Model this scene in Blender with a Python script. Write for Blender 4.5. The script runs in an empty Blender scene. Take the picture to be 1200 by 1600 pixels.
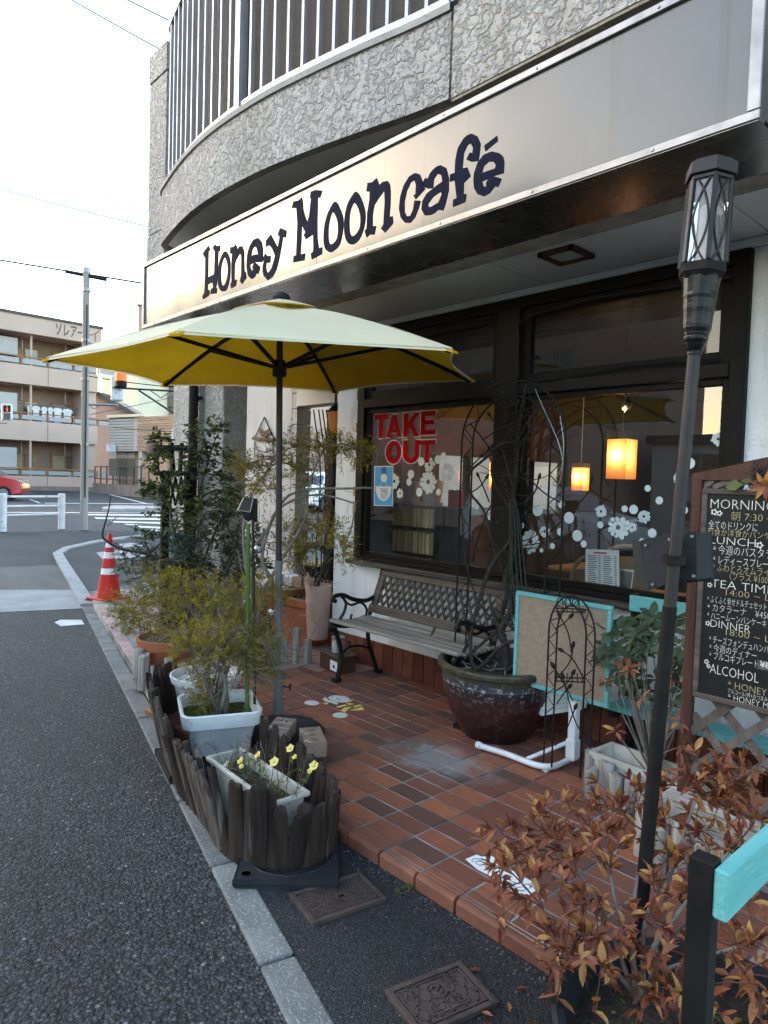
import bpy, bmesh, math, random
from mathutils import Vector, Matrix, Euler
from mathutils.geometry import tessellate_polygon
random.seed(11)
S = bpy.context.scene
COL = S.collection
PI = math.pi
rad = math.radians
V = Vector

# ------------------------------------------------------------------ camera
FPX, YAW, PIT, ROL, CH = 1078.67, -0.827993, -0.0438518, 0.0299423, 1.45
_f = V((math.sin(YAW)*math.cos(PIT), math.cos(YAW)*math.cos(PIT), math.sin(PIT)))
_r = V((math.cos(YAW), -math.sin(YAW), 0)); _u = _r.cross(_f)
_c, _s = math.cos(ROL), math.sin(ROL)
CR = _c*_r + _s*_u; CU = -_s*_r + _c*_u; CF = _f; CO = V((0, 0, CH))
cd = bpy.data.cameras.new('camera'); cam = bpy.data.objects.new('camera', cd); COL.objects.link(cam)
cd.sensor_fit = 'VERTICAL'; cd.sensor_height = 24; cd.lens = 24*FPX/1600
cd.clip_start = .05; cd.clip_end = 3000
mt = Matrix((CR, CU, -CF)).transposed().to_4x4(); mt.translation = CO
cam.matrix_world = mt
S.camera = cam

# ------------------------------------------------------------------ light
SUN = V((-.8, -.6, 0)).normalized(); ELEV = rad(9)
w = bpy.data.worlds.new('World'); S.world = w; w.use_nodes = True
nt = w.node_tree; bg = nt.nodes['Background']
sky = nt.nodes.new('ShaderNodeTexSky'); sky.sky_type = 'NISHITA'; sky.sun_disc = False
sky.sun_elevation = rad(9); sky.sun_rotation = math.atan2(SUN.x, SUN.y)
sky.air_density = 1.0; sky.dust_density = 2.0; sky.ozone_density = 1.0
nt.links.new(sky.outputs[0], bg.inputs[0]); bg.inputs[1].default_value = .15
sl = bpy.data.lights.new('sun', 'SUN'); sl.energy = .8; sl.angle = rad(.6); sl.color = (1, .78, .52)
so = bpy.data.objects.new('sun', sl); COL.objects.link(so); so.location = (0, 0, 30)
sd = V((SUN.x*math.cos(ELEV), SUN.y*math.cos(ELEV), math.sin(ELEV)))
so.rotation_euler = sd.to_track_quat('Z', 'Y').to_euler()
S.view_settings.view_transform = 'Standard'; S.view_settings.look = 'None'
S.view_settings.exposure = 3.05; S.view_settings.gamma = 1
S.cycles.max_bounces = 8; S.cycles.transparent_max_bounces = 16
S.cycles.caustics_reflective = False; S.cycles.caustics_refractive = False

# ------------------------------------------------------------------ measuring: a pixel of the 1200x1600 photo seen at a real plane
def ray(x, y): return CR*((x-600)/FPX) - CU*((y-800)/FPX) + CF
def G(x, y, z=0.0): d = ray(x, y); return CO + d*((z-CH)/d.z)
def Y(x, y, yy): d = ray(x, y); return CO + d*(yy/d.y)
def D(x, y, t): return CO + ray(x, y)*t
def PL(x, y, p, n): d = ray(x, y); return CO + d*((p-CO).dot(n)/d.dot(n))

# ------------------------------------------------------------------ materials
def nodes(name):
    m = bpy.data.materials.new(name); m.use_nodes = True
    t = m.node_tree; t.nodes.clear()
    return m, t
def N(t, typ, **kw):
    n = t.nodes.new(typ)
    for k, v in kw.items():
        if k.startswith('i_'): n.inputs[k[2:].replace('_', ' ')].default_value = v
        elif k.startswith('n_'): n.inputs[int(k[2:])].default_value = v
        else: setattr(n, k, v)
    return n
def L(t, a, b): t.links.new(a, b)
def c4(c): return (c[0], c[1], c[2], 1)
def coords(t, per_object=True, space='Object'):
    tc = N(t, 'ShaderNodeTexCoord'); o = tc.outputs[space]
    if per_object:
        oi = N(t, 'ShaderNodeObjectInfo'); mu = N(t, 'ShaderNodeMath', operation='MULTIPLY'); mu.inputs[1].default_value = 37.0
        L(t, oi.outputs['Random'], mu.inputs[0])
        va = N(t, 'ShaderNodeVectorMath', operation='ADD'); L(t, o, va.inputs[0]); L(t, mu.outputs[0], va.inputs[1]); o = va.outputs[0]
    return o
def ramp(t, fac, stops):
    r = N(t, 'ShaderNodeValToRGB'); e = r.color_ramp.elements
    while len(e) < len(stops): e.new(.5)
    for k, (p, c) in enumerate(stops): e[k].position = p; e[k].color = c4(c)
    L(t, fac, r.inputs[0]); return r.outputs[0]
def mixc(t, fac, a, b, typ='MIX'):
    m = N(t, 'ShaderNodeMix', data_type='RGBA', blend_type=typ)
    for sock, v in ((0, fac), (6, a), (7, b)):
        if hasattr(v, 'node'): L(t, v, m.inputs[sock])
        else: m.inputs[sock].default_value = v if sock == 0 else c4(v)
    return m.outputs[2]
def noise(t, co, scale, detail=4, rough=.55):
    n = N(t, 'ShaderNodeTexNoise'); n.inputs['Scale'].default_value = scale; n.inputs['Detail'].default_value = detail; n.inputs['Roughness'].default_value = rough
    L(t, co, n.inputs['Vector']); return n.outputs[0]
def finish(t, col, rough=.6, metal=0, bump=None, bs=.5, bd=.01, coat=0, transl=0, spec=.3):
    b = N(t, 'ShaderNodeBsdfPrincipled'); b.inputs['Metallic'].default_value = metal
    b.inputs['Specular IOR Level'].default_value = spec; b.inputs['Coat Weight'].default_value = coat; b.inputs['Coat Roughness'].default_value = .08
    if hasattr(rough, 'node'): L(t, rough, b.inputs['Roughness'])
    else: b.inputs['Roughness'].default_value = rough
    if hasattr(col, 'node'): L(t, col, b.inputs['Base Color'])
    else: b.inputs['Base Color'].default_value = c4(col)
    if bump is not None:
        bn = N(t, 'ShaderNodeBump'); bn.inputs['Strength'].default_value = bs; bn.inputs['Distance'].default_value = bd
        L(t, bump, bn.inputs['Height']); L(t, bn.outputs[0], b.inputs['Normal'])
    o = N(t, 'ShaderNodeOutputMaterial'); out = b.outputs[0]
    if transl:
        tr = N(t, 'ShaderNodeBsdfTranslucent')
        if hasattr(col, 'node'): L(t, col, tr.inputs[0])
        else: tr.inputs[0].default_value = c4(col)
        mx = N(t, 'ShaderNodeMixShader'); mx.inputs[0].default_value = transl
        L(t, out, mx.inputs[1]); L(t, tr.outputs[0], mx.inputs[2]); out = mx.outputs[0]
    L(t, out, o.inputs[0])
def var(t, col, rnd=0, island=0):
    for amt, src in ((rnd, 'o'), (island, 'i')):
        if not amt: continue
        if src == 'o': r = N(t, 'ShaderNodeObjectInfo').outputs['Random']
        else: r = N(t, 'ShaderNodeNewGeometry').outputs['Random Per Island']
        mr = N(t, 'ShaderNodeMapRange'); mr.inputs[3].default_value = 1-amt; mr.inputs[4].default_value = 1+amt; L(t, r, mr.inputs[0])
        h = N(t, 'ShaderNodeHueSaturation'); L(t, mr.outputs[0], h.inputs['Value']); L(t, col, h.inputs['Color']); col = h.outputs[0]
    return col
def mat(name, a, b=None, scale=6, rough=.6, metal=0, bump=0, bscale=40, bd=.004, rnd=0, island=0, coat=0, transl=0, spec=.28, stretch=None, lo=.35, hi=.68, speck=None):
    m, t = nodes(name); co = coords(t)
    if stretch:
        mp = N(t, 'ShaderNodeMapping'); mp.inputs['Scale'].default_value = stretch; L(t, co, mp.inputs[0]); co = mp.outputs[0]
    b = b or tuple(x*.8 for x in a)
    col = ramp(t, noise(t, co, scale, 5), [(lo, a), (hi, b)])
    if speck:
        col = mixc(t, ramp(t, noise(t, co, speck[1], 3), [(speck[2], (0, 0, 0)), (speck[2]+.06, (1, 1, 1))]), col, speck[0])
    col = var(t, col, rnd, island)
    rg = noise(t, co, scale*2.3, 3); mr = N(t, 'ShaderNodeMapRange'); mr.inputs[3].default_value = max(.03, rough-.1); mr.inputs[4].default_value = min(1, rough+.12); L(t, rg, mr.inputs[0])
    finish(t, col, mr.outputs[0], metal, noise(t, co, bscale, 5) if bump else None, bump, bd, coat, transl, spec)
    return m
def stucco(name, a, b, thr, strength, dist, scale):
    m, t = nodes(name); co = coords(t, False)
    vs_ = N(t, 'ShaderNodeTexVoronoi', feature='SMOOTH_F1'); vs_.inputs['Scale'].default_value = scale*1.5; vs_.inputs['Smoothness'].default_value = .35
    wv = N(t, 'ShaderNodeTexNoise'); wv.inputs['Scale'].default_value = scale*.9; wv.inputs['Detail'].default_value = 4; L(t, co, wv.inputs['Vector'])
    wm = N(t, 'ShaderNodeVectorMath', operation='MULTIPLY_ADD'); wm.inputs[1].default_value = (.09, .09, .09); L(t, wv.outputs['Color'], wm.inputs[0]); L(t, co, wm.inputs[2]); L(t, wm.outputs[0], vs_.inputs['Vector'])
    n = N(t, 'ShaderNodeMath', operation='MULTIPLY_ADD'); n.inputs[1].default_value = -.30; L(t, vs_.outputs['Distance'], n.inputs[0]); L(t, noise(t, co, scale*.8, 6, .6), n.inputs[2]); n = n.outputs[0]
    h = ramp(t, n, [(thr-.22, (0, 0, 0)), (thr-.09, (.75, .75, .75)), (thr+.2, (1, 1, 1))])
    dirt = ramp(t, noise(t, co, 1.1, 5), [(.35, a), (.75, b)])
    mpv = N(t, 'ShaderNodeMapping'); mpv.inputs['Scale'].default_value = (3.2, 3.2, .3); L(t, co, mpv.inputs[0])
    dirt = mixc(t, 1.0, dirt, ramp(t, noise(t, mpv.outputs[0], 1.6, 6), [(.42, (1, 1, 1)), (.72, (.80, .79, .77))]), 'MULTIPLY')
    f = N(t, 'ShaderNodeMath', operation='ADD'); L(t, h, f.inputs[0])
    fn = noise(t, co, scale*6, 3); ml = N(t, 'ShaderNodeMath', operation='MULTIPLY'); ml.inputs[1].default_value = .25; L(t, fn, ml.inputs[0]); L(t, ml.outputs[0], f.inputs[1])
    finish(t, dirt, .8, 0, f.outputs[0], strength, dist)
    return m
def asphalt(name, cells, lo, hi, scale, bd, tint=(1, 1, 1.03), white=.985, wash=(.8, 1.2)):
    m, t = nodes(name); co = coords(t, False)
    vo = N(t, 'ShaderNodeTexVoronoi'); vo.inputs['Scale'].default_value = scale; L(t, co, vo.inputs['Vector'])
    sp = N(t, 'ShaderNodeSeparateColor'); L(t, vo.outputs['Color'], sp.inputs[0])
    g = ramp(t, sp.outputs[0], [(0, tuple(lo*x for x in tint)), (.6, tuple((lo*.6+hi*.4)*x for x in tint)), (white, tuple(hi*x for x in tint)), (min(1, white+.012), (hi*2.6,)*3)])
    dk = ramp(t, vo.outputs['Distance'], [(.25, (1, 1, 1)), (.62, (.35, .35, .36))])
    col = mixc(t, 1.0, g, dk, 'MULTIPLY')
    big = ramp(t, noise(t, co, .55, 5), [(.3, (wash[0],)*3), (.7, (wash[1],)*3)])
    col = mixc(t, 1.0, col, big, 'MULTIPLY')
    wp_ = N(t, 'ShaderNodeMapping'); wp_.inputs['Rotation'].default_value = (0, 0, .25); wp_.inputs['Scale'].default_value = (.22, 1.7, 1); L(t, co, wp_.inputs[0])
    col = mixc(t, 1.0, col, ramp(t, noise(t, wp_.outputs[0], 1.3, 6, .6), [(.35, (.74, .74, .75)), (.6, (1.12, 1.12, 1.1))]), 'MULTIPLY')
    inv = N(t, 'ShaderNodeMath', operation='SUBTRACT'); inv.inputs[0].default_value = 1; L(t, vo.outputs['Distance'], inv.inputs[1])
    ad = N(t, 'ShaderNodeMath', operation='ADD'); L(t, inv.outputs[0], ad.inputs[0]); L(t, noise(t, co, scale*2, 3), ad.inputs[1])
    finish(t, col, .62, 0, ad.outputs[0], 1.0, bd)
    return m
def emit(name, col, strength, base=(.12, .05, .02)):
    m, t = nodes(name); b = N(t, 'ShaderNodeBsdfPrincipled'); b.inputs['Base Color'].default_value = c4(base)
    co = coords(t); c = ramp(t, noise(t, co, 14, 3), [(.3, col), (.8, tuple(x*.75 for x in col))])
    L(t, c, b.inputs['Emission Color']); b.inputs['Emission Strength'].default_value = strength
    o = N(t, 'ShaderNodeOutputMaterial'); L(t, b.outputs[0], o.inputs[0]); return m
def glass(name, tint=(.93, .95, .95), rough=.0, ior=1.5, dirt=.012):
    m, t = nodes(name); co = coords(t)
    fr = N(t, 'ShaderNodeFresnel'); fr.inputs[0].default_value = ior
    mu = N(t, 'ShaderNodeMath', operation='MULTIPLY_ADD'); mu.inputs[1].default_value = 1.9; mu.inputs[2].default_value = .03; mu.use_clamp = True
    L(t, fr.outputs[0], mu.inputs[0])
    tr = N(t, 'ShaderNodeBsdfTransparent'); tr.inputs[0].default_value = c4(tint)
    gl = N(t, 'ShaderNodeBsdfGlossy'); gl.inputs['Roughness'].default_value = rough
    mx = N(t, 'ShaderNodeMixShader'); L(t, mu.outputs[0], mx.inputs[0]); L(t, tr.outputs[0], mx.inputs[1]); L(t, gl.outputs[0], mx.inputs[2])
    df = N(t, 'ShaderNodeBsdfDiffuse'); df.inputs[0].default_value = (.6, .6, .6, 1)
    dm = N(t, 'ShaderNodeMath', operation='MULTIPLY'); dm.inputs[1].default_value = dirt*2; L(t, noise(t, co, 3, 6), dm.inputs[0])
    m2 = N(t, 'ShaderNodeMixShader'); L(t, dm.outputs[0], m2.inputs[0]); L(t, mx.outputs[0], m2.inputs[1]); L(t, df.outputs[0], m2.inputs[2])
    o = N(t, 'ShaderNodeOutputMaterial'); L(t, m2.outputs[0], o.inputs[0]); return m

MT = {}
def defmats():
    q = MT
    q['asphalt_coarse'] = asphalt('asphalt_coarse', 1, .032, .15, 82, .016, tint=(.97, 1, 1.10), wash=(.68, 1.25))
    q['asphalt_fine'] = asphalt('asphalt_fine', 1, .034, .085, 170, .005, tint=(.97, 1, 1.08), white=.985, wash=(.65, 1.3))
    q['asphalt_far'] = asphalt('asphalt_far', 1, .075, .125, 120, .004, tint=(1, .98, .97), wash=(.85, 1.15))
    q['aggregate'] = asphalt('aggregate', 1, .11, .24, 130, .004, tint=(1.05, .97, .85))
    q['concrete'] = mat('concrete', (.36, .36, .36), (.27, .27, .27), 3, .85, bump=.5, bscale=60, speck=((.2, .2, .2), 45, .62))
    q['kerb'] = mat('kerb', (.22, .22, .21), (.13, .13, .13), 5, .9, bump=.9, bscale=90, bd=.006, rnd=.12, speck=((.33, .325, .31), 120, .57))
    q['white_paint'] = mat('white_paint', (.72, .72, .7), (.5, .5, .5), 9, .7, bump=.3, bscale=50)
    q['stucco_rough'] = stucco('stucco_rough', (.47, .46, .465), (.37, .36, .365), .50, 1.0, .022, 20)
    q['stucco_rough_lo'] = stucco('stucco_rough_lo', (.58, .57, .55), (.46, .45, .43), .5, .9, .02, 30)
    q['stucco_white'] = stucco('stucco_white', (.80, .81, .84), (.70, .71, .74), .48, .55, .006, 34)
    q['plaster_grey'] = stucco('plaster_grey', (.52, .51, .50), (.42, .41, .41), .5, .35, .006, 16)
    q['soffit'] = mat('soffit', (.80, .79, .74), (.70, .69, .64), 2.5, .85, bump=.25, bscale=70)
    q['ceiling'] = mat('ceiling', (.60, .60, .60), (.52, .52, .52), 1.5, .7, bump=.1, bscale=40)
    q['raw_concrete'] = mat('raw_concrete', (.33, .30, .26), (.20, .18, .15), 14, .95, bump=1, bscale=45, bd=.015)
    q['steel_dark'] = mat('steel_dark', (.26, .255, .25), (.18, .175, .17), 3, .26, metal=.9)
    q['aluminium'] = mat('aluminium', (.27, .27, .28), (.19, .19, .20), 12, .35, metal=.85, bump=.15, bscale=25)
    q['rail_metal'] = mat('rail_metal', (.42, .43, .47), (.34, .35, .39), 8, .38, metal=.5)
    q['mesh_screen'] = mat('mesh_screen', (.14, .12, .11), (.10, .09, .085), 30, .9, stretch=(1, 1, 14), bump=.3, bscale=120)
    q['letter'] = mat('letter', (.0065, .008, .022), (.012, .014, .034), 12, .7, spec=.04, stretch=(3, 1, .4))
    m, t = nodes('sign_face'); co = coords(t, False)
    st = N(t, 'ShaderNodeMapping'); st.inputs['Scale'].default_value = (5, 1, .12); L(t, co, st.inputs[0])
    streak = ramp(t, noise(t, st.outputs[0], 2.0, 4), [(.58, (.095, .098, .110)), (.70, (.068, .056, .042))])
    b0 = mixc(t, .25, streak, ramp(t, noise(t, co, 2.2, 6), [(.35, (.095, .097, .102)), (.7, (.062, .065, .075))]))
    finish(t, b0, .22, 0, noise(t, co, 1.3, 2), .2, .04, coat=.25, spec=.5); q['sign_face'] = m
    q['frame_dark'] = mat('frame_dark', (.0075, .0065, .006), (.012, .0105, .0095), 6, .5, spec=.10, bump=.3, bscale=30, stretch=(1, 1, .2))
    q['frame_brown'] = mat('frame_brown', (.022, .017, .0165), (.014, .011, .0105), 8, .55, spec=.10, stretch=(.3, 4, 4), bump=.4, bscale=30)
    q['sill_wood'] = mat('sill_wood', (.09, .075, .065), (.035, .028, .025), 9, .75, stretch=(.25, 6, 6), bump=.7, bscale=16, lo=.4, hi=.6)
    q['glass'] = glass('glass'); q['glass_up'] = glass('glass_up', (.12, .115, .11), .02, 1.22, .02)
    q['glass_clear'] = glass('glass_clear', (.9, .92, .92), .02, 1.45, .12)
    # clinker tiles: each tile takes its own fired colour
    m, t = nodes('clinker'); co = coords(t); r = N(t, 'ShaderNodeObjectInfo').outputs['Random']
    base = ramp(t, r, [(0, (.105, .058, .046)), (.13, (.135, .062, .046)), (.15, (.21, .080, .052)), (.5, (.19, .070, .047)), (.52, (.30, .100, .055)), (.74, (.25, .086, .050)), (.76, (.12, .060, .046)), (.84, (.15, .064, .047)), (.86, (.37, .125, .062)), (1, (.32, .11, .058))])
    base = mixc(t, ramp(t, noise(t, co, 26, 5), [(.4, (0, 0, 0)), (.75, (.5, .5, .5))]), base, (.11, .07, .06))
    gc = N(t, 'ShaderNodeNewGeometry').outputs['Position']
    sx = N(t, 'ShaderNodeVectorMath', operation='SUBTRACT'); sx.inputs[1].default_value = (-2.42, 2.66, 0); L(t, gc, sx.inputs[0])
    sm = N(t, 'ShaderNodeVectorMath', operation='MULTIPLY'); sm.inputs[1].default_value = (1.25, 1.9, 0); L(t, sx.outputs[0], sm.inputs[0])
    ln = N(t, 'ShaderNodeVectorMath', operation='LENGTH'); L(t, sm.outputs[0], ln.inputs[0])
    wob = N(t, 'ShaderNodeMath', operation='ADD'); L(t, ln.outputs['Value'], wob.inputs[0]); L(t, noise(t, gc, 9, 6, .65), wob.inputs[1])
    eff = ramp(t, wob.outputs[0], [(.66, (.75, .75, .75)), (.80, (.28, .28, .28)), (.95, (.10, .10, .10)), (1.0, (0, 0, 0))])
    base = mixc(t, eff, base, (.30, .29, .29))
    finish(t, base, .55, 0, noise(t, co, 160, 3), .4, .002); q['clinker'] = m
    q['nosing'] = mat('nosing', (.27, .105, .064), (.18, .075, .05), 9, .6, bump=.25, bscale=160, rnd=.3)
    q['pink_tile'] = mat('pink_tile', (.40, .27, .245), (.30, .20, .19), 14, .65, bump=.4, bscale=100, rnd=.22)
    q['grout'] = mat('grout', (.40, .38, .355), (.13, .125, .12), 2.2, .95, lo=.40, hi=.58, bump=.8, bscale=110, bd=.004)
    q['base_tile'] = mat('base_tile', (.155, .052, .035), (.095, .034, .025), 9, .35, rnd=.35, bump=.2, bscale=60)
    q['iron'] = mat('iron', (.007, .007, .0075), (.013, .0125, .0125), 20, .45, spec=.2, bump=.3, bscale=120)
    q['rust_iron'] = mat('rust_iron', (.115, .082, .070), (.062, .046, .042), 16, .75, bump=.6, bscale=130, metal=.2)
    q['bench_wood'] = mat('bench_wood', (.34, .31, .28), (.17, .15, .135), 7, .85, stretch=(.3, 8, 8), bump=.8, bscale=10, rnd=.18, lo=.38, hi=.62)
    q['bench_back'] = mat('bench_back', (.13, .10, .085), (.065, .052, .046), 7, .8, stretch=(.4, 6, 6), bump=.6, bscale=12, rnd=.12)
    q['lattice'] = mat('lattice', (.075, .062, .056), (.045, .038, .035), 12, .8, bump=.4, bscale=60)
    q['log'] = mat('log', (.36, .34, .31), (.16, .15, .135), 7, .9, stretch=(6, 6, .5), bump=.8, bscale=14, rnd=.18, lo=.4, hi=.66)
    q['log_dark'] = mat('log_dark', (.15, .14, .13), (.08, .075, .07), 8, .9, bump=.6, bscale=40)
    q['plank'] = mat('plank', (.050, .036, .030), (.022, .016, .0145), 6, .82, stretch=(5, 5, .35), bump=.8, bscale=22, rnd=.3, speck=((.12, .105, .095), 3.2, .63), spec=.12)
    q['plank_old'] = mat('plank_old', (.12, .098, .082), (.036, .028, .025), 6, .85, stretch=(6, 6, .35), bump=.8, bscale=24, rnd=.2, lo=.4, hi=.6)
    q['canopy'] = mat('canopy', (.85, .80, .60), (.78, .73, .54), 2, .85, bump=.35, bscale=7, bd=.01, transl=.3)
    q['lining'] = mat('lining', (.86, .60, .030), (.74, .52, .025), 4, .85, bump=.35, bscale=6, bd=.01, transl=.58)
    q['black_metal'] = mat('black_metal', (.010, .009, .009), (.016, .014, .0135), 14, .6, spec=.15, bump=.15, bscale=60)
    q['bronze'] = mat('bronze', (.030, .026, .028), (.021, .018, .020), 12, .42, bump=.15, bscale=80)
    q['grey_sleeve'] = mat('grey_sleeve', (.15, .16, .17), (.10, .105, .11), 9, .55, bump=.2, bscale=60)
    q['pole_grey'] = mat('pole_grey', (.035, .034, .034), (.022, .022, .022), 9, .5)
    q['white_plastic'] = mat('white_plastic', (.74, .75, .77), (.60, .61, .63), 5, .45, bump=.1, bscale=30, speck=((.40, .38, .35), 7, .63))
    q['old_plastic'] = mat('old_plastic', (.60, .57, .51), (.36, .34, .30), 6, .7, bump=.4, bscale=40, speck=((.20, .18, .16), 8, .66))
    q['soil'] = mat('soil', (.035, .026, .02), (.075, .06, .048), 40, .95, bump=1, bscale=90, bd=.012, speck=((.2, .18, .15), 70, .66))
    q['moss'] = mat('moss', (.10, .12, .022), (.035, .04, .012), 12, .95, bump=1, bscale=80, bd=.015)
    q['rubber'] = mat('rubber', (.016, .0175, .022), (.024, .026, .030), 7, .62, bump=.3, bscale=70)
    q['brick'] = mat('brick', (.38, .26, .19), (.27, .19, .15), 10, .9, bump=.8, bscale=70, rnd=.15, speck=((.52, .44, .38), 16, .6))
    q['white_line'] = mat('white_line', (.62, .58, .54), (.5, .45, .4), 14, .8)
    q['terracotta'] = mat('terracotta', (.36, .125, .06), (.27, .095, .05), 6, .75, bump=.3, bscale=50, speck=((.40, .30, .26), 5, .68))
    q['terracotta_pale'] = mat('terracotta_pale', (.52, .35, .29), (.44, .30, .26), 7, .85, bump=.3, bscale=40)
    q['petal_yellow'] = mat('petal_yellow', (.85, .66, .12), (.9, .78, .3), 30, .6, transl=.3)
    q['petal_white'] = mat('petal_white', (.85, .83, .62), None, 30, .6, transl=.3)
    q['cone_red'] = mat('cone_red', (.62, .028, .018), (.48, .025, .018), 8, .5)
    q['reflect_white'] = mat('reflect_white', (.78, .79, .79), (.66, .67, .67), 8, .4)
    q['turquoise'] = mat('turquoise', (.12, .40, .40), (.17, .47, .465), 8, .65, stretch=(1, 6, 6), bump=.5, bscale=22, speck=((.06, .25, .26), 10, .66))
    q['cork'] = mat('cork', (.33, .255, .19), (.26, .20, .15), 40, .9, bump=.5, bscale=160, speck=((.18, .13, .10), 90, .64))
    q['pvc'] = mat('pvc', (.76, .78, .80), (.62, .63, .65), 7, .35, speck=((.35, .33, .32), 6, .70))
    q['chalkboard'] = mat('chalkboard', (.007, .0075, .008), (.014, .0145, .015), 4, .55, speck=((.05, .05, .05), 3, .64))
    q['chalk'] = mat('chalk', (.80, .78, .72), (.62, .58, .48), 60, .9)
    q['chalk_gold'] = mat('chalk_gold', (.55, .44, .23), (.42, .34, .2), 60, .9)
    q['redwood'] = mat('redwood', (.085, .034, .022), (.045, .02, .015), 7, .6, stretch=(5, 5, .6), bump=.5, bscale=24, rnd=.2)
    q['old_wood'] = mat('old_wood', (.17, .14, .12), (.075, .062, .055), 7, .85, stretch=(4, 4, 1), bump=.7, bscale=22, rnd=.25)
    q['grey_wood'] = mat('grey_wood', (.42, .40, .37), (.24, .22, .20), 6, .9, stretch=(.6, 6, 6), bump=.8, bscale=16, rnd=.15)
    q['paper'] = mat('paper', (.82, .83, .85), (.76, .77, .79), 4, .8)
    q['ink'] = mat('ink', (.05, .05, .055), (.12, .12, .13), 30, .8)
    q['red_vinyl'] = mat('red_vinyl', (.36, .003, .008), (.30, .003, .008), 9, .8, spec=.04)
    q['white_vinyl'] = mat('white_vinyl', (.62, .67, .68), (.55, .60, .62), 9, .5)
    q['blue_print'] = mat('blue_print', (.055, .30, .62), (.05, .27, .58), 5, .5)
    q['blue_dark'] = mat('blue_dark', (.02, .07, .24), None, 5, .5)
    q['wood_block'] = mat('wood_block', (.42, .27, .15), (.30, .19, .11), 10, .8, rnd=.25, bump=.4, bscale=50)
    # glazed pot: olive rim, pale salt band, ox-blood belly (by real height on the pot)
    m, t = nodes('glazed_pot'); co = coords(t, False); sep = N(t, 'ShaderNodeSeparateXYZ'); L(t, co, sep.inputs[0])
    hh = N(t, 'ShaderNodeMath', operation='MULTIPLY_ADD'); hh.inputs[1].default_value = 2.0; L(t, sep.outputs[2], hh.inputs[0])
    nn = N(t, 'ShaderNodeMath', operation='MULTIPLY'); nn.inputs[1].default_value = .12; L(t, noise(t, co, 9, 5), nn.inputs[0]); L(t, nn.outputs[0], hh.inputs[2])
    glz = ramp(t, hh.outputs[0], [(.10, (.020, .008, .008)), (.5, (.045, .014, .013)), (.66, (.035, .022, .022)), (.74, (.045, .045, .055)), (.80, (.050, .045, .035)), (.95, (.05, .045, .028))])
    saltm = ramp(t, noise(t, co, 38, 6, .7), [(.53, (0, 0, 0)), (.60, (1, 1, 1))])
    band = ramp(t, hh.outputs[0], [(.2, (.05, .05, .05)), (.58, (.12, .12, .12)), (.70, (.8, .8, .8)), (.76, (.75, .75, .75)), (.80, (.06, .06, .06)), (1, (.15, .15, .15))])
    glz = mixc(t, mixc(t, 1.0, saltm, band, 'MULTIPLY'), glz, (.36, .36, .36))
    finish(t, glz, .28, 0, noise(t, co, 30, 3), .12, .004); q['glazed_pot'] = m
    q['rust_stem'] = mat('rust_stem', (.12, .05, .035), (.07, .03, .024), 18, .8)
    q['bark'] = mat('bark', (.11, .09, .078), (.05, .042, .038), 18, .9, stretch=(1, 1, .4), bump=.9, bscale=50, bd=.008)
    q['bark_grey'] = mat('bark_grey', (.22, .195, .17), (.11, .095, .085), 16, .9, bump=.6, bscale=60)
    q['bark_dark'] = mat('bark_dark', (.03, .024, .022), (.055, .045, .04), 18, .9, bump=.6, bscale=60)
    q['vine'] = mat('vine', (.022, .018, .016), (.05, .041, .036), 18, .9, bump=.6, bscale=60)
    q['needle'] = mat('needle', (.31, .235, .040), (.17, .15, .032), 3.5, .7, island=.4, transl=.3, spec=.1)
    q['needle_dark'] = mat('needle_dark', (.09, .09, .026), (.05, .055, .022), 3.5, .7, island=.4, transl=.2, spec=.1)
    q['grey_leaf'] = mat('grey_leaf', (.10, .115, .066), (.06, .072, .042), 3, .6, island=.45, transl=.2, spec=.15)
    q['green_leaf'] = mat('green_leaf', (.125, .15, .042), (.065, .085, .028), 3, .45, island=.5, transl=.25, spec=.2)
    q['gloss_leaf'] = mat('gloss_leaf', (.075, .105, .055), (.045, .066, .038), 9, .45, rnd=.4, transl=.15)
    q['young_leaf'] = mat('young_leaf', (.13, .15, .04), (.07, .09, .03), 6, .5, island=.4, transl=.25)
    m, t = nodes('rust_leaf'); co = coords(t)
    r = N(t, 'ShaderNodeObjectInfo').outputs['Random']
    ri = N(t, 'ShaderNodeNewGeometry').outputs['Random Per Island']; ad = N(t, 'ShaderNodeMath', operation='ADD'); L(t, r, ad.inputs[0]); L(t, ri, ad.inputs[1])
    fr = N(t, 'ShaderNodeMath', operation='FRACT'); L(t, ad.outputs[0], fr.inputs[0])
    cl = ramp(t, fr.outputs[0], [(0, (.13, .042, .030)), (.3, (.22, .068, .038)), (.6, (.30, .105, .048)), (.82, (.42, .18, .06)), (1, (.50, .28, .09))])
    cl = mixc(t, ramp(t, noise(t, co, 26, 4), [(.45, (0, 0, 0)), (.75, (.7, .7, .7))]), cl, (.12, .028, .018))
    finish(t, cl, .45, 0, noise(t, co, 60, 2), .2, .003, transl=.25); q['rust_leaf'] = m
    q['green_stake'] = mat('green_stake', (.055, .13, .022), (.04, .095, .018), 10, .4)
    q['green_cane'] = mat('green_cane', (.014, .024, .015), (.010, .018, .011), 10, .5)
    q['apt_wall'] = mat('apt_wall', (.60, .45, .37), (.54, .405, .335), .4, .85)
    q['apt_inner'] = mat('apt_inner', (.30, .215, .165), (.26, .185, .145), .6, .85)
    q['apt_frame'] = mat('apt_frame', (.36, .17, .075), (.3, .145, .065), 2, .6)
    q['pane_dark'] = mat('pane_dark', (.10, .10, .09), (.20, .17, .12), .35, .12, spec=.8)
    q['curtain'] = mat('curtain', (.42, .33, .20), (.34, .27, .17), .8, .8, stretch=(8, 8, .3))
    q['apt_plinth'] = mat('apt_plinth', (.28, .24, .21), (.2, .17, .15), 1, .9)
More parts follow.
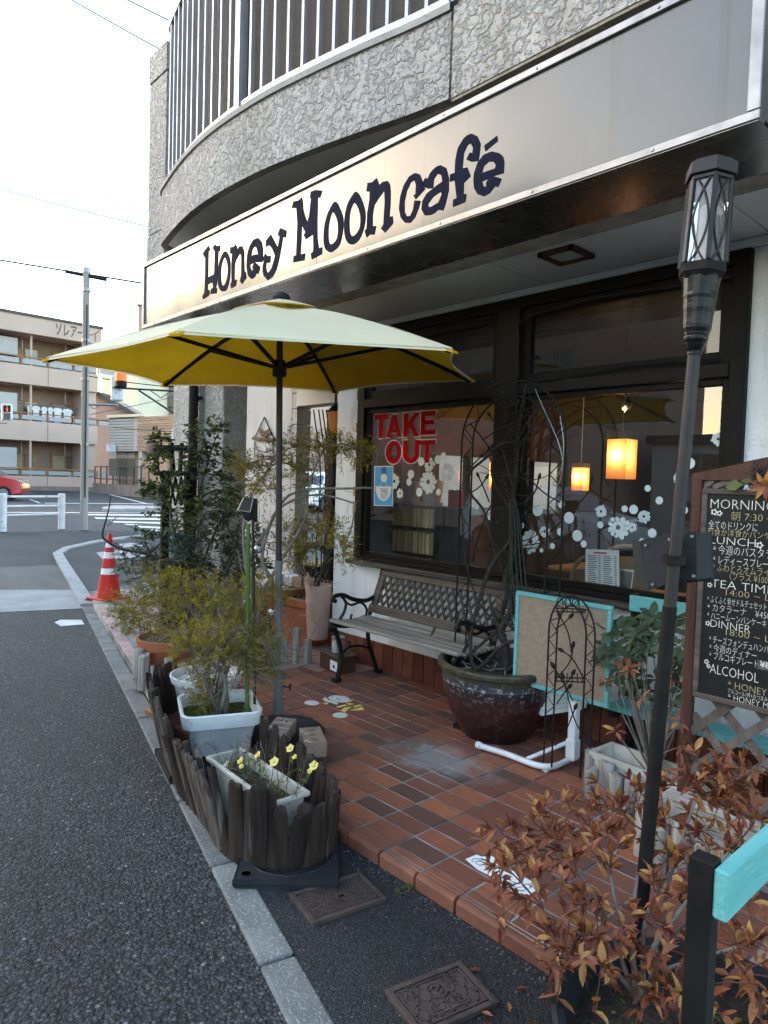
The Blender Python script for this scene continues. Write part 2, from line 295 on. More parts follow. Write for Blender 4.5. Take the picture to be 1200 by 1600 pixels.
    q['siding'] = mat('siding', (.50, .48, .46), (.44, .42, .40), .5, .7)
    q['stone_clad'] = mat('stone_clad', (.50, .36, .25), (.38, .26, .18), 1.2, .9, bump=.6, bscale=3, rnd=.1, stretch=(1, 1, 4))
    q['pale_wall'] = mat('pale_wall', (.80, .72, .54), (.74, .66, .48), .3, .85)
    q['pink_wall'] = mat('pink_wall', (.42, .30, .26), (.36, .26, .225), .3, .85)
    q['roof_dark'] = mat('roof_dark', (.12, .105, .10), (.09, .08, .075), 1, .8)
    q['ground'] = q['asphalt_far']
    q['car_red'] = mat('car_red', (.50, .012, .018), (.46, .012, .016), 2, .22, coat=1)
    q['car_white'] = mat('car_white', (.72, .74, .77), (.68, .70, .73), 2, .25, coat=1)
    q['car_glass'] = mat('car_glass', (.02, .025, .03), (.03, .035, .04), 2, .06, spec=.8)
    q['tyre'] = mat('tyre', (.02, .02, .021), None, 9, .85)
    q['pole_concrete'] = mat('pole_concrete', (.36, .335, .315), (.29, .27, .25), 2, .8, stretch=(3, 3, .5))
    q['cable'] = mat('cable', (.012, .012, .013), None, 9, .6)
    q['tin'] = mat('tin', (.36, .36, .37), (.24, .24, .25), 18, .4, metal=.7, bump=.3, bscale=40)
    q['brown_box'] = mat('brown_box', (.10, .04, .022), (.06, .028, .018), 6, .6, bump=.3, bscale=30)
    q['interior_wall'] = mat('interior_wall', (.15, .092, .06), (.10, .064, .043), 1.5, .8)
    q['interior_floor'] = mat('interior_floor', (.10, .06, .04), (.07, .042, .03), 4, .5)
    q['book'] = mat('book', (.72, .62, .40), (.52, .44, .27), 9, .8, island=.35, stretch=(6, 6, .3))
    q['crystal'] = glass('crystal', (.95, .95, .97), .02, 1.9, .0)
    q['lamp_paper'] = mat('lamp_paper', (.90, .50, .22), (.84, .44, .18), 3, .8, transl=.75)
    q['lamp_core'] = emit('lamp_core', (1.0, .66, .28), .6)
    q['signal_red'] = emit('signal_red', (1.0, .13, .02), .12)
    q['signal_amber'] = emit('signal_amber', (1.0, .22, .01), .12)
    q['frosted'] = mat('frosted', (.42, .42, .42), (.36, .36, .36), 9, .5)
    q['blue_bin'] = mat('blue_bin', (.04, .10, .14), None, 6, .5)
    q['board_black'] = mat('board_black', (.018, .018, .02), (.03, .03, .032), 8, .7)
defmats()

# ------------------------------------------------------------------ building helpers
class MB:
    """collects shapes in world space; build() links them as one mesh object"""
    def __init__(s): s.v = []; s.f = []
    def add(s, vs, fs):
        o = len(s.v); s.v += [tuple(p) for p in vs]; s.f += [tuple(i+o for i in f) for f in fs]; return s
    def box(s, c, d, R=None):
        c = V(c); h = V(d)/2; vs = []
        for x, y, z in ((-1,-1,-1),(1,-1,-1),(1,1,-1),(-1,1,-1),(-1,-1,1),(1,-1,1),(1,1,1),(-1,1,1)):
            p = V((x*h.x, y*h.y, z*h.z)); p = R @ p if R else p; vs.append(c+p)
        return s.add(vs, [(0,3,2,1),(4,5,6,7),(0,1,5,4),(1,2,6,5),(2,3,7,6),(3,0,4,7)])
    def bx(s, x0, x1, y0, y1, z0, z1): return s.box(((x0+x1)/2, (y0+y1)/2, (z0+z1)/2), (abs(x1-x0), abs(y1-y0), abs(z1-z0)))
    def beam(s, a, b, w, h, up=(0, 0, 1)):
        a, b = V(a), V(b); d = (b-a); l = d.length
        if l < 1e-6: return s
        d.normalize(); up = V(up); sd = d.cross(up)
        if sd.length < 1e-4: sd = d.cross(V((0, 1, 0)))
        sd.normalize(); u = sd.cross(d)
        R = Matrix((sd, d, u)).transposed()
        return s.box((a+b)/2, (w, l, h), R)
    def tube(s, pts, r, n=6, cap=True):
        pts = [V(p) for p in pts]; m = len(pts); rs = r if isinstance(r, (list, tuple)) else [r]*m
        o = len(s.v); prev = None
        for i, p in enumerate(pts):
            d = pts[min(i+1, m-1)]-pts[max(i-1, 0)]
            if d.length < 1e-9: d = V((0, 0, 1))
            d.normalize()
            if prev is None: a = d.cross(V((0, 0, 1)) if abs(d.z) < .9 else V((1, 0, 0)))
            else: a = prev - d*prev.dot(d)
            if a.length < 1e-6: a = d.orthogonal()
            a.normalize(); prev = a; b = d.cross(a)
            for k in range(n):
                t = 2*PI*k/n; s.v.append(tuple(p+(a*math.cos(t)+b*math.sin(t))*rs[i]))
        for i in range(m-1):
            for k in range(n): s.f.append((o+i*n+k, o+i*n+(k+1) % n, o+(i+1)*n+(k+1) % n, o+(i+1)*n+k))
        if cap: s.f.append(tuple(o+k for k in reversed(range(n)))); s.f.append(tuple(o+(m-1)*n+k for k in range(n)))
        return s
    def lathe(s, prof, c=(0, 0, 0), n=24, R=None, sx=1, sy=1):
        c = V(c); o = len(s.v)
        for r, z in prof:
            for k in range(n):
                t = 2*PI*k/n; p = V((r*math.cos(t)*sx, r*math.sin(t)*sy, z)); s.v.append(tuple(c+(R @ p if R else p)))
        for i in range(len(prof)-1):
            for k in range(n): s.f.append((o+i*n+k, o+i*n+(k+1) % n, o+(i+1)*n+(k+1) % n, o+(i+1)*n+k))
        if prof[0][0] > 1e-5: s.f.append(tuple(o+k for k in reversed(range(n))))
        if prof[-1][0] > 1e-5: s.f.append(tuple(o+(len(prof)-1)*n+k for k in range(n)))
        return s
    def prism(s, loops, ext):
        """loops: list of 3d loops (outer, holes...), extruded by the vector ext"""
        loops = [[V(p) for p in lp] for lp in loops]; ext = V(ext); tri = tessellate_polygon(loops)
        flat = [p for lp in loops for p in lp]; n = len(flat)
        fs = [tuple(t) for t in tri]+[tuple(i+n for i in reversed(t)) for t in tri]; k = 0
        for lp in loops:
            m = len(lp)
            for i in range(m): fs.append((k+i, k+(i+1) % m, n+k+(i+1) % m, n+k+i))
            k += m
        return s.add(flat+[p+ext for p in flat], fs)
    def leaf(s, p, d, up, l, w, fold=.25, droop=.15):
        p, d, up = V(p), V(d).normalized(), V(up); sd = d.cross(up)
        if sd.length < 1e-4: sd = d.orthogonal()
        sd.normalize(); u = sd.cross(d); h = w/2
        a = p+d*l*.38+sd*h+u*fold*h; b = p+d*l*.38-sd*h+u*fold*h
        a2 = p+d*l*.72+sd*h*.72+u*(fold*h-droop*l*.4); b2 = p+d*l*.72-sd*h*.72+u*(fold*h-droop*l*.4)
        m1 = p+d*l*.4; m2 = p+d*l*.74-u*droop*l*.4; e = p+d*l-u*droop*l
        return s.add([p, a, b, m1, a2, b2, m2, e], [(0, 1, 3), (0, 3, 2), (1, 4, 6, 3), (3, 6, 5, 2), (4, 7, 6), (6, 7, 5)])
    def needle(s, p, d, sd, l, w):
        p, d, sd = V(p), V(d), V(sd)*w/2; m = p+d*l*.5
        return s.add([p, m+sd, p+d*l, m-sd], [(0, 1, 2, 3)])
    def build(s, name, m, parent=None, smooth=False, bevel=0, kind=None, loc=None, seg=1):
        root = parent
        while root is not None and root.parent: root = root.parent
        off = V(root.location) if root is not None else V(loc) if loc is not None else V((0, 0, 0))
        me = bpy.data.meshes.new(name); me.from_pydata([(x-off.x, y-off.y, z-off.z) for x, y, z in s.v], [], s.f); me.update()
        me.materials.append(MT[m])
        if smooth:
            me.polygons.foreach_set('use_smooth', [True]*len(me.polygons))
            try: me.set_sharp_from_angle(angle=rad(40))
            except Exception: pass
        o = bpy.data.objects.new(name, me); COL.objects.link(o)
        if parent is not None: o.parent = parent
        elif loc is not None: o.location = loc
        if bevel:
            b = o.modifiers.new('bevel', 'BEVEL'); b.width = bevel; b.segments = seg; b.limit_method = 'ANGLE'; b.angle_limit = rad(40)
        if kind: o['kind'] = kind
        return o
LABELS = set()
def tag(o, label=None, cat=None, group=None, kind=None):
    if label: o['label'] = label
    if cat: o['category'] = cat
    if group: o['group'] = group
    if kind: o['kind'] = kind
    return o
def thing(name, loc, label, cat, group=None):
    o = bpy.data.objects.new(name, None); COL.objects.link(o); o.location = loc; o.empty_display_size = .1
    return tag(o, label, cat, group)
def struct(name, mb, m, **k): return mb.build(name, m, None, kind='structure', **k)
def piece(o, name, parent, loc, R=None, scale=None):
    """another object sharing o's mesh, placed in world space under parent"""
    c = bpy.data.objects.new(name, o.data if hasattr(o, 'data') else o); COL.objects.link(c); c.parent = parent
    root = parent
    while root.parent: root = root.parent
    M = Matrix.Translation(V(loc)-V(root.location))
    if R is not None: M = M @ R.to_4x4()
    if scale is not None: M = M @ Matrix.Diagonal((scale, scale, scale, 1))
    c.matrix_basis = M; return c
def mesh_of(mb, name, m, smooth=False):
    me = bpy.data.meshes.new(name); me.from_pydata(mb.v, [], mb.f); me.update(); me.materials.append(MT[m])
    if smooth: me.polygons.foreach_set('use_smooth', [True]*len(me.polygons))
    return me
def copy_tree(o, parent=None):
    c = o.copy(); COL.objects.link(c); c.parent = parent
    for ch in list(o.children): copy_tree(ch, c)
    return c
_tx = {}
def text_tris(body, size=1.0, off=0.0):
    k = (body, off)
    if k not in _tx:
        cu = bpy.data.curves.new('t', 'FONT'); cu.body = body; cu.size = 1; cu.offset = off; cu.resolution_u = 2
        ob = bpy.data.objects.new('t', cu); COL.objects.link(ob)
        bpy.context.view_layer.update()
        me = bpy.data.meshes.new_from_object(ob.evaluated_get(bpy.context.evaluated_depsgraph_get()))
        _tx[k] = ([V(v.co) for v in me.vertices], [tuple(p.vertices) for p in me.polygons])
        bpy.data.objects.remove(ob); bpy.data.curves.remove(cu); bpy.data.meshes.remove(me)
    vs, fs = _tx[k]; return [v*size for v in vs], fs
def text(mb, body, o, ex, ey, size, off=0.0, width=None, center=False):
    """flat lettering: o baseline start, ex/ey directions; size = font size; width rescales along ex"""
    vs, fs = text_tris(body, size, off)
    if not vs: return mb
    x0 = min(v.x for v in vs); x1 = max(v.x for v in vs); k = width/(x1-x0) if width else 1
    sh = -(x1-x0)*k/2 if center else 0
    return mb.add([V(o)+V(ex)*((v.x-x0)*k+sh)+V(ey)*v.y for v in vs], fs)
def R3(z=0, x=0, y=0): return Euler((x, y, z)).to_matrix()
def rnd(a, b): return random.uniform(a, b)
def rvec():
    while True:
        p = V((rnd(-1, 1), rnd(-1, 1), rnd(-1, 1)))
        if .05 < p.length < 1: return p.normalized()
def curve(a, b, bow=.1, n=6, jit=.0):
    a, b = V(a), V(b); off = rvec()*(b-a).length*bow; out = []
    for i in range(n):
        t = i/(n-1); out.append(a.lerp(b, t)+off*math.sin(PI*t)+(rvec()*jit if 0 < i < n-1 else V((0, 0, 0))))
    return out
def smooth_path(pts, k=4):
    pts = [V(p) for p in pts]; out = []
    for i in range(len(pts)-1):
        p0, p1, p2, p3 = pts[max(i-1, 0)], pts[i], pts[i+1], pts[min(i+2, len(pts)-1)]
        for j in range(k):
            t = j/k; out.append(.5*((2*p1)+(p2-p0)*t+(2*p0-5*p1+4*p2-p3)*t*t+(3*p1-p0-3*p2+p3)*t*t*t))
    out.append(pts[-1]); return out

# ================================================================== SETTING: ground
ZR = -.06
U = V((-.9689, .2475, 0)); UN = V((.2475, .9689, 0))       # along the kerb, and from the road towards the cafe
K0 = V((-1.514, 1.085, 0))                                   # road edge of the kerb
def kp(s, o, z=0): p = K0+U*s+UN*o; return V((p.x, p.y, z))
gm = MB()
gm.add([(-900, -900, -.075), (900, -900, -.075), (900, 900, -.075), (-900, 900, -.075)], [(0, 1, 2, 3)]); struct('ground', gm, 'ground')
m = MB(); m.add([kp(-8, -9, ZR), kp(-8, 0, ZR), kp(7.9, 0, ZR), kp(7.2, -9, ZR)], [(0, 1, 2, 3)]); struct('road', m, 'asphalt_coarse')
# far end of the same road: concrete band, aggregate band, then smoother asphalt
m = MB(); pts = [G(-260, 982, ZR), G(0, 957, ZR), G(133, 951, ZR), G(125, 922, ZR), G(0, 922, ZR), G(-260, 924, ZR)]
m.add([p+V((0, 0, .004)) for p in pts], [(0, 1, 2, 3, 4, 5)]); struct('concrete_band', m, 'concrete')
m = MB(); pts = [G(-260, 924, ZR), G(0, 922, ZR), G(125, 922, ZR), G(100, 883, ZR), G(0, 886, ZR), G(-260, 894, ZR)]
m.add([p+V((0, 0, .002)) for p in pts], [(0, 1, 2, 3, 4, 5)]); struct('aggregate_band', m, 'aggregate')
m = MB(); pts = [G(-400, 896, ZR), G(100, 883, ZR), G(84, 862, ZR), G(130, 850, ZR), G(215, 836, ZR), G(215, 829, ZR), G(96, 829, ZR), G(0, 832, ZR), G(-400, 842, ZR)]
m.add([p+V((0, 0, -.002)) for p in pts], [tuple(range(9))]); struct('road_mouth', m, 'asphalt_fine')
m = MB(); pts = [G(85, 973, ZR), G(94, 969, ZR), G(127, 969, ZR), G(132, 976, ZR), G(95, 979, ZR)]
m.add([p+V((0, 0, .004)) for p in pts], [tuple(range(5))]); struct('painted_mark', m, 'white_paint')
# pavement strip between kerb and terrace, and beyond the terrace
m = MB(); m.add([kp(-8, .115, -.054), kp(-8, 4.5, -.054), V((-1.0, 5.5, -.054)), V((-16, 9, -.054)), V((-16.2, 7.0, -.054)), V((-14.3, 4.5, -.054)), kp(10.5, .115, -.054)], [tuple(range(7))]); struct('pavement', m, 'asphalt_fine')
# kerb: one stone at a time
kerb = MB(); kerb.bx(0, .01, 0, .01, -.2, -.19); kb = MB(); kb.add([kp(-3, .005, -.068), kp(-3, .11, -.068), kp(10, .11, -.068), kp(10, .005, -.068)], [(0, 1, 2, 3)])
kroot = struct('kerb', kb, 'grout')
sb = MB(); sb.box((0, 0, -.055), (.585, .115, .12)); smesh = mesh_of(sb, 'kerb_stone', 'kerb')
for k in range(-4, 17):
    s = (K0-V((-1.738, 1.205, 0))).dot(-U)+.6*k+.3
    if s > 9.4: continue
    c = kp(s, .0575, -.052+rnd(-.003, .003)); o = piece(smesh, 'kerb_stone', kroot, c, R3(math.atan2(U.y, U.x)+rnd(-.004, .004)))
    b = o.modifiers.new('bevel', 'BEVEL'); b.width = .008; b.segments = 2
# far kerb round the corner
m = MB(); fp = [G(138, 948, ZR), G(112, 905, ZR), G(98, 882, ZR), G(90, 867, ZR), G(105, 858, ZR), G(150, 848, ZR), G(190, 842, ZR), G(225, 838, ZR), G(262, 836, ZR)]
for a, b in zip(fp[:-1], fp[1:]): m.beam(a+V((0, 0, .0)), b+V((0, 0, .0)), .16, .08)
struct('corner_kerb', m, 'concrete')
m = MB()
for q in ([(150, 863), (205, 858), (232, 868), (162, 876)], [(185, 850), (212, 847), (225, 853), (190, 856)]): m.add([G(x, y, -.05) for x, y in q], [(0, 1, 2, 3)])
struct('pavement_slab', m, 'concrete')
# crossing and lane lines on the far street
for q in ([(138, 803), (258, 804.2), (258, 806), (135, 805)], [(147, 808.4), (258, 810), (258, 812.6), (150, 810.8)], [(172, 814), (258, 816), (258, 818.6), (178, 816.4)],
          [(193, 818.5), (216, 819), (222, 820.6), (198, 820.2)], [(212, 821.5), (258, 823.5), (258, 826.5), (220, 824.4)], [(230, 827), (262, 828.6), (262, 831), (237, 829)],
          [(0, 800), (255, 801), (255, 801.8), (0, 801)], [(70, 785.6), (240, 786.8), (240, 787.8), (70, 786.5)], [(172, 772), (232, 787), (226, 787), (170, 773)], [(48, 780), (65, 786), (60, 786), (45, 780.4)]):
    m = MB(); m.add([G(x, y, -.066) for x, y in q], [(0, 1, 2, 3)]); struct('road_marking', m, 'white_paint')
m = MB(); pts = [G(x, y, ZR) for x, y in [(160, 797), (178, 794), (254, 795), (262, 800), (160, 800)]]; m.prism([pts], (0, 0, .13)); struct('traffic_island', m, 'concrete')
# tile terrace: bed, corner strip along the kerb, tiles
TX0, PX, PY = -1.339, .1985, .1045
bed = MB(); bed.add([(1.2, 1.815, -.0035), (1.2, 5.2, -.0035), (-9.5, 5.2, -.0035), (-8.6, 3.05, -.0035), (-7.75, 2.79, -.0035), (-3.98, 1.845, -.0035)], [tuple(range(6))])
fr = [V((1.2, 1.815, 0)), V((-3.98, 1.845, 0)), V((-7.75, 2.79, 0)), V((-8.6, 3.05, 0))]
for a, b in zip(fr[:-1], fr[1:]): bed.add([(a.x, a.y, -.0035), (b.x, b.y, -.0035), (b.x, b.y, -.075), (a.x, a.y, -.075)], [(0, 1, 2, 3)])
terrace = struct('tile_terrace', bed, 'grout')
tb = MB(); tb.box((0, 0, -.008), (PX-.013, PY-.0125, .016)); tm = mesh_of(tb, 'floor_tile', 'clinker')
cells = []
for i in range(-5, 17):
    for j in range(0, 16):
        cx = TX0-PX*(i+.5); cy = 1.803+.093+PY*(j+.5)
        if cy > 3.60 or cy < 1.86+max(0, (-3.7-cx))*.26: continue
        cells.append((cx, cy))
cells.sort(key=lambda c: c[0]**2+c[1]**2 + (40 if c[0] > -.75 else 0))
rest = MB()
for k, (cx, cy) in enumerate(cells):
    if k < 292: piece(tm, 'floor_tile', terrace, (cx, cy, rnd(-.0015, .0015)), R3(rnd(-.006, .006), rnd(-.004, .004), rnd(-.004, .004)))
    else: rest.box((cx, cy, -.008), (PX-.011, PY-.010, .016))
for i in range(17, 34):
    for j in range(0, 29):
        cx = TX0-PX*(i+.5); cy = 1.803+.093+PY*(j+.5)
        if cy < 2.0+max(0, (-3.7-cx))*.256 or cy > 5: continue
        rest.box((cx, cy, -.008), (PX-.011, PY-.010, .016))
rest.build('floor_tile_field', 'pink_tile', terrace, kind='stuff')
nb = MB()
prof = [(-.046, -.055), (-.046, -.012), (-.040, -.003), (-.030, 0), (-.020, 0), (-.018, -.003), (-.012, -.003), (-.010, 0), (-.002, 0), (0, -.003), (.006, -.003), (.008, 0), (.046, 0), (.046, -.02)]
hw = (PX-.012)/2; nb.v = [(x, y, z) for x in (-hw, hw) for y, z in prof]; n_ = len(prof)
nb.f = [(i, i+1, n_+i+1, n_+i) for i in range(n_-1)]+[tuple(range(n_)), tuple(n_+i for i in reversed(range(n_)))]
nm = mesh_of(nb, 'nosing_tile', 'nosing'); nm2 = mesh_of(nb, 'nosing_tile', 'pink_tile')
for i in range(-7, 14): piece(nm, 'nosing_tile', terrace, (TX0-PX*(i+.5), 1.849, rnd(-.001, .001)))
e0, e1 = V((-3.98, 1.845, 0)), V((-7.74, 2.79, 0)); ed = (e1-e0).normalized(); en = V((ed.y, -ed.x, 0)); en = en if en.y > 0 else -en
for i in range(int((e1-e0).length/PX)):
    piece(nm2, 'nosing_tile', terrace, e0+ed*(PX*(i+.5))+en*.046, R3(math.atan2(-ed.y, -ed.x)))

# ================================================================== THE CAFE
WY = 3.58
cafe = thing('cafe_building', (-2.8, WY, 0), 'grey and white stucco corner cafe with a rounded balcony over its shopfront', 'building')
w = MB()
w.bx(-4.5, -4.2, WY, WY+.14, .20, 2.70); w.bx(-4.2, -1.31, WY, WY+.14, .20, .80); w.bx(-1.31, 2.2, WY, WY+.14, .20, 2.70); w.bx(-4.2, -1.31, WY+.001, WY+.14, 2.625, 2.70)
w.build('wall', 'stucco_white', cafe)
w = MB(); w.bx(-4.5, 2.2, WY+.004, WY+.136, 0, .199); w.build('wall_base', 'grout', cafe)
bt = MB(); bt.box((0, 0, 0), (.100, .022, .205)); btm = mesh_of(bt, 'base_tile', 'base_tile')
for i in range(34):
    x = -4.445+.1085*i
    if x > -.8: break
    o = piece(btm, 'base_tile', cafe, (x, WY-.004, .1045), R3(0, rnd(-.01, .01), rnd(-.012, .012)))
# small wooden blocks let into the plaster round the window
wb = MB(); wb.box((0, 0, 0), (.045, .02, .075)); wbm = mesh_of(wb, 'wood_block', 'wood_block'); wbh = MB(); wbh.box((0, 0, 0), (.068, .02, .045)); wbhm = mesh_of(wbh, 'wood_block', 'wood_block')
for px, py in [(562, 618), (560, 668), (557, 722), (556, 768), (555, 795), (551, 868)]: piece(wbm, 'wood_block', cafe, Y(px, py, WY-.003)+V((0, 0, 0)))
for px, py in [(556, 876), (596, 884), (654, 893), (674, 897), (798, 919), (822, 923), (850, 929)]: piece(wbhm, 'wood_block', cafe, Y(px, py, WY-.003))
# window: outer frame, mullion, transom, sashes, sill, panes
F0 = WY-.045
win = MB()
win.bx(-4.20, -4.115, F0, WY+.10, .83, 2.625); win.bx(-1.385, -1.31, F0, WY+.10, .83, 2.625); win.bx(-4.115, -1.385, F0, WY+.10, 2.555, 2.625)
win.bx(-4.115, -1.385, F0+.001, WY+.10, .83, .865)
window = win.build('window', 'frame_dark', cafe, bevel=.004)
tr = MB(); tr.bx(-4.115, -2.812, F0-.012, WY+.09, 2.015, 2.085); tr.bx(-2.642, -1.385, F0-.012, WY+.09, 2.015, 2.085); tr.build('transom', 'frame_brown', window, bevel=.004)
mu = MB(); mu.bx(-2.812, -2.642, F0-.02, WY+.11, .866, 2.554); mu.build('mullion', 'frame_brown', window, bevel=.004)
si = MB(); si.bx(-4.24, -1.27, F0-.05, WY+.02, .795, .829); si.build('sill', 'sill_wood', window, bevel=.006)
ins = MB()
for x0, x1 in ((-4.114, -2.813), (-2.641, -1.386)):
    for z0, z1, t in ((.866, 2.014, .035), (2.086, 2.554, .06)):
        y0, y1 = F0+.02, F0+.065
        ins.bx(x0, x0+t, y0, y1, z0, z1); ins.bx(x1-t, x1, y0, y1, z0, z1); ins.bx(x0+t, x1-t, y0, y1, z1-t, z1); ins.bx(x0+t, x1-t, y0, y1, z0, z0+t)
ins.build('sash', 'frame_dark', window, bevel=.003)
GY = F0+.045
for x0, x1 in ((-4.079, -2.848), (-2.606, -1.421)):
    g = MB(); g.add([(x0-.01, GY, .895), (x1+.01, GY, .895), (x1+.01, GY, 1.985), (x0-.01, GY, 1.985)], [(0, 1, 2, 3)]); g.build('pane', 'glass', window)
    g = MB(); g.add([(x0+.02, GY, 2.14), (x1-.02, GY, 2.14), (x1-.02, GY, 2.50), (x0+.02, GY, 2.50)], [(0, 1, 2, 3)]); g.build('pane', 'glass_up', window)
# bead of pale sealant and a cable along the transom
cb = MB(); cb.tube(smooth_path([(-2.62, F0-.02, 2.10), (-2.4, F0-.025, 2.085), (-1.9, F0-.02, 2.12), (-1.42, F0-.02, 2.10)]), .006, 5); cb.build('window_cable', 'cable', cafe, smooth=True)
cb = MB(); cb.tube(smooth_path([(-2.63, F0-.03, 2.12), (-2.635, F0-.03, 2.35), (-2.60, F0-.03, 2.47), (-2.2, F0-.03, 2.515), (-1.7, F0-.03, 2.50), (-1.39, F0-.03, 2.49)]), .006, 5); cb.build('window_cable', 'cable', cafe, smooth=True)
# window stickers: daisies, dots and lettering, just outside the glass
SY = GY-.004
def sticker_flower(px, py, rpx, petals=11, seed=0):
    c = Y(px, py, SY); e = (Y(px+rpx, py, SY)-c); r = abs(e.x); rr = random.Random(seed); m = MB()
    for k in range(petals):
        a = 2*PI*k/petals+rr.uniform(-.1, .1); l = r*rr.uniform(.82, 1.05); d = V((math.cos(a), 0, math.sin(a))); s_ = V((-math.sin(a), 0, math.cos(a)))
        w_ = r*.30
        m.add([c+d*r*.30-s_*w_*.35, c+d*r*.30+s_*w_*.35, c+d*l*.75+s_*w_*.75, c+d*l+s_*w_*.3, c+d*l*.93, c+d*l-s_*w_*.3, c+d*l*.75-s_*w_*.75], [tuple(range(7))])
    n = 14; o = [c+V((math.cos(2*PI*k/n), 0, math.sin(2*PI*k/n)))*r*.44+V((0, -.0006, 0)) for k in range(n)]; i_ = [c+V((math.cos(2*PI*k/n), 0, math.sin(2*PI*k/n)))*r*.2+V((0, -.0006, 0)) for k in range(n)]
    m.add(o+i_, [(k, (k+1) % n, n+(k+1) % n, n+k) for k in range(n)])
    m.build('flower_sticker', 'white_vinyl', window)
for k, (px, py, r_) in enumerate([(669, 753, 14), (698, 739, 13), (671, 726, 9), (616, 752, 9), (625, 771, 6), (744, 787, 8), (772, 766, 8), (829, 846, 17), (851, 831, 9), (966, 824, 19), (939, 799, 10), (1122, 686, 12), (1061, 747, 10), (1006, 807, 11), (988, 824, 8)]):
    sticker_flower(px, py, r_, 11, k)
def disc(px, py, rpx):
    c = Y(px, py, SY); r = abs((Y(px+rpx, py, SY)-c).x); n = 16; m = MB()
    m.add([c+V((math.cos(2*PI*k/n)*r, 0, math.sin(2*PI*k/n)*r)) for k in range(n)], [tuple(range(n))]); m.build('dot_sticker', 'white_vinyl', window)
for px, py, r_ in [(642, 741, 5), (639, 753, 4), (658, 721, 5), (684, 718, 5), (693, 712, 4), (655, 769, 5), (685, 769, 4), (711, 761, 4), (755, 779, 5), (765, 805, 6), (840, 797, 8), (889, 809, 8), (902, 837, 8), (814, 821, 5), (875, 831, 5), (912, 850, 5), (846, 860, 3), (863, 853, 4), (877, 788, 5), (938, 820, 5), (990, 796, 7), (1003, 845, 4), (1019, 833, 7), (1141, 652, 6), (1077, 724, 9), (1068, 797, 7), (1058, 785, 5), (1030, 782, 6), (1012, 763, 5), (976, 795, 5)]: disc(px, py, r_)
BLOCK = {'T': [[(0, 1), (1, 1), (1, .80), (.64, .80), (.64, 0), (.36, 0), (.36, .80), (0, .80)]],
         'A': [[(.36, 1), (.64, 1), (1, 0), (.73, 0), (.665, .20), (.335, .20), (.27, 0), (0, 0)], [(.40, .39), (.60, .39), (.50, .73)]],
         'K': [[(0, 1), (.27, 1), (.27, .62), (.64, 1), (.99, 1), (.57, .58), (1, 0), (.68, 0), (.39, .40), (.27, .28), (.27, 0), (0, 0)]],
         'E': [[(0, 1), (.97, 1), (.97, .80), (.29, .80), (.29, .62), (.9, .62), (.9, .43), (.29, .43), (.29, .20), (1, .20), (1, 0), (0, 0)]],
         'O': [[(.5+.5*math.cos(2*PI*k/24), .5+.5*math.sin(2*PI*k/24)) for k in range(24)], [(.5+.23*math.cos(2*PI*k/24), .5+.30*math.sin(2*PI*k/24)) for k in range(24)]],
         'U': [[(0, 1), (.28, 1), (.28, .42)]+[(.5-.22*math.cos(PI*k/8), .38-.18*math.sin(PI*k/8)) for k in range(9)]+[(.72, .42), (.72, 1), (1, 1), (1, .42)]+[(.5+.5*math.cos(PI*k/10), .38-.38*math.sin(PI*k/10)) for k in range(11)]+[(0, .42)]]}
for word, quad in (('T', (584, 648, 607, 685)), ('A', (603, 649, 628, 684)), ('K', (630, 646, 656, 683)), ('E', (657, 643, 681, 680)), ('O', (602, 689, 627, 725)), ('U', (629, 688, 655, 724)), ('T', (655, 688, 680, 723))):
    a = Y(quad[0], quad[3], SY-.001); b = Y(quad[2], quad[3]-.5, SY-.001); h = Y(quad[0], quad[1], SY-.001)
    for off, mt_, dy in ((.055, 'white_vinyl', 0), (.030, 'red_vinyl', -.0015)):
        m = MB(); hh = h.z-a.z; ww = b.x-a.x; k_ = 1.0 if dy else 1.07; cx_, cz_ = a.x+ww/2, a.z+hh/2
        m.prism([[V((cx_+(u-.5)*ww*(1 if dy else 1.08)+(0 if dy or len(lp) < 1 else 0), a.y+dy, cz_+(v-.5)*hh*k_)) for u, v in lp] for lp in BLOCK[word]], (0, -.0006, 0))
        m.build('letter_border' if off > .05 else 'letter', mt_, window)
# soffit over the shopfront, beam, ceiling panels
c = MB(); c.bx(-6.6, 2.2, 2.97, WY, 2.69, 3.45); c.build('overhang', 'soffit', cafe)
for x0, x1 in ((-6.6, -4.52), (-4.514, -3.514), (-3.508, -2.488), (-2.482, -1.235), (-1.229, -.2), (-.194, 2.2)):
    p = MB(); p.bx(x0, x1, 2.975, WY-.002, 2.675, 2.689); p.build('ceiling_panel', 'ceiling', cafe)
p = MB(); p.bx(-4.5, 2.2, WY-.035, WY-.001, 2.628, 2.673); p.build('ceiling_moulding', 'ceiling', cafe, bevel=.006)
b = MB(); b.bx(-5.6, 2.2, 2.82, 2.97, 2.655, 3.44); b.build('edge_beam', 'raw_concrete', cafe)
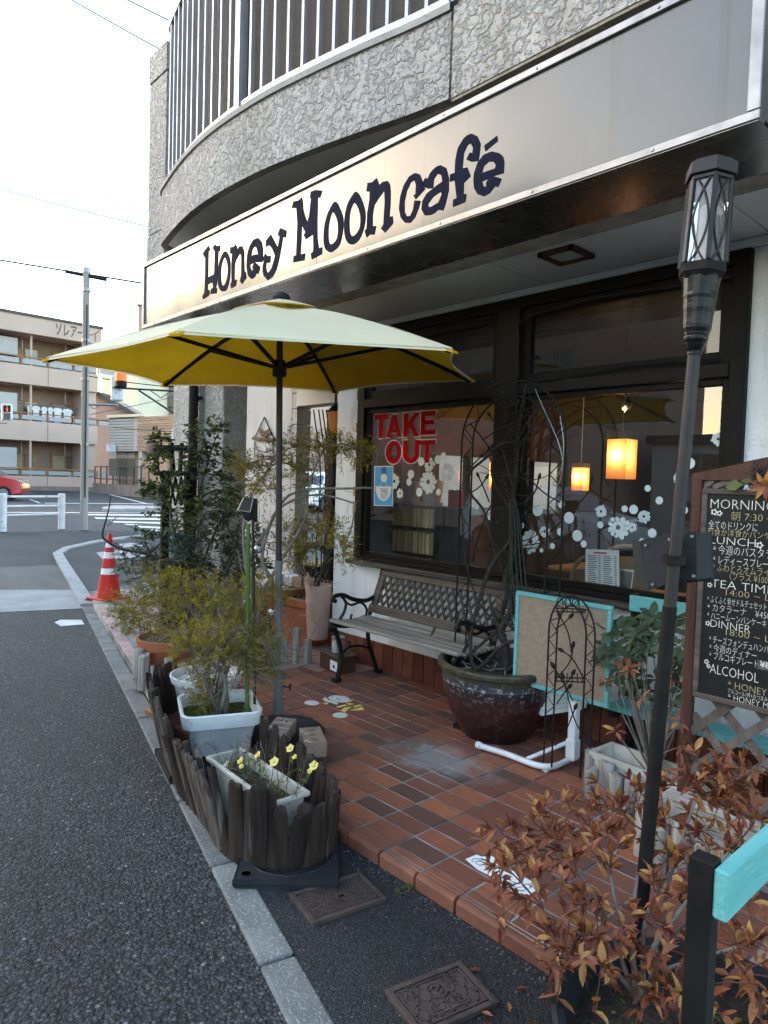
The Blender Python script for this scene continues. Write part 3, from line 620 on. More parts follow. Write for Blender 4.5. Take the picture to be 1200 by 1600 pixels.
# rounded balcony: slab edge, soffit, cap, railing
KS = 1.085
class KB(MB):
    def build(s, *a, **k): s.v = [tuple(CO+(V(p)-CO)*KS) for p in s.v]; return MB.build(s, *a, **k)
bc = smooth_path([(-5.50, 2.95, 0), (-5.52, 2.62, 0), (-5.45, 2.47, 0), (-5.22, 2.40, 0), (-4.72, 2.305, 0), (-4.25, 2.262, 0), (-3.72, 2.272, 0), (-3.3, 2.322, 0), (-2.9, 2.39, 0), (-2.58, 2.455, 0), (-2.34, 2.49, 0)], 6)
ZB, ZT = 3.30, 3.71
def inset(path, d):
    out = []
    for i, p in enumerate(path):
        t = (path[min(i+1, len(path)-1)]-path[max(i-1, 0)]).normalized(); out.append(p+V((-t.y, t.x, 0))*d)
    return out
bd = KB(); inn = inset(bc, .05); n = len(bc)
for pth, flip in ((bc, 1),):
    for i in range(n-1):
        a, b2 = bc[i], bc[i+1]; bd.add([(a.x, a.y, ZB), (b2.x, b2.y, ZB), (b2.x, b2.y, ZT), (a.x, a.y, ZT)], [(0, 1, 2, 3)])
bd.build('balcony_band', 'stucco_rough', cafe, smooth=True)
lip = KB()
for i in range(n-1):
    a, b2, c_, d_ = bc[i], bc[i+1], inn[i+1], inn[i]
    lip.add([(a.x, a.y, ZB), (b2.x, b2.y, ZB), (c_.x, c_.y, ZB-.003), (d_.x, d_.y, ZB-.003)], [(3, 2, 1, 0)])
    lip.add([(d_.x, d_.y, ZB-.003), (c_.x, c_.y, ZB-.003), (c_.x, c_.y, ZB+.02), (d_.x, d_.y, ZB+.02)], [(3, 2, 1, 0)])
lip.build('balcony_drip', 'raw_concrete', cafe)
sf = KB(); sf.add([(p.x, p.y, ZB+.02) for p in inn]+[(-2.3, 3.6, ZB+.02), (-5.36, 3.6, ZB+.02)], [tuple(range(n+2))]); sf.build('balcony_soffit', 'soffit', cafe)
cap = KB(); o1 = inset(bc, -.015)
for i in range(n-1):
    a, b2, c_, d_ = o1[i], o1[i+1], inn[i+1], inn[i]
    cap.add([(a.x, a.y, ZT), (b2.x, b2.y, ZT), (b2.x, b2.y, ZT+.035), (a.x, a.y, ZT+.035), (c_.x, c_.y, ZT+.037), (d_.x, d_.y, ZT+.037)], [(0, 1, 2, 3), (3, 2, 4, 5), (1, 0, 5, 4)])
cap.build('balcony_cap', 'concrete', cafe)
rl = inset(bc, .05); RZ0, RZ1 = 3.80, 5.02
rm = KB()
for zz, hh_ in ((RZ0, .035), (RZ1, .05)):
    for i in range(6, n-1): rm.beam(V((rl[i].x, rl[i].y, zz)), V((rl[i+1].x, rl[i+1].y, zz))+(rl[i+1]-rl[i])*.02, .035, hh_)
    if zz == RZ0: railing = rm.build('railing', 'rail_metal', cafe); rm = KB()
    else: rm.build('top_rail', 'rail_metal', railing)
acc = [0]
for i in range(1, n): acc.append(acc[-1]+(rl[i]-rl[i-1]).length)
def at_len(s_):
    for i in range(1, n):
        if acc[i] >= s_: return rl[i-1].lerp(rl[i], (s_-acc[i-1])/(acc[i]-acc[i-1]))
    return rl[-1]
def len_at_x(x):
    best = min(range(12, n), key=lambda i: abs(rl[i].x-x)); return acc[best]
sA, sB = len_at_x(-3.98), len_at_x(-2.40)
balm = MB(); balm.box((0, 0, 0), (.020, .026, RZ1-RZ0-.03)); balm = mesh_of(balm, 'baluster', 'rail_metal')
pstm = MB(); pstm.box((0, 0, 0), (.055, .06, RZ1-ZT-.03)); pstm = mesh_of(pstm, 'railing_post', 'rail_metal')
for k in range(-15, 14):
    s_ = sA+(sB-sA)/13*k
    if s_ < acc[10]: continue
    p = at_len(s_); t = (at_len(s_+.03)-at_len(s_-.03)); R = R3(math.atan2(t.y, t.x))
    if k in (0, 13): piece(pstm, 'railing_post', railing, CO+(V((p.x, p.y, (RZ1+ZT)/2))-CO)*KS, R, KS)
    else: piece(balm, 'baluster', railing, CO+(V((p.x, p.y, (RZ1+RZ0)/2))-CO)*KS, R, KS)
sc = KB(); sp_ = inset(bc, .085)
for i in range(10, n-1):
    a, b2 = sp_[i], sp_[i+1]; sc.add([(a.x, a.y, 3.84+.02*math.sin(i*.9)), (b2.x, b2.y, 3.84+.02*math.sin(i*.9+.9)), (b2.x, b2.y, 5.0), (a.x, a.y, 5.0)], [(0, 1, 2, 3)])
for i in range(10, n-1, 3):
    a = sp_[i]; sc.tube([(a.x, a.y-.01, 3.86), (a.x, a.y+.02, 3.79)], .006, 5)
sc.build('privacy_screen', 'mesh_screen', cafe)
# upper walls
u = KB(); u.bx(-2.33, 2.2, 2.495, 3.6, 3.30, 3.73); u.bx(-2.33, 2.2, 2.495, 3.6, 3.765, 8.2); u.build('upper_wall', 'stucco_rough', cafe)
u = KB(); u.bx(-2.32, 2.2, 2.515, 3.6, 3.729, 3.766); u.build('wall_groove', 'raw_concrete', cafe)
u = KB(); u.bx(-2.33, 2.2, 2.50, 2.60, 3.285, 3.299); u.build('wall_drip', 'raw_concrete', cafe)
u = KB(); u.bx(-5.6, 2.2, 3.6, 9, 3.3, 8.2); u.bx(-5.35, -2.34, 2.7, 3.59, 3.33, 3.70); u.build('upper_block', 'plaster_grey', cafe)
u = KB(); u.bx(-5.30, -2.34, 3.56, 3.598, 3.75, 6.0); u.build('balcony_wall', 'mesh_screen', cafe)
u = KB(); u.bx(-5.92, -5.585, 2.55, 2.9, 3.15, 3.50); u.bx(-5.915, -5.59, 2.555, 2.895, 3.515, 4.78); u.bx(-5.92, -5.585, 2.55, 2.9, 4.795, 5.02); u.build('balcony_pier', 'stucco_rough', cafe)
# entrance: pillar, drain pipe, back wall, door frame
u = MB(); u.bx(-6.73, -6.16, 3.2, 3.42, -.02, 3.3); u.build('pillar', 'stucco_rough_lo', cafe, bevel=.01)
u = MB(); u.bx(-6.155, -5.78, 3.24, 3.50, -.02, 3.3); u.build('pillar', 'stucco_rough_lo', cafe, bevel=.01)
u = MB(); u.tube([(-6.17, 3.14, -.02), (-6.17, 3.14, 2.69)], .045, 10); u.box((-6.17, 3.19, 1.2), (.11, .03, .03)); u.box((-6.17, 3.19, 2.2), (.11, .03, .03)); u.build('drain_pipe', 'black_metal', cafe, smooth=True)
u = MB(); u.bx(-8.9, -7.20, 5.0, 5.2, -.02, 3.3); u.build('porch_wall', 'plaster_grey', cafe)
qb = MB(); qb.box((0, 0, 0), (.10, .21, .185)); qbm = mesh_of(qb, 'quoin_tile', 'plaster_grey')
for k in range(15): piece(qbm, 'quoin_tile', cafe, (-7.135, 5.1, .08+.195*k))
u = MB(); u.bx(-7.3, -4.4, WY+.01, 9, 3.29-.5, 3.3); u.bx(-7.085, -4.6, 4.98, 5.22, 2.35, 2.79); u.build('porch_roof', 'ceiling', cafe)
u = MB(); u.bx(-6.05, -5.93, 4.66, 4.80, -.02, 2.1); u.bx(-6.05, -4.5, 4.66, 4.80, 2.1, 2.22); u.bx(-5.2, -5.12, 4.66, 4.80, -.02, 2.1); u.build('door_frame', 'frame_brown', cafe, bevel=.006)
# interior shell
u = MB(); u.bx(-4.5, -4.38, WY+.141, 4.7, 0, 2.69); u.bx(-4.5, -4.38, 4.7, 6.8, 0, 1.15); u.bx(-4.5, -4.38, 4.7, 6.8, 1.72, 2.69); u.bx(-4.5, -4.38, 6.8, 9, 0, 2.69)
u.bx(-4.38, -3.2, 8.9, 9, 0, 2.69); u.bx(-3.2, -1.9, 8.9, 9, 0, 1.2); u.bx(-3.2, -1.9, 8.9, 9, 1.75, 2.69); u.bx(-1.9, 2.2, 8.9, 9, 0, 2.69); u.bx(2.1, 2.2, WY+.141, 8.9, 0, 2.69)
u.build('interior_wall', 'interior_wall', cafe)
u = MB(); u.bx(-4.38, 2.1, WY+.141, 8.9, 2.6, 2.685); u.build('interior_ceiling', 'interior_floor', cafe)
u = MB(); u.bx(-4.38, 2.1, WY+.141, 8.9, .0, .012); u.build('interior_floor', 'interior_floor', cafe)
u = MB(); u.add([(-4.44, 4.7, 1.15), (-4.44, 6.8, 1.15), (-4.44, 6.8, 1.72), (-4.44, 4.7, 1.72)], [(0, 1, 2, 3)]); u.add([(-3.2, 8.95, 1.2), (-1.9, 8.95, 1.2), (-1.9, 8.95, 1.75), (-3.2, 8.95, 1.75)], [(0, 1, 2, 3)]); u.build('side_pane', 'glass_clear', cafe)
u = MB()
for yy in (5.15, 5.62, 6.2): u.bx(-4.47, -4.40, yy-.02, yy+.02, 1.15, 1.72)
u.build('side_window_bar', 'frame_dark', cafe)

# ------------------------------------------------------------------ sign board
SG = 2.40
sign = thing('shop_sign', (-3.27, SG, 2.92), 'long white box sign with dark blue Honey Moon cafe lettering', 'shop sign')
SX0, SX1, SZ0, SZ1 = -5.655, -.885, 2.655, 3.186
m = MB(); t_ = .032
m.bx(SX0, SX1, SG, SG+.05, SZ0, SZ0+t_); m.bx(SX0, SX1, SG, SG+.05, SZ1-t_, SZ1); m.bx(SX0, SX0+t_, SG, SG+.05, SZ0+t_, SZ1-t_); m.bx(SX1-t_*1.3, SX1, SG, SG+.05, SZ0+t_, SZ1-t_)
m.build('sign_frame', 'aluminium', sign, bevel=.003)
m = MB(); m.bx(SX0+.002, SX1-.002, SG+.051, 2.818, SZ0+.012, SZ1-.002); m.build('sign_case', 'aluminium', sign)
m = MB(); m.bx(SX0+.004, SX1-.004, SG+.006, 2.817, SZ0-.003, SZ0-.0005); m.build('sign_underside', 'steel_dark', sign)
seam = Y(493, 340, SG).x
for x0, x1 in ((SX0+t_+.001, seam-.0015), (seam+.0015, SX1-t_*1.3-.001)):
    m = MB(); m.bx(x0, x1, SG+.014, SG+.05, SZ0+t_+.001, SZ1-t_-.001); m.build('sign_face', 'sign_face', sign)
m = MB(); m.bx(seam-.003, seam+.003, SG-.001, SG+.01, SZ1-t_, SZ1); m.build('sign_joint', 'steel_dark', sign)
def smoothloop(lp, k):
    if k < 2: return lp
    n = len(lp); out = []
    for i in range(n):
        p0, p1, p2, p3 = lp[i-1], lp[i], lp[(i+1) % n], lp[(i+2) % n]
        for j in range(k):
            t = j/k; out.append(tuple(.5*((2*p1[q])+(p2[q]-p0[q])*t+(2*p0[q]-5*p1[q]+4*p2[q]-p3[q])*t*t+(3*p1[q]-p0[q]-3*p2[q]+p3[q])*t*t*t) for q in (0, 1)))
    return out
def sign_letter(org, sc_, loops, smooth_=(1,)):
    lp3 = []
    for i, lp in enumerate(loops):
        lp = smoothloop(lp, 4 if (i < len(smooth_) and smooth_[i] > 1) or (i >= len(smooth_) and smooth_[-1] > 1) else 1)
        lp3.append([Y(org[0]+x/sc_, org[1]+y/sc_, SG+.0138) for x, y in lp])
    m = MB(); m.prism(lp3, (0, -.003, 0)); m.build('letter', 'letter', sign)
A_, B_, C_ = ((300, 280), 6.667), ((440, 240), 6.0), ((600, 190), 5.4545)
sign_letter(*A_, [[(115,772),(172,693),(188,733),(172,757),(166,1025),(232,990),(240,757),(218,718),(235,680),(262,695),(295,690),(292,750),(275,752),(262,1080),(248,1135),(262,1135),(255,1190),(193,1195),(203,1140),(222,1135),(215,1070),(165,1098),(165,1160),(185,1155),(178,1210),(118,1250),(110,1215),(130,1190),(138,1000),(140,815),(125,808)]])
sign_letter(*A_, [[(345,750),(385,800),(400,880),(395,1020),(365,1140),(320,1170),(285,1140),(272,1060),(275,930),(300,820)],[(340,815),(368,870),(375,960),(360,1060),(330,1110),(305,1080),(300,980),(312,880)]], (2, 2))
sign_letter(*A_, [[(400,710),(435,705),(455,678),(470,715),(462,750),(495,700),(525,697),(543,750),(545,970),(560,965),(567,1025),(522,1092),(500,1060),(515,1010),(515,800),(500,770),(460,840),(445,890),(440,1045),(467,1050),(455,1110),(410,1138),(402,1095),(415,1065),(412,890),(418,775),(398,775)]])
sign_letter(*A_, [[(580,770),(600,700),(640,630),(690,612),(725,650),(738,720),(738,800),(732,862),(655,865),(712,912),(690,990),(675,975),(655,1020),(620,1040),(585,1005),(570,920),(572,840)],[(618,805),(625,740),(650,700),(675,715),(690,782),(650,785)],[(604,892),(648,868),(630,920),(640,945),(625,955),(610,930)]], (1, 1))
sign_letter(*A_, [[(772,640),(822,578),(895,715),(915,605),(895,572),(922,508),(985,535),(978,608),(948,605),(928,730),(905,850),(880,940),(845,1010),(790,1052),(750,1010),(738,960),(738,900),(750,865),(735,830),(765,775),(785,800),(820,798),(815,870),(775,875),(770,920),(778,965),(800,975),(830,930),(868,800),(835,720),(805,685),(772,705)]])
sign_letter(*B_, [[(112,450),(160,440),(190,412),(200,460),(202,520),(220,590),(245,645),(262,570),(278,420),(268,418),(275,358),(320,342),(382,348),(360,415),(340,410),(335,600),(335,780),(348,888),(382,878),(380,940),(285,992),(275,938),(298,920),(300,880),(298,755),(228,802),(208,760),(225,740),(190,668),(185,800),(178,945),(222,937),(215,1000),(110,1020),(115,960),(138,955),(145,800),(150,650),(140,510),(97,510)]])
sign_letter(*B_, [[(502,450),(550,520),(578,610),(575,720),(545,850),(490,910),(455,925),(410,890),(395,800),(405,670),(440,550)],[(480,548),(520,610),(532,700),(520,800),(475,850),(445,830),(438,740),(450,630)]], (2, 2))
sign_letter(*B_, [[(705,358),(755,440),(785,560),(775,680),(730,800),(665,852),(615,825),(590,740),(592,610),(615,490),(660,400)],[(680,462),(720,510),(740,590),(738,680),(705,750),(665,775),(640,740),(635,640),(645,540)]], (2, 2))
sign_letter(*B_, [[(808,275),(855,268),(892,230),(913,285),(890,345),(920,295),(950,265),(995,258),(1015,290),(1022,350),(1020,480),(1010,600),(1040,585),(1045,655),(970,740),(935,705),(958,660),(960,590),(970,450),(965,345),(915,410),(870,480),(855,560),(852,680),(887,680),(868,760),(825,758),(798,787),(780,722),(800,705),(805,560),(825,440),(828,355),(797,355)]])
sign_letter(*C_, [[(350,575),(325,500),(305,450),(265,438),(215,470),(170,545),(140,640),(130,740),(145,820),(180,862),(225,862),(265,815),(295,740),(312,675),(262,672),(250,750),(225,805),(195,808),(175,770),(175,680),(195,590),(230,515),(260,500),(275,540),(270,620),(252,628),(270,662)]])
sign_letter(*C_, [[(322,535),(355,480),(375,488),(392,445),(420,410),(450,384),(485,372),(530,395),(552,480),(552,590),(545,610),(527,690),(505,757),(460,752),(430,780),(400,795),(350,800),(322,750),(328,680),(365,615),(430,562),(500,510),(490,455),(455,445),(425,490),(418,565),(375,572),(345,558)],[(375,700),(420,640),(485,595),(495,620),(465,690),(400,730),(375,725)]])
sign_letter(*C_, [[(565,450),(605,438),(610,330),(630,230),(680,145),(715,115),(750,103),(795,125),(823,190),(815,270),(805,335),(745,342),(703,325),(735,262),(755,270),(762,225),(740,185),(710,200),(680,270),(668,400),(710,392),(738,465),(680,522),(678,620),(703,618),(692,685),(590,727),(590,665),(622,655),(605,500),(562,512)]])
sign_letter(*C_, [[(765,500),(770,440),(800,350),(850,285),(920,255),(985,270),(1015,300),(1025,340),(1020,438),(930,465),(1003,487),(970,560),(945,550),(900,610),(850,637),(800,620),(770,570)],[(835,440),(850,380),(890,342),(935,340),(955,370),(950,400),(890,420)],[(835,510),(880,490),(893,480),(868,535),(880,548),(850,560)]])
sign_letter(*C_, [[(857,205),(965,123),(970,165),(865,252)]])
m = MB(); x = SX0+.25
while x < SX1-.1:
    for z_ in (SZ0+.016, SZ1-.016): m.lathe([(.006, -.002), (.005, .003)], (x, SG-.001, z_), 8, R3(0, PI/2))
    x += .52
m.build('fixing_screw', 'steel_dark', sign, kind='stuff')
# square ceiling lights
def ceil_light(c, ang, label):
    t = thing('ceiling_light', c, label, 'ceiling light'); m = MB()
    for a in range(4):
        R = R3(a*PI/2); m.box(V(c)+R @ V((.093, 0, -.012)), (.026, .212, .022), R)
    m.build('frame', 'redwood', t); m = MB(); m.box(V(c)+V((0, 0, -.006)), (.16, .16, .008)); m.build('diffuser', 'frosted', t)
ceil_light((-2.09, 3.16, 2.674), 0, 'square dark framed recessed light in the ceiling over the shop window')

# ================================================================== ACROSS THE STREET (behind the camera; seen mirrored in the shop window)
def facade_block(name, x0, x1, y0, y1, h, label, wall, floors, step, cat='building'):
    t = thing(name, ((x0+x1)/2, y1, 0), label, cat, 'buildings on the opposite side of the street')
    m = MB(); m.bx(x0, x1, y0, y1, -.06, h); m.build('wall', wall, t)
    fh = h/floors
    for f in range(floors):
        k = 0; x = x0+step*.4
        while x+step*.6 < x1:
            wm = MB(); wm.bx(x, x+step*.6, y1+.001, y1+.03, fh*f+fh*.35, fh*f+fh*.78); wo = wm.build('window', 'pane_dark', t)
            fm = MB()
            for zz in (fh*f+fh*.33, fh*f+fh*.79): fm.bx(x-.05, x+step*.6+.05, y1, y1+.06, zz-.03, zz+.03)
            for xx in (x-.03, x+step*.3, x+step*.6+.03): fm.bx(xx-.025, xx+.025, y1+.002, y1+.055, fh*f+fh*.36, fh*f+fh*.76)
            fm.build('frame', 'siding', wo); x += step
    m = MB(); m.bx(x0-.15, x1+.15, y0-.1, y1+.2, h+.001, h+.25); m.build('roof', 'roof_dark', t)
    return t
facade_block('office_building', -26, -11.5, -20, -11, 9.5, 'plain pinkish office block mirrored in the left part of the shop window', 'pink_wall', 3, 2.4)
facade_block('apartment_block', -52, -27, -22, -11.5, 10.5, 'long pinkish block behind the camera further down the street', 'pink_wall', 3, 3.0)
facade_block('low_house', -10.5, 6, -24, -14, 2.9, 'low white house mirrored in the right part of the shop window', 'siding', 2, 2.2)

def make_car(name, loc, ang, paint, label, s=1.0, group=None, tall=1.55):
    """hatchback: local x forward, length 3.9"""
    t = thing(name, (0, 0, 0), label, 'car', group); Lh = 1.95
    prof = [(-Lh, .35), (-Lh, .75), (-1.88, .98), (-1.72, 1.25), (-1.45, tall-.03), (-.9, tall), (.25, tall-.04), (.62, tall-.2), (1.12, 1.02), (1.62, .92), (1.88, .78), (1.95, .55), (1.93, .30)]
    m = MB(); w_ = .80
    def half(z): return w_ if z < .95 else w_-(z-.95)*.28
    o = len(m.v); prof2 = prof+[(1.60, .22), (-1.7, .22)]
    for sgn in (1, -1):
        for x, z in prof2: m.v.append((x, sgn*half(z), z))
    n = len(prof2)
    m.f.append(tuple(range(n))); m.f.append(tuple(n+i for i in reversed(range(n))))
    for i in range(n): m.f.append((i, n+i, n+(i+1) % n, (i+1) % n))
    m.build('body', paint, t, bevel=.06, seg=3, smooth=True)
    for sgn in (1, -1):
        m = MB(); y = lambda z: sgn*(half(z)+.006)
        q = [(-1.5, 1.02), (-1.36, tall-.12), (-.45, tall-.1), (-.45, 1.0)]; m.add([(a, y(b), b) for a, b in q], [(0, 1, 2, 3)])
        m.build('side_window', 'car_glass', t)
        m = MB(); q = [(-.37, 1.0), (-.37, tall-.1), (.22, tall-.13), (.55, tall-.26), (.98, 1.0)]; m.add([(a, y(b), b) for a, b in q], [(0, 1, 2, 3, 4)]); m.build('side_window', 'car_glass', t)
        m = MB(); m.box((1.80, sgn*.62, .80), (.2, .26, .12)); m.build('headlight', 'frosted', t, bevel=.03)
        m = MB(); m.box((.85, sgn*.93, 1.02), (.1, .16, .11)); m.build('wing_mirror', paint, t, bevel=.03)
        for xx in (-1.22, 1.22):
            m = MB(); R = R3(0, PI/2); m.lathe([(.18, -.1), (.29, -.1), (.305, -.06), (.305, .06), (.29, .1), (.18, .1)], (xx, sgn*.74, .305), 20, R)
            wh = m.build('wheel', 'tyre', t, smooth=True)
            m = MB()
            for k in range(5):
                a = 2*PI*k/5; m.beam((xx, sgn*.845, .305), (xx+.2*math.cos(a), sgn*.845, .305+.2*math.sin(a)), .05, .02, (0, 1, 0))
            m.lathe([(.17, -.01), (.2, -.01), (.2, .01), (.17, .01)], (xx, sgn*.84, .305), 20, R); m.build('rim', 'tin', wh)
    m = MB(); m.add([(.64, -.60, tall-.19), (.64, .60, tall-.19), (1.12, .70, 1.03), (1.12, -.70, 1.03)], [(0, 1, 2, 3)]); m.v = [(x+.012, y_, z+.012) for x, y_, z in m.v]; m.build('windscreen', 'car_glass', t)
    t.location = loc; t.rotation_euler = (0, 0, ang); t.scale = (s, s, s); return t
make_car('parked_car', (-8.6, -5.6, ZR), rad(4), 'car_white', 'white car parked across the street, mirrored in the shop window')
ca = G(-38, 780, ZR)
make_car('red_car', (ca.x, ca.y, -.075), rad(64), 'car_red', 'red hatchback whose front half shows at the left edge of the photo', 1.2)
cb_ = D(494, 757, 34); make_car('silver_car', (cb_.x, cb_.y, -.07), rad(-60), 'car_white', 'pale car parked far off, seen through the cafe entrance gap', 1.25)

# ================================================================== FAR SIDE: apartment house
A0, A1 = G(35, 766, ZR), G(151, 767.3, ZR)
ax = (A1-A0); ax.z = 0; ax.normalize(); anr = V((ax.y, -ax.x, 0))
if anr.dot(V((-1, 0, 0))) > 0: anr = -anr             # towards the camera
AR = Matrix((ax, -anr, V((0, 0, 1)))).transposed()      # local: x along, y away, z up
apt = thing('apartment_house', (A1.x, A1.y, -.07), 'three storey beige apartment house with balconies and laundry', 'building')
def ap(u, v, z): return A1+ax*u-anr*v+V((0, 0, z-A1.z))
def abox(m, u0, u1, v0, v1, z0, z1): return m.box(ap((u0+u1)/2, (v0+v1)/2, (z0+z1)/2), (abs(u1-u0), abs(v1-v0), abs(z1-z0)), AR)
def az(px, py, v=0): return PL(px, py, A1-anr*v, anr).z
def au(px, py, v=0): return (PL(px, py, A1-anr*v, anr)-A1).dot(ax)
zrow = {k: az(75, y) for k, y in dict(pl=760, p1=744.5, r1=732, s1=691, p2b=690, p2=660, r2=647, s2=607, p3b=604, p3=575, r3=561, s3=528, f0=527, f1=501).items()}
UL, UR = -26, au(152, 700)
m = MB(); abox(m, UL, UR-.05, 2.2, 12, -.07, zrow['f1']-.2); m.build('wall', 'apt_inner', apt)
m = MB(); abox(m, UL, UR, -.05, .25, -.07, zrow['pl']); m.build('plinth', 'apt_plinth', apt)
for a, b in (('pl', 'p1'), ('p2b', 'p2'), ('p3b', 'p3')):
    z0 = zrow[a]+(.002 if a == 'pl' else 0); m = MB(); abox(m, UL, UR, -.02, .22, z0, zrow[b]); abox(m, UR-.25, UR, .225, 2.4, z0, zrow[b]); m.build('balcony_parapet', 'apt_wall', apt)
    for uu in range(-24, int(UR), 4):
        s_ = MB(); abox(s_, uu, uu+.06, -.03, -.021, z0+.02, zrow[b]-.02); s_.build('parapet_joint', 'apt_inner', apt)
for a in ('p2b', 'p3b'):
    m = MB(); abox(m, UL, UR-.01, .23, 2.19, zrow[a], zrow[a]+.3); m.build('balcony_floor', 'apt_wall', apt)
m = MB(); abox(m, UL, UR+.1, -.4, 12, zrow['f0'], zrow['f1']); m.build('roof_fascia', 'apt_wall', apt)
m = MB(); abox(m, UL, UR+.2, -.5, 12.2, zrow['f1']+.002, zrow['f1']+.2); m.build('roof_edge', 'roof_dark', apt)
m = MB(); abox(m, UR-1.2, UR-.02, .3, 2.19, -.07, zrow['f0']-.002); m.build('end_wall', 'apt_wall', apt)
for a, b in (('p1', 'r1'), ('p2', 'r2'), ('p3', 'r3')):
    m = MB(); abox(m, UL, UR-.1, .02, .12, zrow[b]-.09, zrow[b]); r_ = m.build('balcony_rail', 'apt_frame', apt)
    for k in range(-20, int(UR)+1, 2):
        m = MB(); abox(m, k, k+.1, .03, .11, zrow[a], zrow[b]-.09); m.build('rail_post', 'apt_frame', r_)
        m = MB(); abox(m, k+.15, k+1.9, .06, .08, zrow[a]+.12, zrow[b]-.2); m.build('rail_panel', 'frosted', r_)
def apt_window(px0, px1, py0, py1, parent=apt, lit=False):
    u0, u1 = au(px0, 600, 2.2), au(px1, 600, 2.2); z1, z0 = az(75, py0, 2.2), az(75, py1, 2.2)
    m = MB(); abox(m, u0, u1, 2.08, 2.199, z0, z1); wn = m.build('window', 'apt_frame', parent)
    half_ = (u0+u1)/2
    for a, b, mt_ in ((u0+.15, half_-.08, 'curtain'), (half_+.08, u1-.15, 'pane_dark')):
        m = MB(); abox(m, a, b, 2.04, 2.079, z0+.12, z1-.15); m.build('pane', mt_, wn)
for (a, b) in ((548, 568), (629, 652), (709, 735)):
    for (c_, d_) in ((12, 60), (80, 124)): apt_window(c_, d_, a, b)
    m = MB(); u0 = au(2, 600, 2.2); abox(m, u0-1, u0+.6, .4, 2.19, az(75, b, 2.2), az(75, a-6, 2.2)); m.build('partition', 'siding', apt)
for uu_, k_ in ((-1.9, 'p1'), (-7.5, 'p2'), (-2.6, 'p3'), (-9.5, 'p1'), (-12, 'p3')):
    m = MB(); abox(m, uu_, uu_+1.3, 1.2, 1.75, zrow[k_]-1.0, zrow[k_]+.35); m.build('air_conditioner', 'siding', apt, bevel=.04)
for uu_ in (UR-.9, -5.2, -13): m = MB(); m.tube([ap(uu_, .18, -.07), ap(uu_, .18, zrow['f0'])], .09, 8); m.build('down_pipe', 'apt_wall', apt)
for a in ('s1', 's2', 's3'):
    for px in (34, 102): u0 = au(px, 600, 1.2); m = MB(); m.tube([ap(u0, 1.2, zrow[a]), ap(u0, 1.2, zrow[a]-1.0)], .04, 5); m.tube([ap(u0-.35, 1.2, zrow[a]-.8), ap(u0, 1.2, zrow[a]-1.05), ap(u0+.35, 1.2, zrow[a]-.8)], .03, 5); m.build('laundry_hook', 'tin', apt)
# name on the roof fascia
m = MB(); fz = az(100, 522, -.4); text(m, 'ソレアー', ap(au(87, 520, -.42), -.42, fz-.1), ax, V((0, 0, 1)), 1.15, .01, width=au(131, 520, -.42)-au(87, 520, -.42)); m.build('lettering', 'roof_dark', apt)
m = MB(); text(m, 'イ', ap(au(139.5, 524, -.42), -.42, fz-.1), ax, V((0, 0, 1)), 1.1, .0); m.build('lettering', 'apt_frame', apt)
# laundry pole with shirts on the middle balcony
zl = az(75, 634.5, 1.0); u0, u1 = au(42, 640, 1.0), au(106, 640, 1.0)
lt = thing('laundry_line', ap((u0+u1)/2, 1.0, zl), 'row of white shirts drying on the middle balcony of the apartment house', 'laundry')
m = MB(); m.tube([ap(u0-1, 1, zl), ap(u1+1, 1, zl)], .05, 5); m.build('pole', 'tin', lt)
uu = u0
while uu < u1:
    wd = rnd(.35, .95); hh = rnd(1.0, 1.5); blue = abs((uu-u0)/(u1-u0)-.56) < .05
    a = ap(uu, .98, zl-.12)
    pts = [(0, -.25), (.12, -.02), (.5, .06), (.88, -.02), (1, -.25), (.84, -.3), (.82, -hh), (.18, -hh*.98), (.16, -.3)]
    m = MB(); m.prism([[a+ax*(x*wd)+V((0, 0, z)) for x, z in pts]], -anr*.06); m.build('shirt', 'blue_dark' if blue else 'white_plastic', lt); uu += wd*rnd(.8, 1.15)

# stone-clad clinic-like building to the right of it
Bc = G(221, 776, ZR); Bl = G(150, 772, ZR)
bx_ = (Bl-Bc); bx_.z = 0; bx_.normalize(); by_ = V((.985, .17, 0))
shop = thing('corner_building', (Bc.x, Bc.y, -.07), 'two tone low building with grey siding on one side and stone cladding on the other', 'building')
def bq(o, d, s0, s1, z0, z1, dep, inw):
    """box on the face that runs from o along d, from s0 to s1, sticking dep out of / into the face"""
    q = [o+d*s0, o+d*s1, o+d*s1+inw*dep, o+d*s0+inw*dep]
    m = MB(); m.prism([[V((p.x, p.y, z0)) for p in q]], (0, 0, z1-z0)); return m
nl = V((bx_.y, -bx_.x, 0)); nl = -nl if nl.dot(Bc) < 0 else nl       # inwards (away from the camera)
nr = V((by_.y, -by_.x, 0)); nr = -nr if nr.dot(Bc) < 0 else nr
def bz(py): return PL(221, py, Bc, V((Bc.x, Bc.y, 0)).normalized()).z
LL = (Bl-Bc).length*.78
def sl_(px, o, d, nrm): p = PL(px, 700, o, nrm); return (p-o).dot(d)
zt_, zm_, zb_ = bz(651), bz(705), bz(748)
bq(Bc, bx_, .0, sl_(170, Bc, bx_, nl), zm_, zt_, 8, nl).build('siding_wall', 'siding', shop)
for k in range(12):
    z_ = zm_+(zt_-zm_)*(k+.5)/12; bq(Bc-nl*.03, bx_, .9, sl_(170, Bc, bx_, nl)-.02, z_, z_+.05, .025, nl).build('siding_joint', 'apt_plinth', shop)
bq(Bc, bx_, 0, .9*abs(sl_(216, Bc, bx_, nl)), -.07, zm_-.001, 3, nl).build('pier', 'siding', shop)
bq(Bc+nl*.6, bx_, .9*abs(sl_(216, Bc, bx_, nl))+.001, sl_(169, Bc, bx_, nl), -.07, zm_-.002, .3, nl).build('shopfront', 'apt_inner', shop)
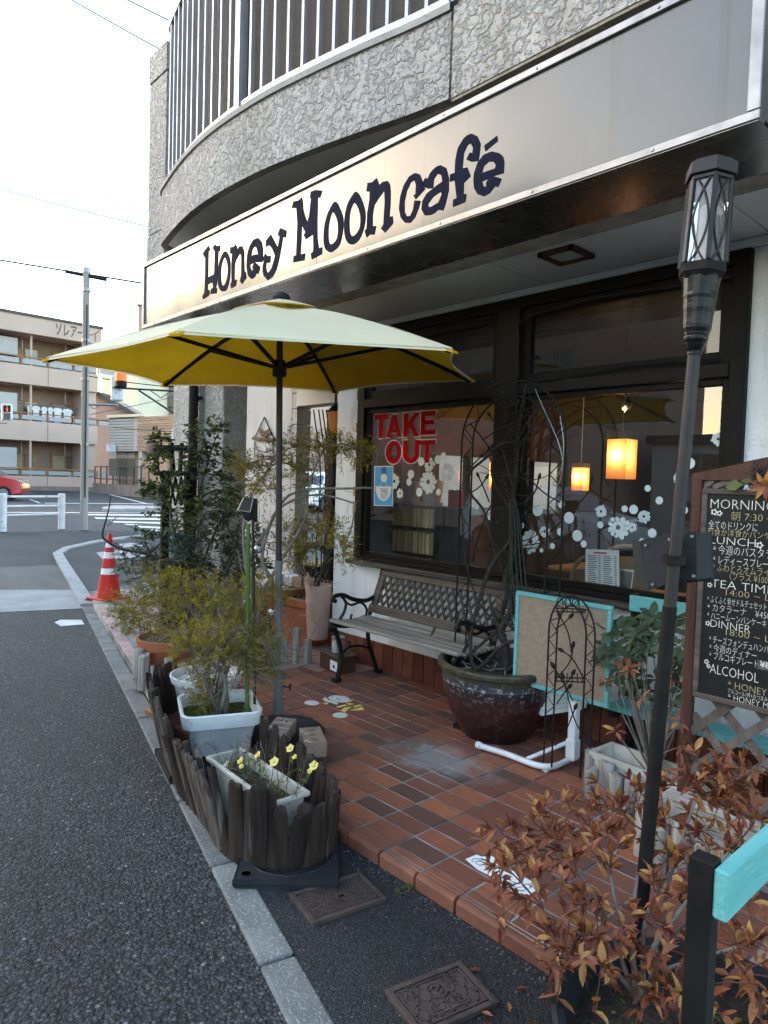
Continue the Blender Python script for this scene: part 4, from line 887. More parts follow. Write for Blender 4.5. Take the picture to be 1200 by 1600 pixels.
for k, (a, b) in enumerate(((170, 183), (184, 198), (199, 210.5))):
    s0, s1 = sl_(b, Bc+nl*.55, bx_, nl), sl_(a, Bc+nl*.55, bx_, nl)
    bq(Bc+nl*.57, bx_, s0, s1, bz(745), bz(717), .02, nl).build('pane', 'pane_dark', shop); bq(Bc+nl*.57, bx_, s0, s1, bz(715), bz(706.5), .02, nl).build('pane', 'frosted', shop)
for k in range(18):
    z0 = zm_+(zt_-zm_)*k/18; bq(Bc-nr*(.06+.03*(k*7 % 3)), by_, -.5+.06*(k % 2), 9, z0, z0+(zt_-zm_)/18-.02, 3, nr).build('stone_course', 'stone_clad', shop)
bq(Bc-nr*.1, by_, 0.0, 3, -.07, zm_-.4, 1, nr).build('stone_pier', 'stone_clad', shop)
bq(Bc+nr*.5, by_, 3.01, 9, -.07, zm_-.3, 1, nr).build('recess', 'pale_wall', shop)
bq(Bc+nr*.3, by_, 6, 6.4, -.07, zm_-.3, .19, nr).build('recess_post', 'roof_dark', shop)
m = MB(); text(m, 'ena', Bc+by_*3.4-nr*.12+V((0, 0, bz(693)-Bc.z)), by_, V((0, 0, 1)), 2.4, .03); m.build('lettering', 'white_vinyl', shop)
m = MB(); m.box(Bc+bx_*3.0-nl*.25+V((0, 0, bz(699))), (.5, .5, .5)); m.build('wall_lamp', 'white_plastic', shop)
bq(Bc-nl*.1-nr*.1, bx_, -.4, sl_(169.5, Bc, bx_, nl), zt_+.002, zt_+.18, 8, nl).build('roof_edge', 'pale_wall', shop)
# ramp fence in front of it
rf = thing('ramp_railing', (Bc.x+2, Bc.y-1.2, -.07), 'dark ramp railing in front of the stone clad corner building', 'railing')
ra, rb = G(148, 770, ZR), G(232, 778, ZR)
m = MB(); m.beam(ra+V((0, 0, .35)), rb+V((0, 0, .35)), .3, .8); m.build('kerb_wall', 'apt_plinth', rf)
for k in range(9):
    p = ra.lerp(rb, k/8); m = MB(); m.beam(p+V((0, 0, .75)), p+V((0, 0, 2.0)), .08, .08, (0, 1, 0)); m.build('post', 'roof_dark', rf)
for zz in (1.1, 2.0): m = MB(); m.beam(ra+V((0, 0, zz)), rb+V((0, 0, zz)), .07, .07); m.build('rail', 'roof_dark', rf)
# buildings further back
def far_box(name, px0, px1, pyt, dist, depth, mt_, label, pyb=772, roofm=None):
    a, b = D(px0, 720, dist), D(px1, 720, dist); zt2 = D((px0+px1)/2, pyt, dist).z
    d = (b-a); d.z = 0; ln = d.length; d.normalize(); nn = V((-d.y, d.x, 0)); nn = nn if nn.dot(V((a.x, a.y, 0))) > 0 else -nn
    t = thing(name, (a.x+d.x*ln/2, a.y+d.y*ln/2, -.07), label, 'building')
    q = [a, b, b+nn*depth, a+nn*depth]; m = MB(); m.prism([[V((p.x, p.y, -.07)) for p in q]], (0, 0, zt2+.07)); m.build('wall', mt_, t)
    m = MB(); q2 = [a-d*.2-nn*.2, b+d*.2-nn*.2, b+d*.2+nn*depth, a-d*.2+nn*depth]; m.prism([[V((p.x, p.y, zt2+.002)) for p in q2]], (0, 0, .3)); m.build('roof', roofm or mt_, t)
    return t, a, d, nn, ln, zt2
t, a, d, nn, ln, zt2 = far_box('tower_block', 213, 300, 482, 120, 20, 'pink_wall', 'tall pinkish block behind the corner building, partly hidden by the shop sign', roofm='roof_dark')
for k in range(5):
    for j in range(3):
        p = a+d*(ln*(.18+.24*j))-nn*.1; z_ = zt2*(.35+.12*k); m = MB(); m.box(V((p.x, p.y, z_)), (1.6, 1.6, 2.2), Matrix((d, nn, V((0, 0, 1)))).transposed()); m.build('window', 'pane_dark', t)
t, a, d, nn, ln, zt2 = far_box('tall_house', 158, 214, 548, 105, 16, 'pale_wall', 'pale yellow sunlit house wall rising behind the corner building')
t, a, d, nn, ln, zt2 = far_box('gabled_house', 138, 222, 655, 78, 10, 'pink_wall', 'house with a sloping dark roof between apartment house and corner building', roofm='roof_dark')
m = MB(); p0 = D(139, 618, 77.5); p1 = D(157, 619, 77.5); p2 = D(218, 656, 77.5); p3 = D(139, 656, 77.5)
m.prism([[p0, p1, p2, p3]], nn*8); m.build('gable', 'pink_wall', t)
m = MB(); m.beam(p0+V((0, 0, .3)), p1+V((0, 0, .3)), 9, .3, (0, 0, 1)); m.beam(D(150, 614, 77.2), D(222, 655, 77.2), .6, .5); m.build('roof_slope', 'roof_dark', t)
far_box('beyond_entrance_house', 452, 560, 600, 60, 9, 'apt_wall', 'peach coloured house seen through the gap beside the cafe entrance')[0].name = 'peach_house'
far_box('side_street_house', 600, 1300, 640, 46, 9, 'apt_wall', 'beige house behind the cafe, glimpsed through its rear window')

# utility pole, cables, signals
def wire(label, pts, r, sag=.0, n=10, mt_='cable'):
    a, b = V(pts[0]), V(pts[1]); P_ = [a.lerp(b, i/n)-V((0, 0, sag*4*(i/n)*(1-i/n))) for i in range(n+1)]
    m = MB(); m.tube(P_, r, 5); return tag(m.build('overhead_wire', mt_, None, loc=(a+b)/2), label, 'cable', 'overhead wires')
up = G(131, 828, ZR); upt = Y(135, 424, up.y)
pole = thing('utility_pole', (up.x, up.y, ZR), 'slim grey utility pole standing beside the white guard rail', 'pole')
m = MB(); m.tube([(up.x, up.y, ZR), (upt.x, upt.y, upt.z)], [.10, .085], 14); m.build('shaft', 'pole_concrete', pole, smooth=True)
m = MB(); m.lathe([(.10, -.06), (.10, .06), (.02, .09)], (upt.x, upt.y, upt.z+.02), 12); m.build('cap', 'tin', pole)
for zz in (2.2, 3.9, 4.9, 6.2): m = MB(); m.lathe([(.102, -.04), (.108, -.04), (.108, .04), (.102, .04)], (up.x, up.y, zz), 12); m.build('band', 'tin', pole)
m = MB(); m.tube([(up.x+.11, up.y-.02, .8), (up.x+.12, up.y-.02, 5.8)], .02, 6); m.build('conduit', 'pole_grey', pole)
pd = (upt-CO).dot(CF)
m = MB(); m.tube([D(103, 424, pd), D(166, 437, pd)], .045, 8); m.build('cable_sleeve', 'cable', pole)
wire('thick cable through the top of the slim utility pole', (D(-40, 400, pd), D(262, 449, pd)), .022, .0)
wire('thin looped cable just left of the pole top', (D(-40, 418, pd), D(131, 434, pd)), .012, .12)
wire('uppermost wire crossing the top left corner', (D(60, -30, 14), D(320, 115, 14)), .011, .02)
wire('second wire crossing the top left corner', (D(160, -20, 14), D(330, 62, 14)), .011, .02)
wire('pale wire above the middle of the left sky', (D(-30, 250, 30), D(262, 338, 30)), .017, .05, mt_='pole_grey')
wire('twin wire in the middle of the left sky', (D(-30, 287, 30), D(262, 361, 30)), .022, .05)
wire('lower of the twin wires in the left sky', (D(-30, 291, 30), D(262, 365, 30)), .014, .1, mt_='pole_grey')
wire('cable running behind the amber signal lamp', (D(140, 588, 24), D(290, 606, 24)), .016, .05)
wire('long cable level with the signal bracket', (D(140, 648, 24), D(290, 616, 24)), .010, .02, mt_='pole_grey')
wire('wire in front of the corner building siding', (D(176, 668, 30), D(290, 675, 30)), .014, .02)
# signal on its bracket
sg = thing('traffic_signal', tuple(D(188, 600, 21)), 'lit amber lamp and grey control box on a bracket beyond the parasol', 'signal')
R = Matrix((CR, CF, CU)).transposed()
m = MB(); m.box(D(183, 607, 21.2), (.34, .22, .78), R); m.build('control_box', 'white_plastic', sg, bevel=.04)
m = MB(); m.tube([D(189, 596, 21), D(189, 604, 21)], .17, 14); m.build('lamp_base', 'black_metal', sg)
m = MB(); m.tube([D(189, 581, 21), D(189, 596, 21)], .165, 14); m.build('lamp', 'signal_amber', sg, smooth=True)
m = MB(); m.tube([D(177, 605.5, 21), D(215, 608, 21), D(285, 612, 21)], .03, 6); m.tube([D(217, 610, 21), D(285, 655, 21)], .03, 6); m.tube([D(236, 611, 21), D(252, 622, 21), D(266, 612, 21)], .015, 5); m.build('bracket', 'pole_grey', sg)
m = MB(); m.tube([D(138, 632, 20), D(184, 633, 20)], .035, 6); m.tube([D(140, 634, 20), D(147, 639, 20), D(155, 634, 20)], .015, 5); m.build('bracket_arm', 'tin', sg)
ps = thing('pedestrian_signal', tuple(D(11, 641, 26)), 'pedestrian crossing signal with lit red standing figure at the left edge', 'signal')
m = MB(); m.box(D(11, 644, 26.2), (.36, .2, .62), R); m.build('housing', 'white_plastic', ps, bevel=.03)
m = MB(); m.box(D(11, 638.5, 26.08), (.26, .02, .24), R); m.build('red_field', 'black_metal', ps)
m = MB(); m.lathe([(.03, -.005), (.03, .005)], D(11, 635, 26.05), 8, R3(0, PI/2)); m.box(D(11, 639, 26.05), (.08, .01, .11), R); m.box(D(11, 642, 26.05), (.05, .01, .08), R); m.build('standing_figure', 'signal_red', ps)
m = MB(); m.box(D(11, 650, 26.08), (.26, .02, .22), R); m.build('green_field', 'pane_dark', ps)
m = MB(); m.tube([D(-20, 660, 26.3), D(10, 661, 26.3), D(11, 655, 26.3)], .03, 6); m.build('arm', 'tin', ps)
# white guard rail
g0, g1 = G(4.5, 830.5, ZR), G(96, 826.5, ZR)
gr = thing('guard_rail', tuple((g0+g1)/2), 'white guard rail of two posts and three bars by the road mouth', 'guard rail')
for p in (g0, g1):
    m = MB(); m.tube([p, p+V((0, 0, .92)), p+V((0, 0, .94))], [.088, .088, .07], 14); m.build('post', 'white_plastic', gr, smooth=True)
dd = (g1-g0).normalized()
for zz, r_ in ((.86, .03), (.62, .03), (.40, .026)):
    m = MB(); m.tube([g0+V((0, 0, zz))-dd*.0, g1+V((0, 0, zz))], r_, 8); m.build('bar', 'white_plastic', gr, smooth=True)
# traffic cone
cc = G(170, 941, -.05)
cone = thing('traffic_cone', tuple(cc), 'red traffic cone with white bands on a black weighted base', 'traffic cone')
m = MB(); m.box(cc+V((0, 0, .018)), (.40, .40, .036), R3(.3)); m.build('rubber_base', 'rubber', cone, bevel=.01)
m = MB(); m.box(cc+V((0, 0, .052)), (.36, .36, .03), R3(.3)); m.build('foot', 'cone_red', cone, bevel=.01)
r_at = lambda z: .135-(.135-.030)*(z-.068)/.68
for z0, z1, mt_ in ((.068, .335, 'cone_red'), (.335, .405, 'reflect_white'), (.405, .52, 'cone_red'), (.52, .59, 'reflect_white'), (.59, .645, 'cone_red'), (.645, .695, 'reflect_white'), (.695, .80, 'cone_red')):
    m = MB(); pr = [(r_at(z0), z0), (r_at(z1), z1)]
    if z1 == .80: pr += [(.015, .81)]
    m.lathe(pr, cc, 22); m.build('cone_body' if mt_ == 'cone_red' else 'white_band', mt_, cone, smooth=True)

# ================================================================== ON THE TERRACE
# ---- parasol
UX, UY = -3.435, 2.335; UCX, UCY, UZ, UR_, UTH, UTY = -3.469, 2.312, 2.094, 1.255, 5.348, .039
par = thing('parasol', (UX, UY, 0), 'pale topped parasol with a yellow underside on a dark pole', 'parasol')
def up_(z): t = (z-0)/2.1; return V((UX+(UCX-UX)*t, UY+(UCY-UY)*t, z))
APEX = V((UCX, UCY, 2.475))
def rim(k): a = UTH+k*PI/3; return V((UCX+UR_*math.cos(a), UCY+UR_*math.sin(a), UZ+UTY*UR_*math.sin(a)-.009*UR_*math.cos(a)))
def canopy_pt(k, t, s_):
    """panel k, t across 0..1, s from apex 0 to rim 1"""
    a, b = rim(k), rim(k+1); e = a.lerp(b, t); sag = math.sin(PI*t)
    p = APEX.lerp(e, s_); p = p+(V((UCX, UCY, p.z))-p)*(.055*sag*s_**3); p.z += .035*math.sin(PI*s_)*(1-.4*sag)-.012*sag*s_+.022*sag*s_**4; return p
def canopy_mesh(dz, s0, s1, ns, nt_):
    m = MB()
    for k in range(6):
        o = len(m.v)
        for i in range(ns+1):
            for j in range(nt_+1):
                s_ = s0+(s1-s0)*i/ns; p = canopy_pt(k, j/nt_, s_); p = p+V((0, 0, dz+.003*math.sin(9*s_+5*j/nt_+k))); m.v.append(tuple(p))
        for i in range(ns):
            for j in range(nt_):
                q = o+i*(nt_+1)+j; m.f.append((q, q+1, q+nt_+2, q+nt_+1))
    return m
canopy_mesh(.0, .10, 1.0, 9, 8).build('canopy', 'canopy', par, smooth=True)
canopy_mesh(-.006, .10, .997, 9, 8).build('canopy_lining', 'lining', par, smooth=True)
m = MB()
for k in range(6):
    for j in range(6):
        a, b = canopy_pt(k, j/6, .99)+V((0, 0, .003)), canopy_pt(k, (j+1)/6, .99)+V((0, 0, .003)); c_, d_ = canopy_pt(k, (j+1)/6, 1.003)+V((0, 0, -.012)), canopy_pt(k, j/6, 1.003)+V((0, 0, -.012)); m.add([a, b, c_, d_], [(0, 1, 2, 3)])
m.build('hem', 'canopy', par)
for nm_, dz, mt_ in (('vent_cap', .035, 'canopy'), ('vent_lining', .029, 'lining')):
    m = MB()
    for k in range(6):
        o = len(m.v)
        for i in range(4):
            for j in range(9):
                s_ = .02+.20*i/3; t_ = j/8; p = canopy_pt(k, t_, s_)+V((0, 0, dz+.016*math.sin(PI*t_)*(i/3)-.018*(i/3))); m.v.append(tuple(p))
        for i in range(3):
            for j in range(8): q = o+i*9+j; m.f.append((q, q+1, q+10, q+9))
    m.build(nm_, mt_, par, smooth=True)
m = MB(); m.lathe([(.05, 0), (.055, .012), (.045, .03), (.015, .045), (.001, .047)], APEX+V((0, 0, .028)), 14); m.build('finial', 'rubber', par, smooth=True)
m = MB(); m.tube([up_(.92), up_(2.46)], .019, 14); m.build('upper_pole', 'pole_grey', par, smooth=True)
m = MB(); m.tube([up_(.27), up_(.94)], .0205, 14); m.lathe([(.0245, -.03), (.0245, .03)], up_(.93), 14); m.build('lower_pole', 'grey_sleeve', par, smooth=True)
m = MB(); m.tube([up_(.0), up_(.27)], .029, 16); m.build('base_sleeve', 'grey_sleeve', par, smooth=True)
m = MB(); m.tube([up_(.2)+V((.02, .02, 0)), up_(.2)+V((.05, .045, 0))], .006, 6); m.box(up_(.2)+V((.056, .05, 0)), (.012, .012, .04), R3(.7)); m.build('locking_screw', 'rubber', par)
m = MB(); m.lathe([(.03, -.05), (.042, -.045), (.042, .03), (.03, .05)], up_(2.10), 12); m.build('runner', 'rubber', par, smooth=True)
for k in range(6):
    r_ = MB(); q = [canopy_pt(k, 0, s_)-V((0, 0, .018)) for s_ in (.06, .3, .55, .8, .985)]
    for a, b in zip(q[:-1], q[1:]): r_.beam(a, b+(b-a)*.03, .016, .020)
    rb_ = r_.build('rib', 'black_metal', par)
    s_ = MB(); s_.beam(up_(2.10)+(q[2]-up_(2.10)).normalized()*.04, q[2]-V((0, 0, .012)), .014, .020); s_.build('strut', 'black_metal', par)
    s_ = MB(); s_.beam(canopy_pt(k, 0, .93)-V((0, 0, .012)), canopy_pt(k, 0, 1.01)-V((0, 0, .014)), .05, .012); s_.build('rib_pocket', 'lining', par)
m = MB(); m.lathe([(.22, 0), (.225, .03), (.20, .05), (.05, .06), (.03, .09)], (UX+.25, UY-.12, 0.001), 28); m.build('weight_disc', 'rubber', par, smooth=True)
# ---- bench with cast iron ends
bn = thing('garden_bench', (-3.24, 3.28, 0), 'weathered wooden bench with black scrolled iron ends and lattice back', 'bench')
def iron_end(x):
    m = MB(); P = lambda *q: [(x, a, b) for a, b in q]
    m.tube(smooth_path(P((3.50, 0), (3.46, .1), (3.40, .25), (3.39, .41), (3.45, .58), (3.53, .79))), .016, 7)
    m.tube(smooth_path(P((3.105, 0), (3.125, .10), (3.14, .20), (3.11, .30), (3.07, .40))), .017, 7)
    m.tube(smooth_path(P((3.41, .42), (3.25, .395), (3.12, .405), (3.055, .425), (3.035, .40), (3.05, .375))), .017, 7)
    m.tube(smooth_path(P((3.455, .59), (3.36, .565), (3.24, .585), (3.14, .625), (3.07, .625), (3.05, .60), (3.075, .585))), .016, 7)
    m.tube(smooth_path(P((3.13, .615), (3.17, .565), (3.155, .50), (3.115, .45), (3.10, .42))), .011, 6)
    m.tube(smooth_path(P((3.155, .58), (3.22, .545), (3.31, .555), (3.37, .50), (3.35, .44), (3.25, .425), (3.22, .45), (3.23, .475))), .009, 6)
    m.tube(smooth_path(P((3.135, .19), (3.2, .235), (3.3, .235), (3.41, .20))), .010, 6)
    m.tube(smooth_path(P((3.20, .236), (3.22, .26), (3.20, .28))), .008, 5)
    m.box((x, 3.10, .012), (.05, .05, .024)); m.box((x, 3.505, .012), (.05, .05, .024))
    m.build('iron_end', 'iron', bn, smooth=True)
iron_end(-3.83); iron_end(-2.66)
for k, (yy, zz) in enumerate([(3.065, .436), (3.135, .424), (3.21, .419), (3.285, .421), (3.36, .430)]):
    m = MB(); m.box((-3.245, yy, zz+.012), (1.22+rnd(-.01, .01), .062, .022), R3(0, -.05+.03*k)); m.build('seat_slat', 'bench_wood', bn, bevel=.005)
bkn = V((0, .085, .21)).normalized()
def bk(x, h, off=0): return V((x, 3.425, .50))+bkn*h+V((0, -bkn.z, bkn.y))*off+V((0, 0, 0))
def brail(h0, h1, name):
    m = MB(); m.beam(bk(-3.85, (h0+h1)/2, .012), bk(-2.64, (h0+h1)/2, .012), .024, h1-h0, bkn); m.build(name, 'bench_back', bn, bevel=.004)
brail(.255, .315, 'back_rail'); brail(-.03, .032, 'back_rail')
for xx in (-3.80, -2.69): m = MB(); m.beam(bk(xx, .033, .012), bk(xx, .254, .012), .045, .022, (0, 1, 0)); m.build('back_stile', 'bench_back', bn)
lt_ = MB(); h0, h1 = .034, .253
for sgn, off in ((1, .006), (-1, .016)):
    x = -3.776-(h1-h0)*.62
    while x < -2.715+(h1-h0)*.62:
        a, b = (x, h0), (x+(h1-h0)*.62*1, h1)
        if sgn < 0: a, b = (a[0], h1), (b[0], h0)
        lo_, hi_ = -3.776, -2.715
        def cl(p, q):
            if p[0] < lo_: t = (lo_-p[0])/(q[0]-p[0]); return (lo_, p[1]+(q[1]-p[1])*t)
            if p[0] > hi_: t = (hi_-p[0])/(q[0]-p[0]); return (hi_, p[1]+(q[1]-p[1])*t)
            return p
        if not (max(a[0], b[0]) < lo_+.005 or min(a[0], b[0]) > hi_-.005):
            a2, b2 = cl(a, b), cl(b, a); lt_.beam(bk(a2[0], a2[1], off), bk(b2[0], b2[1], off), .017, .008, V((0, -bkn.z, bkn.y)))
        x += .062
lt_.build('back_lattice', 'lattice', bn, kind='stuff')
gp = MB(); gp.box(Y(677, 986, 3.25), (.006, .02, .075), R3(0, 0, .5)); tag(gp.build('plastic_peg', 'young_leaf', None, loc=Y(677, 986, 3.25)), 'small pale green plastic strip lying on the bench seat', 'clip')
# ---- brown box, tin can, logs, planters by the entrance
bxc = V((-4.08, 3.31, 0))
bo = thing('brown_box', tuple(bxc), 'small dark brown box with a white label under the end of the bench', 'box')
m = MB(); m.box(bxc+V((0, 0, .06)), (.27, .16, .12), R3(-.12)); m.build('body', 'brown_box', bo, bevel=.005)
m = MB(); m.box(bxc+V((0, 0, .128)), (.285, .175, .015), R3(-.12)); m.build('lid', 'bench_back', bo, bevel=.004)
m = MB(); m.box(bxc+R3(-.12) @ V((.075, -.0815, .055)), (.10, .002, .075), R3(-.12)); m.build('label_card', 'paper', bo)
m = MB(); m.box(bxc+R3(-.12) @ V((.08, -.0832, .05)), (.025, .001, .025), R3(-.12)); m.build('label_mark', 'green_cane', bo)
cn = thing('tin_can', (-4.07, 3.30, .136), 'ribbed grey tin can standing on the small brown box', 'can')
pr = [(.045, 0)]
for k in range(9): pr += [(.047, .008+k*.010), (.0445, .013+k*.010)]
m = MB(); m.lathe(pr+[(.046, .105), (.046, .112)], (-4.07, 3.30, .136), 18); m.build('can_body', 'tin', cn, smooth=True)
m = MB(); m.lathe([(.052, .112), (.052, .118), (.03, .126), (.001, .128)], (-4.07, 3.30, .136), 18); m.build('lid', 'tin', cn, smooth=True)
def logs(name, spots, label, r0=.036, group='log edging rolls'):
    c = sum((V((x, y, 0)) for x, y, h in spots), V())/len(spots)
    t = thing(name, (c.x, c.y, 0), label, 'log edging', group)
    for x, y, h in spots:
        r_ = r0*rnd(.88, 1.12); m = MB(); tx, ty = rnd(-.01, .01), rnd(-.01, .01)
        o = len(m.v); ph = rnd(0, 6); n = 13; zs = [-.02, h*.5, h-.006, h]; rs = [1, rnd(.96, 1.03), 1, .86]
        for z_, q in zip(zs, rs):
            for k in range(n): a = 2*PI*k/n; rr = r_*q*(1+.06*math.sin(2*a+ph)+.03*math.sin(5*a+ph)); m.v.append((x+tx*z_/h+rr*math.cos(a), y+ty*z_/h+rr*math.sin(a), z_+(.006*math.cos(a+ph) if z_ > h*.8 else 0)))
        for i in range(3):
            for k in range(n): m.f.append((o+i*n+k, o+i*n+(k+1) % n, o+(i+1)*n+(k+1) % n, o+(i+1)*n+k))
        m.f.append(tuple(o+3*n+k for k in range(n))); m.build('log', 'log', t, smooth=True)
    m = MB(); q = [(x, y-.038, .05) for x, y, h in spots]
    if len(q) > 1: m.tube(q, .0015, 4)
    m.build('wire', 'cable', t)
logs('log_edging', [(-4.60, 1.955, .25), (-4.53, 1.975, .22), (-4.46, 2.03, .15), (-4.40, 2.10, .20), (-4.34, 2.17, .17)], 'grey log edging below the terracotta pot at the kerb')
logs('log_edging', [(-4.52, 3.12, .17), (-4.44, 3.17, .27), (-4.37, 3.24, .19)], 'three upright grey logs before the square terracotta planter')
logs('log_edging', [(-4.72, 2.9, .15), (-4.66, 2.97, .13), (-4.60, 3.05, .16)], 'low grey logs left of the parasol pole, behind the needle shrub')
m = MB(); m.tube([(-4.30, 3.34, .055), (-4.20, 3.52, .055)], .055, 14); tag(m.build('log_round', 'log_dark', None, smooth=True, loc=(-4.25, 3.43, 0)), 'dark round log lying on its side beneath the pale tall pot', 'log')
tp = thing('terracotta_planter', (-5.0, 3.72, 0), 'big square terracotta planter with a white salt stain, by the entrance', 'planter')
def square_pot(c, w0, w1, h, rot, wall, lipw, liph):
    m = MB(); R = R3(rot); lv = [(w0/2, 0), (w1/2, h-liph), (w1/2+lipw, h-liph), (w1/2+lipw, h), (w1/2-wall+lipw, h), (w1/2-wall, h-.06)]
    o = 0
    for hw_, z in lv:
        for x, y in ((-1, -1), (1, -1), (1, 1), (-1, 1)):
            cx = .2*hw_
            for q in ((0, 1),): pass
            m.v.append(tuple(V(c)+R @ V((x*hw_, y*hw_, z))))
    for i in range(len(lv)-1):
        for k in range(4): m.f.append((i*4+k, i*4+(k+1) % 4, (i+1)*4+(k+1) % 4, (i+1)*4+k))
    m.f.append((3, 2, 1, 0)); q = 4*(len(lv)-1); return m, R, w1/2-wall, h
m, R, iw, hh = square_pot((-5.0, 3.72, 0), .44, .56, .42, .1, .04, .015, .07); m.build('pot', 'terracotta', tp, bevel=.012, seg=2)
m = MB(); m.box(V((-5.0, 3.72, .35)), (iw*2, iw*2, .02), R); m.build('soil', 'soil', tp)
m = MB()
for k in range(26): m.lathe([(.0, -.01), (rnd(.015, .035), 0), (0, .02)], (-5.0+rnd(-.2, .2), 3.72+rnd(-.2, .2), .365), 6)
m.build('pebbles', 'log_dark', tp, kind='stuff')
cp_ = thing('tall_pale_pot', (-4.62, 3.62, .08), 'tall pale pink cylinder pot against the white wall end', 'pot')
m = MB(); m.lathe([(.085, .10), (.095, .25), (.105, .40), (.108, .41), (.105, .42), (.112, .56), (.10, .56), (.095, .5)], (-4.66, 3.55, 0), 20); m.build('pot', 'terracotta_pale', cp_, smooth=True)
m = MB(); m.lathe([(.095, 0), (.001, .005)], (-4.66, 3.55, .50), 14); m.build('soil', 'soil', cp_)
m = MB()
for k in range(5): m.tube(curve((-4.66+rnd(-.04, .04), 3.55+rnd(-.04, .04), .5), (-4.66+rnd(-.1, .1), 3.58+rnd(-.05, .08), rnd(.75, .95)), .08), .006, 5)
m.build('canes', 'green_cane', cp_)
dg = thing('clay_animal', (-4.74, 3.50, .56), 'tiny white clay animal figure peering over the rim of the pale tall pot', 'figurine')
m = MB(); o_ = V((-4.735, 3.49, .565))
m.lathe([(0, -.05), (.018, -.035), (.02, 0), (.012, .02), (.02, .035), (.024, .05), (.018, .068), (0, .075)], o_, 10); m.lathe([(0, -.01), (.008, 0), (.004, .025), (0, .028)], o_+V((.012, -.008, .068)), 6); m.lathe([(0, -.01), (.008, 0), (.004, .025), (0, .028)], o_+V((-.012, .008, .068)), 6); m.build('body', 'terracotta_pale', dg, smooth=True)
# black A board
sb_ = thing('served_here_board', tuple(G(412, 985)), 'small black board reading Served Here behind the needle shrub', 'sign')
sp0 = G(411, 990); fdir = V((-sp0.x, -sp0.y, 0)).normalized(); sdx = V((-fdir.y, fdir.x, 0)); sdx = sdx if sdx.dot(CR) > 0 else -sdx
hb = D(411, 918, (sp0-CO).dot(CF)).z; hw_ = (D(429, 950, (sp0-CO).dot(CF))-D(394, 950, (sp0-CO).dot(CF))).length/2
m = MB(); lp = [sp0-sdx*hw_, sp0+sdx*hw_, sp0+sdx*hw_+V((0, 0, hb*.86))]+[sp0+sdx*hw_*math.cos(PI*k/8)+V((0, 0, hb*.86+hb*.13*math.sin(PI*k/8))) for k in range(1, 8)]+[sp0-sdx*hw_+V((0, 0, hb*.86))]
m.prism([lp], -fdir*.02); m.build('panel', 'board_black', sb_)
m = MB(); lp2 = [sp0+sdx*hw_*.95+V((0, 0, hb*.74))]+[sp0+sdx*hw_*.95*math.cos(PI*k/8)+V((0, 0, hb*.84+hb*.12*math.sin(PI*k/8))) for k in range(0, 9)]+[sp0-sdx*hw_*.95+V((0, 0, hb*.74))]
m.prism([[p+fdir*.002 for p in lp2]], fdir*.003); m.build('top_band', 'frosted', sb_)
for k, (wd, z_, sz) in enumerate((('Coffee', .60, .07), ('Served', .42, .10), ('Here', .24, .10))):
    m = MB(); text(m, wd, sp0+fdir*.004+V((0, 0, hb*z_)), sdx, V((0, 0, 1)), sz*1.35, .008, width=hw_*(1.3 if k < 2 else .95), center=True); m.build('lettering', 'chalk', sb_)
# honey bee painted on the tiles
bee = thing('painted_bee', tuple(G(520, 1100, .001)), 'white and yellow bee painted flat on the tiles behind the bricks', 'painted mark')
def paint(px, name, mt_, h=.0025):
    m = MB(); m.prism([[G(470+x/10, 1070+y/10, h) for x, y in px]], (0, 0, .0012)); m.build(name, mt_, bee)
def ell(cx, cy, rx, ry, rot=0, n=18): return [(cx+rx*math.cos(2*PI*k/n)*math.cos(rot)-ry*math.sin(2*PI*k/n)*math.sin(rot), cy+rx*math.cos(2*PI*k/n)*math.sin(rot)+ry*math.sin(2*PI*k/n)*math.cos(rot)) for k in range(n)]
paint(ell(600, 222, 170, 52, .12), 'head', 'white_vinyl'); paint(ell(170, 285, 115, 38, .05), 'wing', 'white_vinyl'); paint(ell(615, 478, 118, 42, .02), 'wing', 'white_vinyl')
paint([(342, 225), (375, 200), (415, 215), (430, 240), (520, 262), (590, 292), (560, 312), (480, 285), (380, 260)], 'arm', 'white_vinyl')
for q in ([(345, 285), (430, 280), (420, 302), (385, 310)], [(545, 345), (680, 310), (725, 322), (600, 358)], [(705, 290), (760, 282), (840, 300), (760, 318)], [(620, 400), (690, 352), (790, 350), (740, 385), (690, 438)], [(815, 335), (920, 308), (965, 330), (860, 352)], [(760, 400), (870, 372), (970, 345), (975, 378), (1000, 388), (890, 402)], [(745, 250), (830, 232), (780, 268)]): paint(q, 'stripe', 'petal_yellow', .0028)
for c_ in (ell(485, 185, 10, 8), ell(570, 215, 14, 7, .5), ell(597, 232, 10, 6)): paint(c_, 'eye', 'ink', .0042)
# drawing on paper
pp = thing('paper_drawing', tuple(G(785, 1365, .004)), 'white paper strip with black line drawing lying on the tiles', 'paper')
def pq(x, y, h=.004): return G(680+x/6.667, 1320+y/6.667, h)
m = MB(); m.prism([[pq(*q) for q in ((315, 152), (430, 105), (490, 128), (575, 112), (670, 170), (640, 190), (720, 225), (1108, 440), (950, 545), (620, 358), (590, 335), (440, 258))]], (0, 0, .0015)); m.build('sheet', 'paper', pp)
rr = random.Random(4); m = MB()
for cx, cy, s_ in ((420, 160, 50), (470, 190, 60), (560, 215, 55), (500, 170, 40), (740, 330, 60), (860, 380, 70), (960, 430, 60), (900, 460, 60), (1000, 420, 40), (800, 400, 40)):
    for _ in range(3):
        ph = rr.uniform(0, 6); path = [pq(cx+s_*rr.uniform(.5, 1)*math.cos(ph+k*.55), cy+s_*.45*rr.uniform(.5, 1)*math.sin(ph+k*.55), .0058) for k in range(8)]
        for a, b in zip(path[:-1], path[1:]): m.beam(a, b, .0016, .0003)
m.build('ink_line', 'ink', pp, kind='stuff')
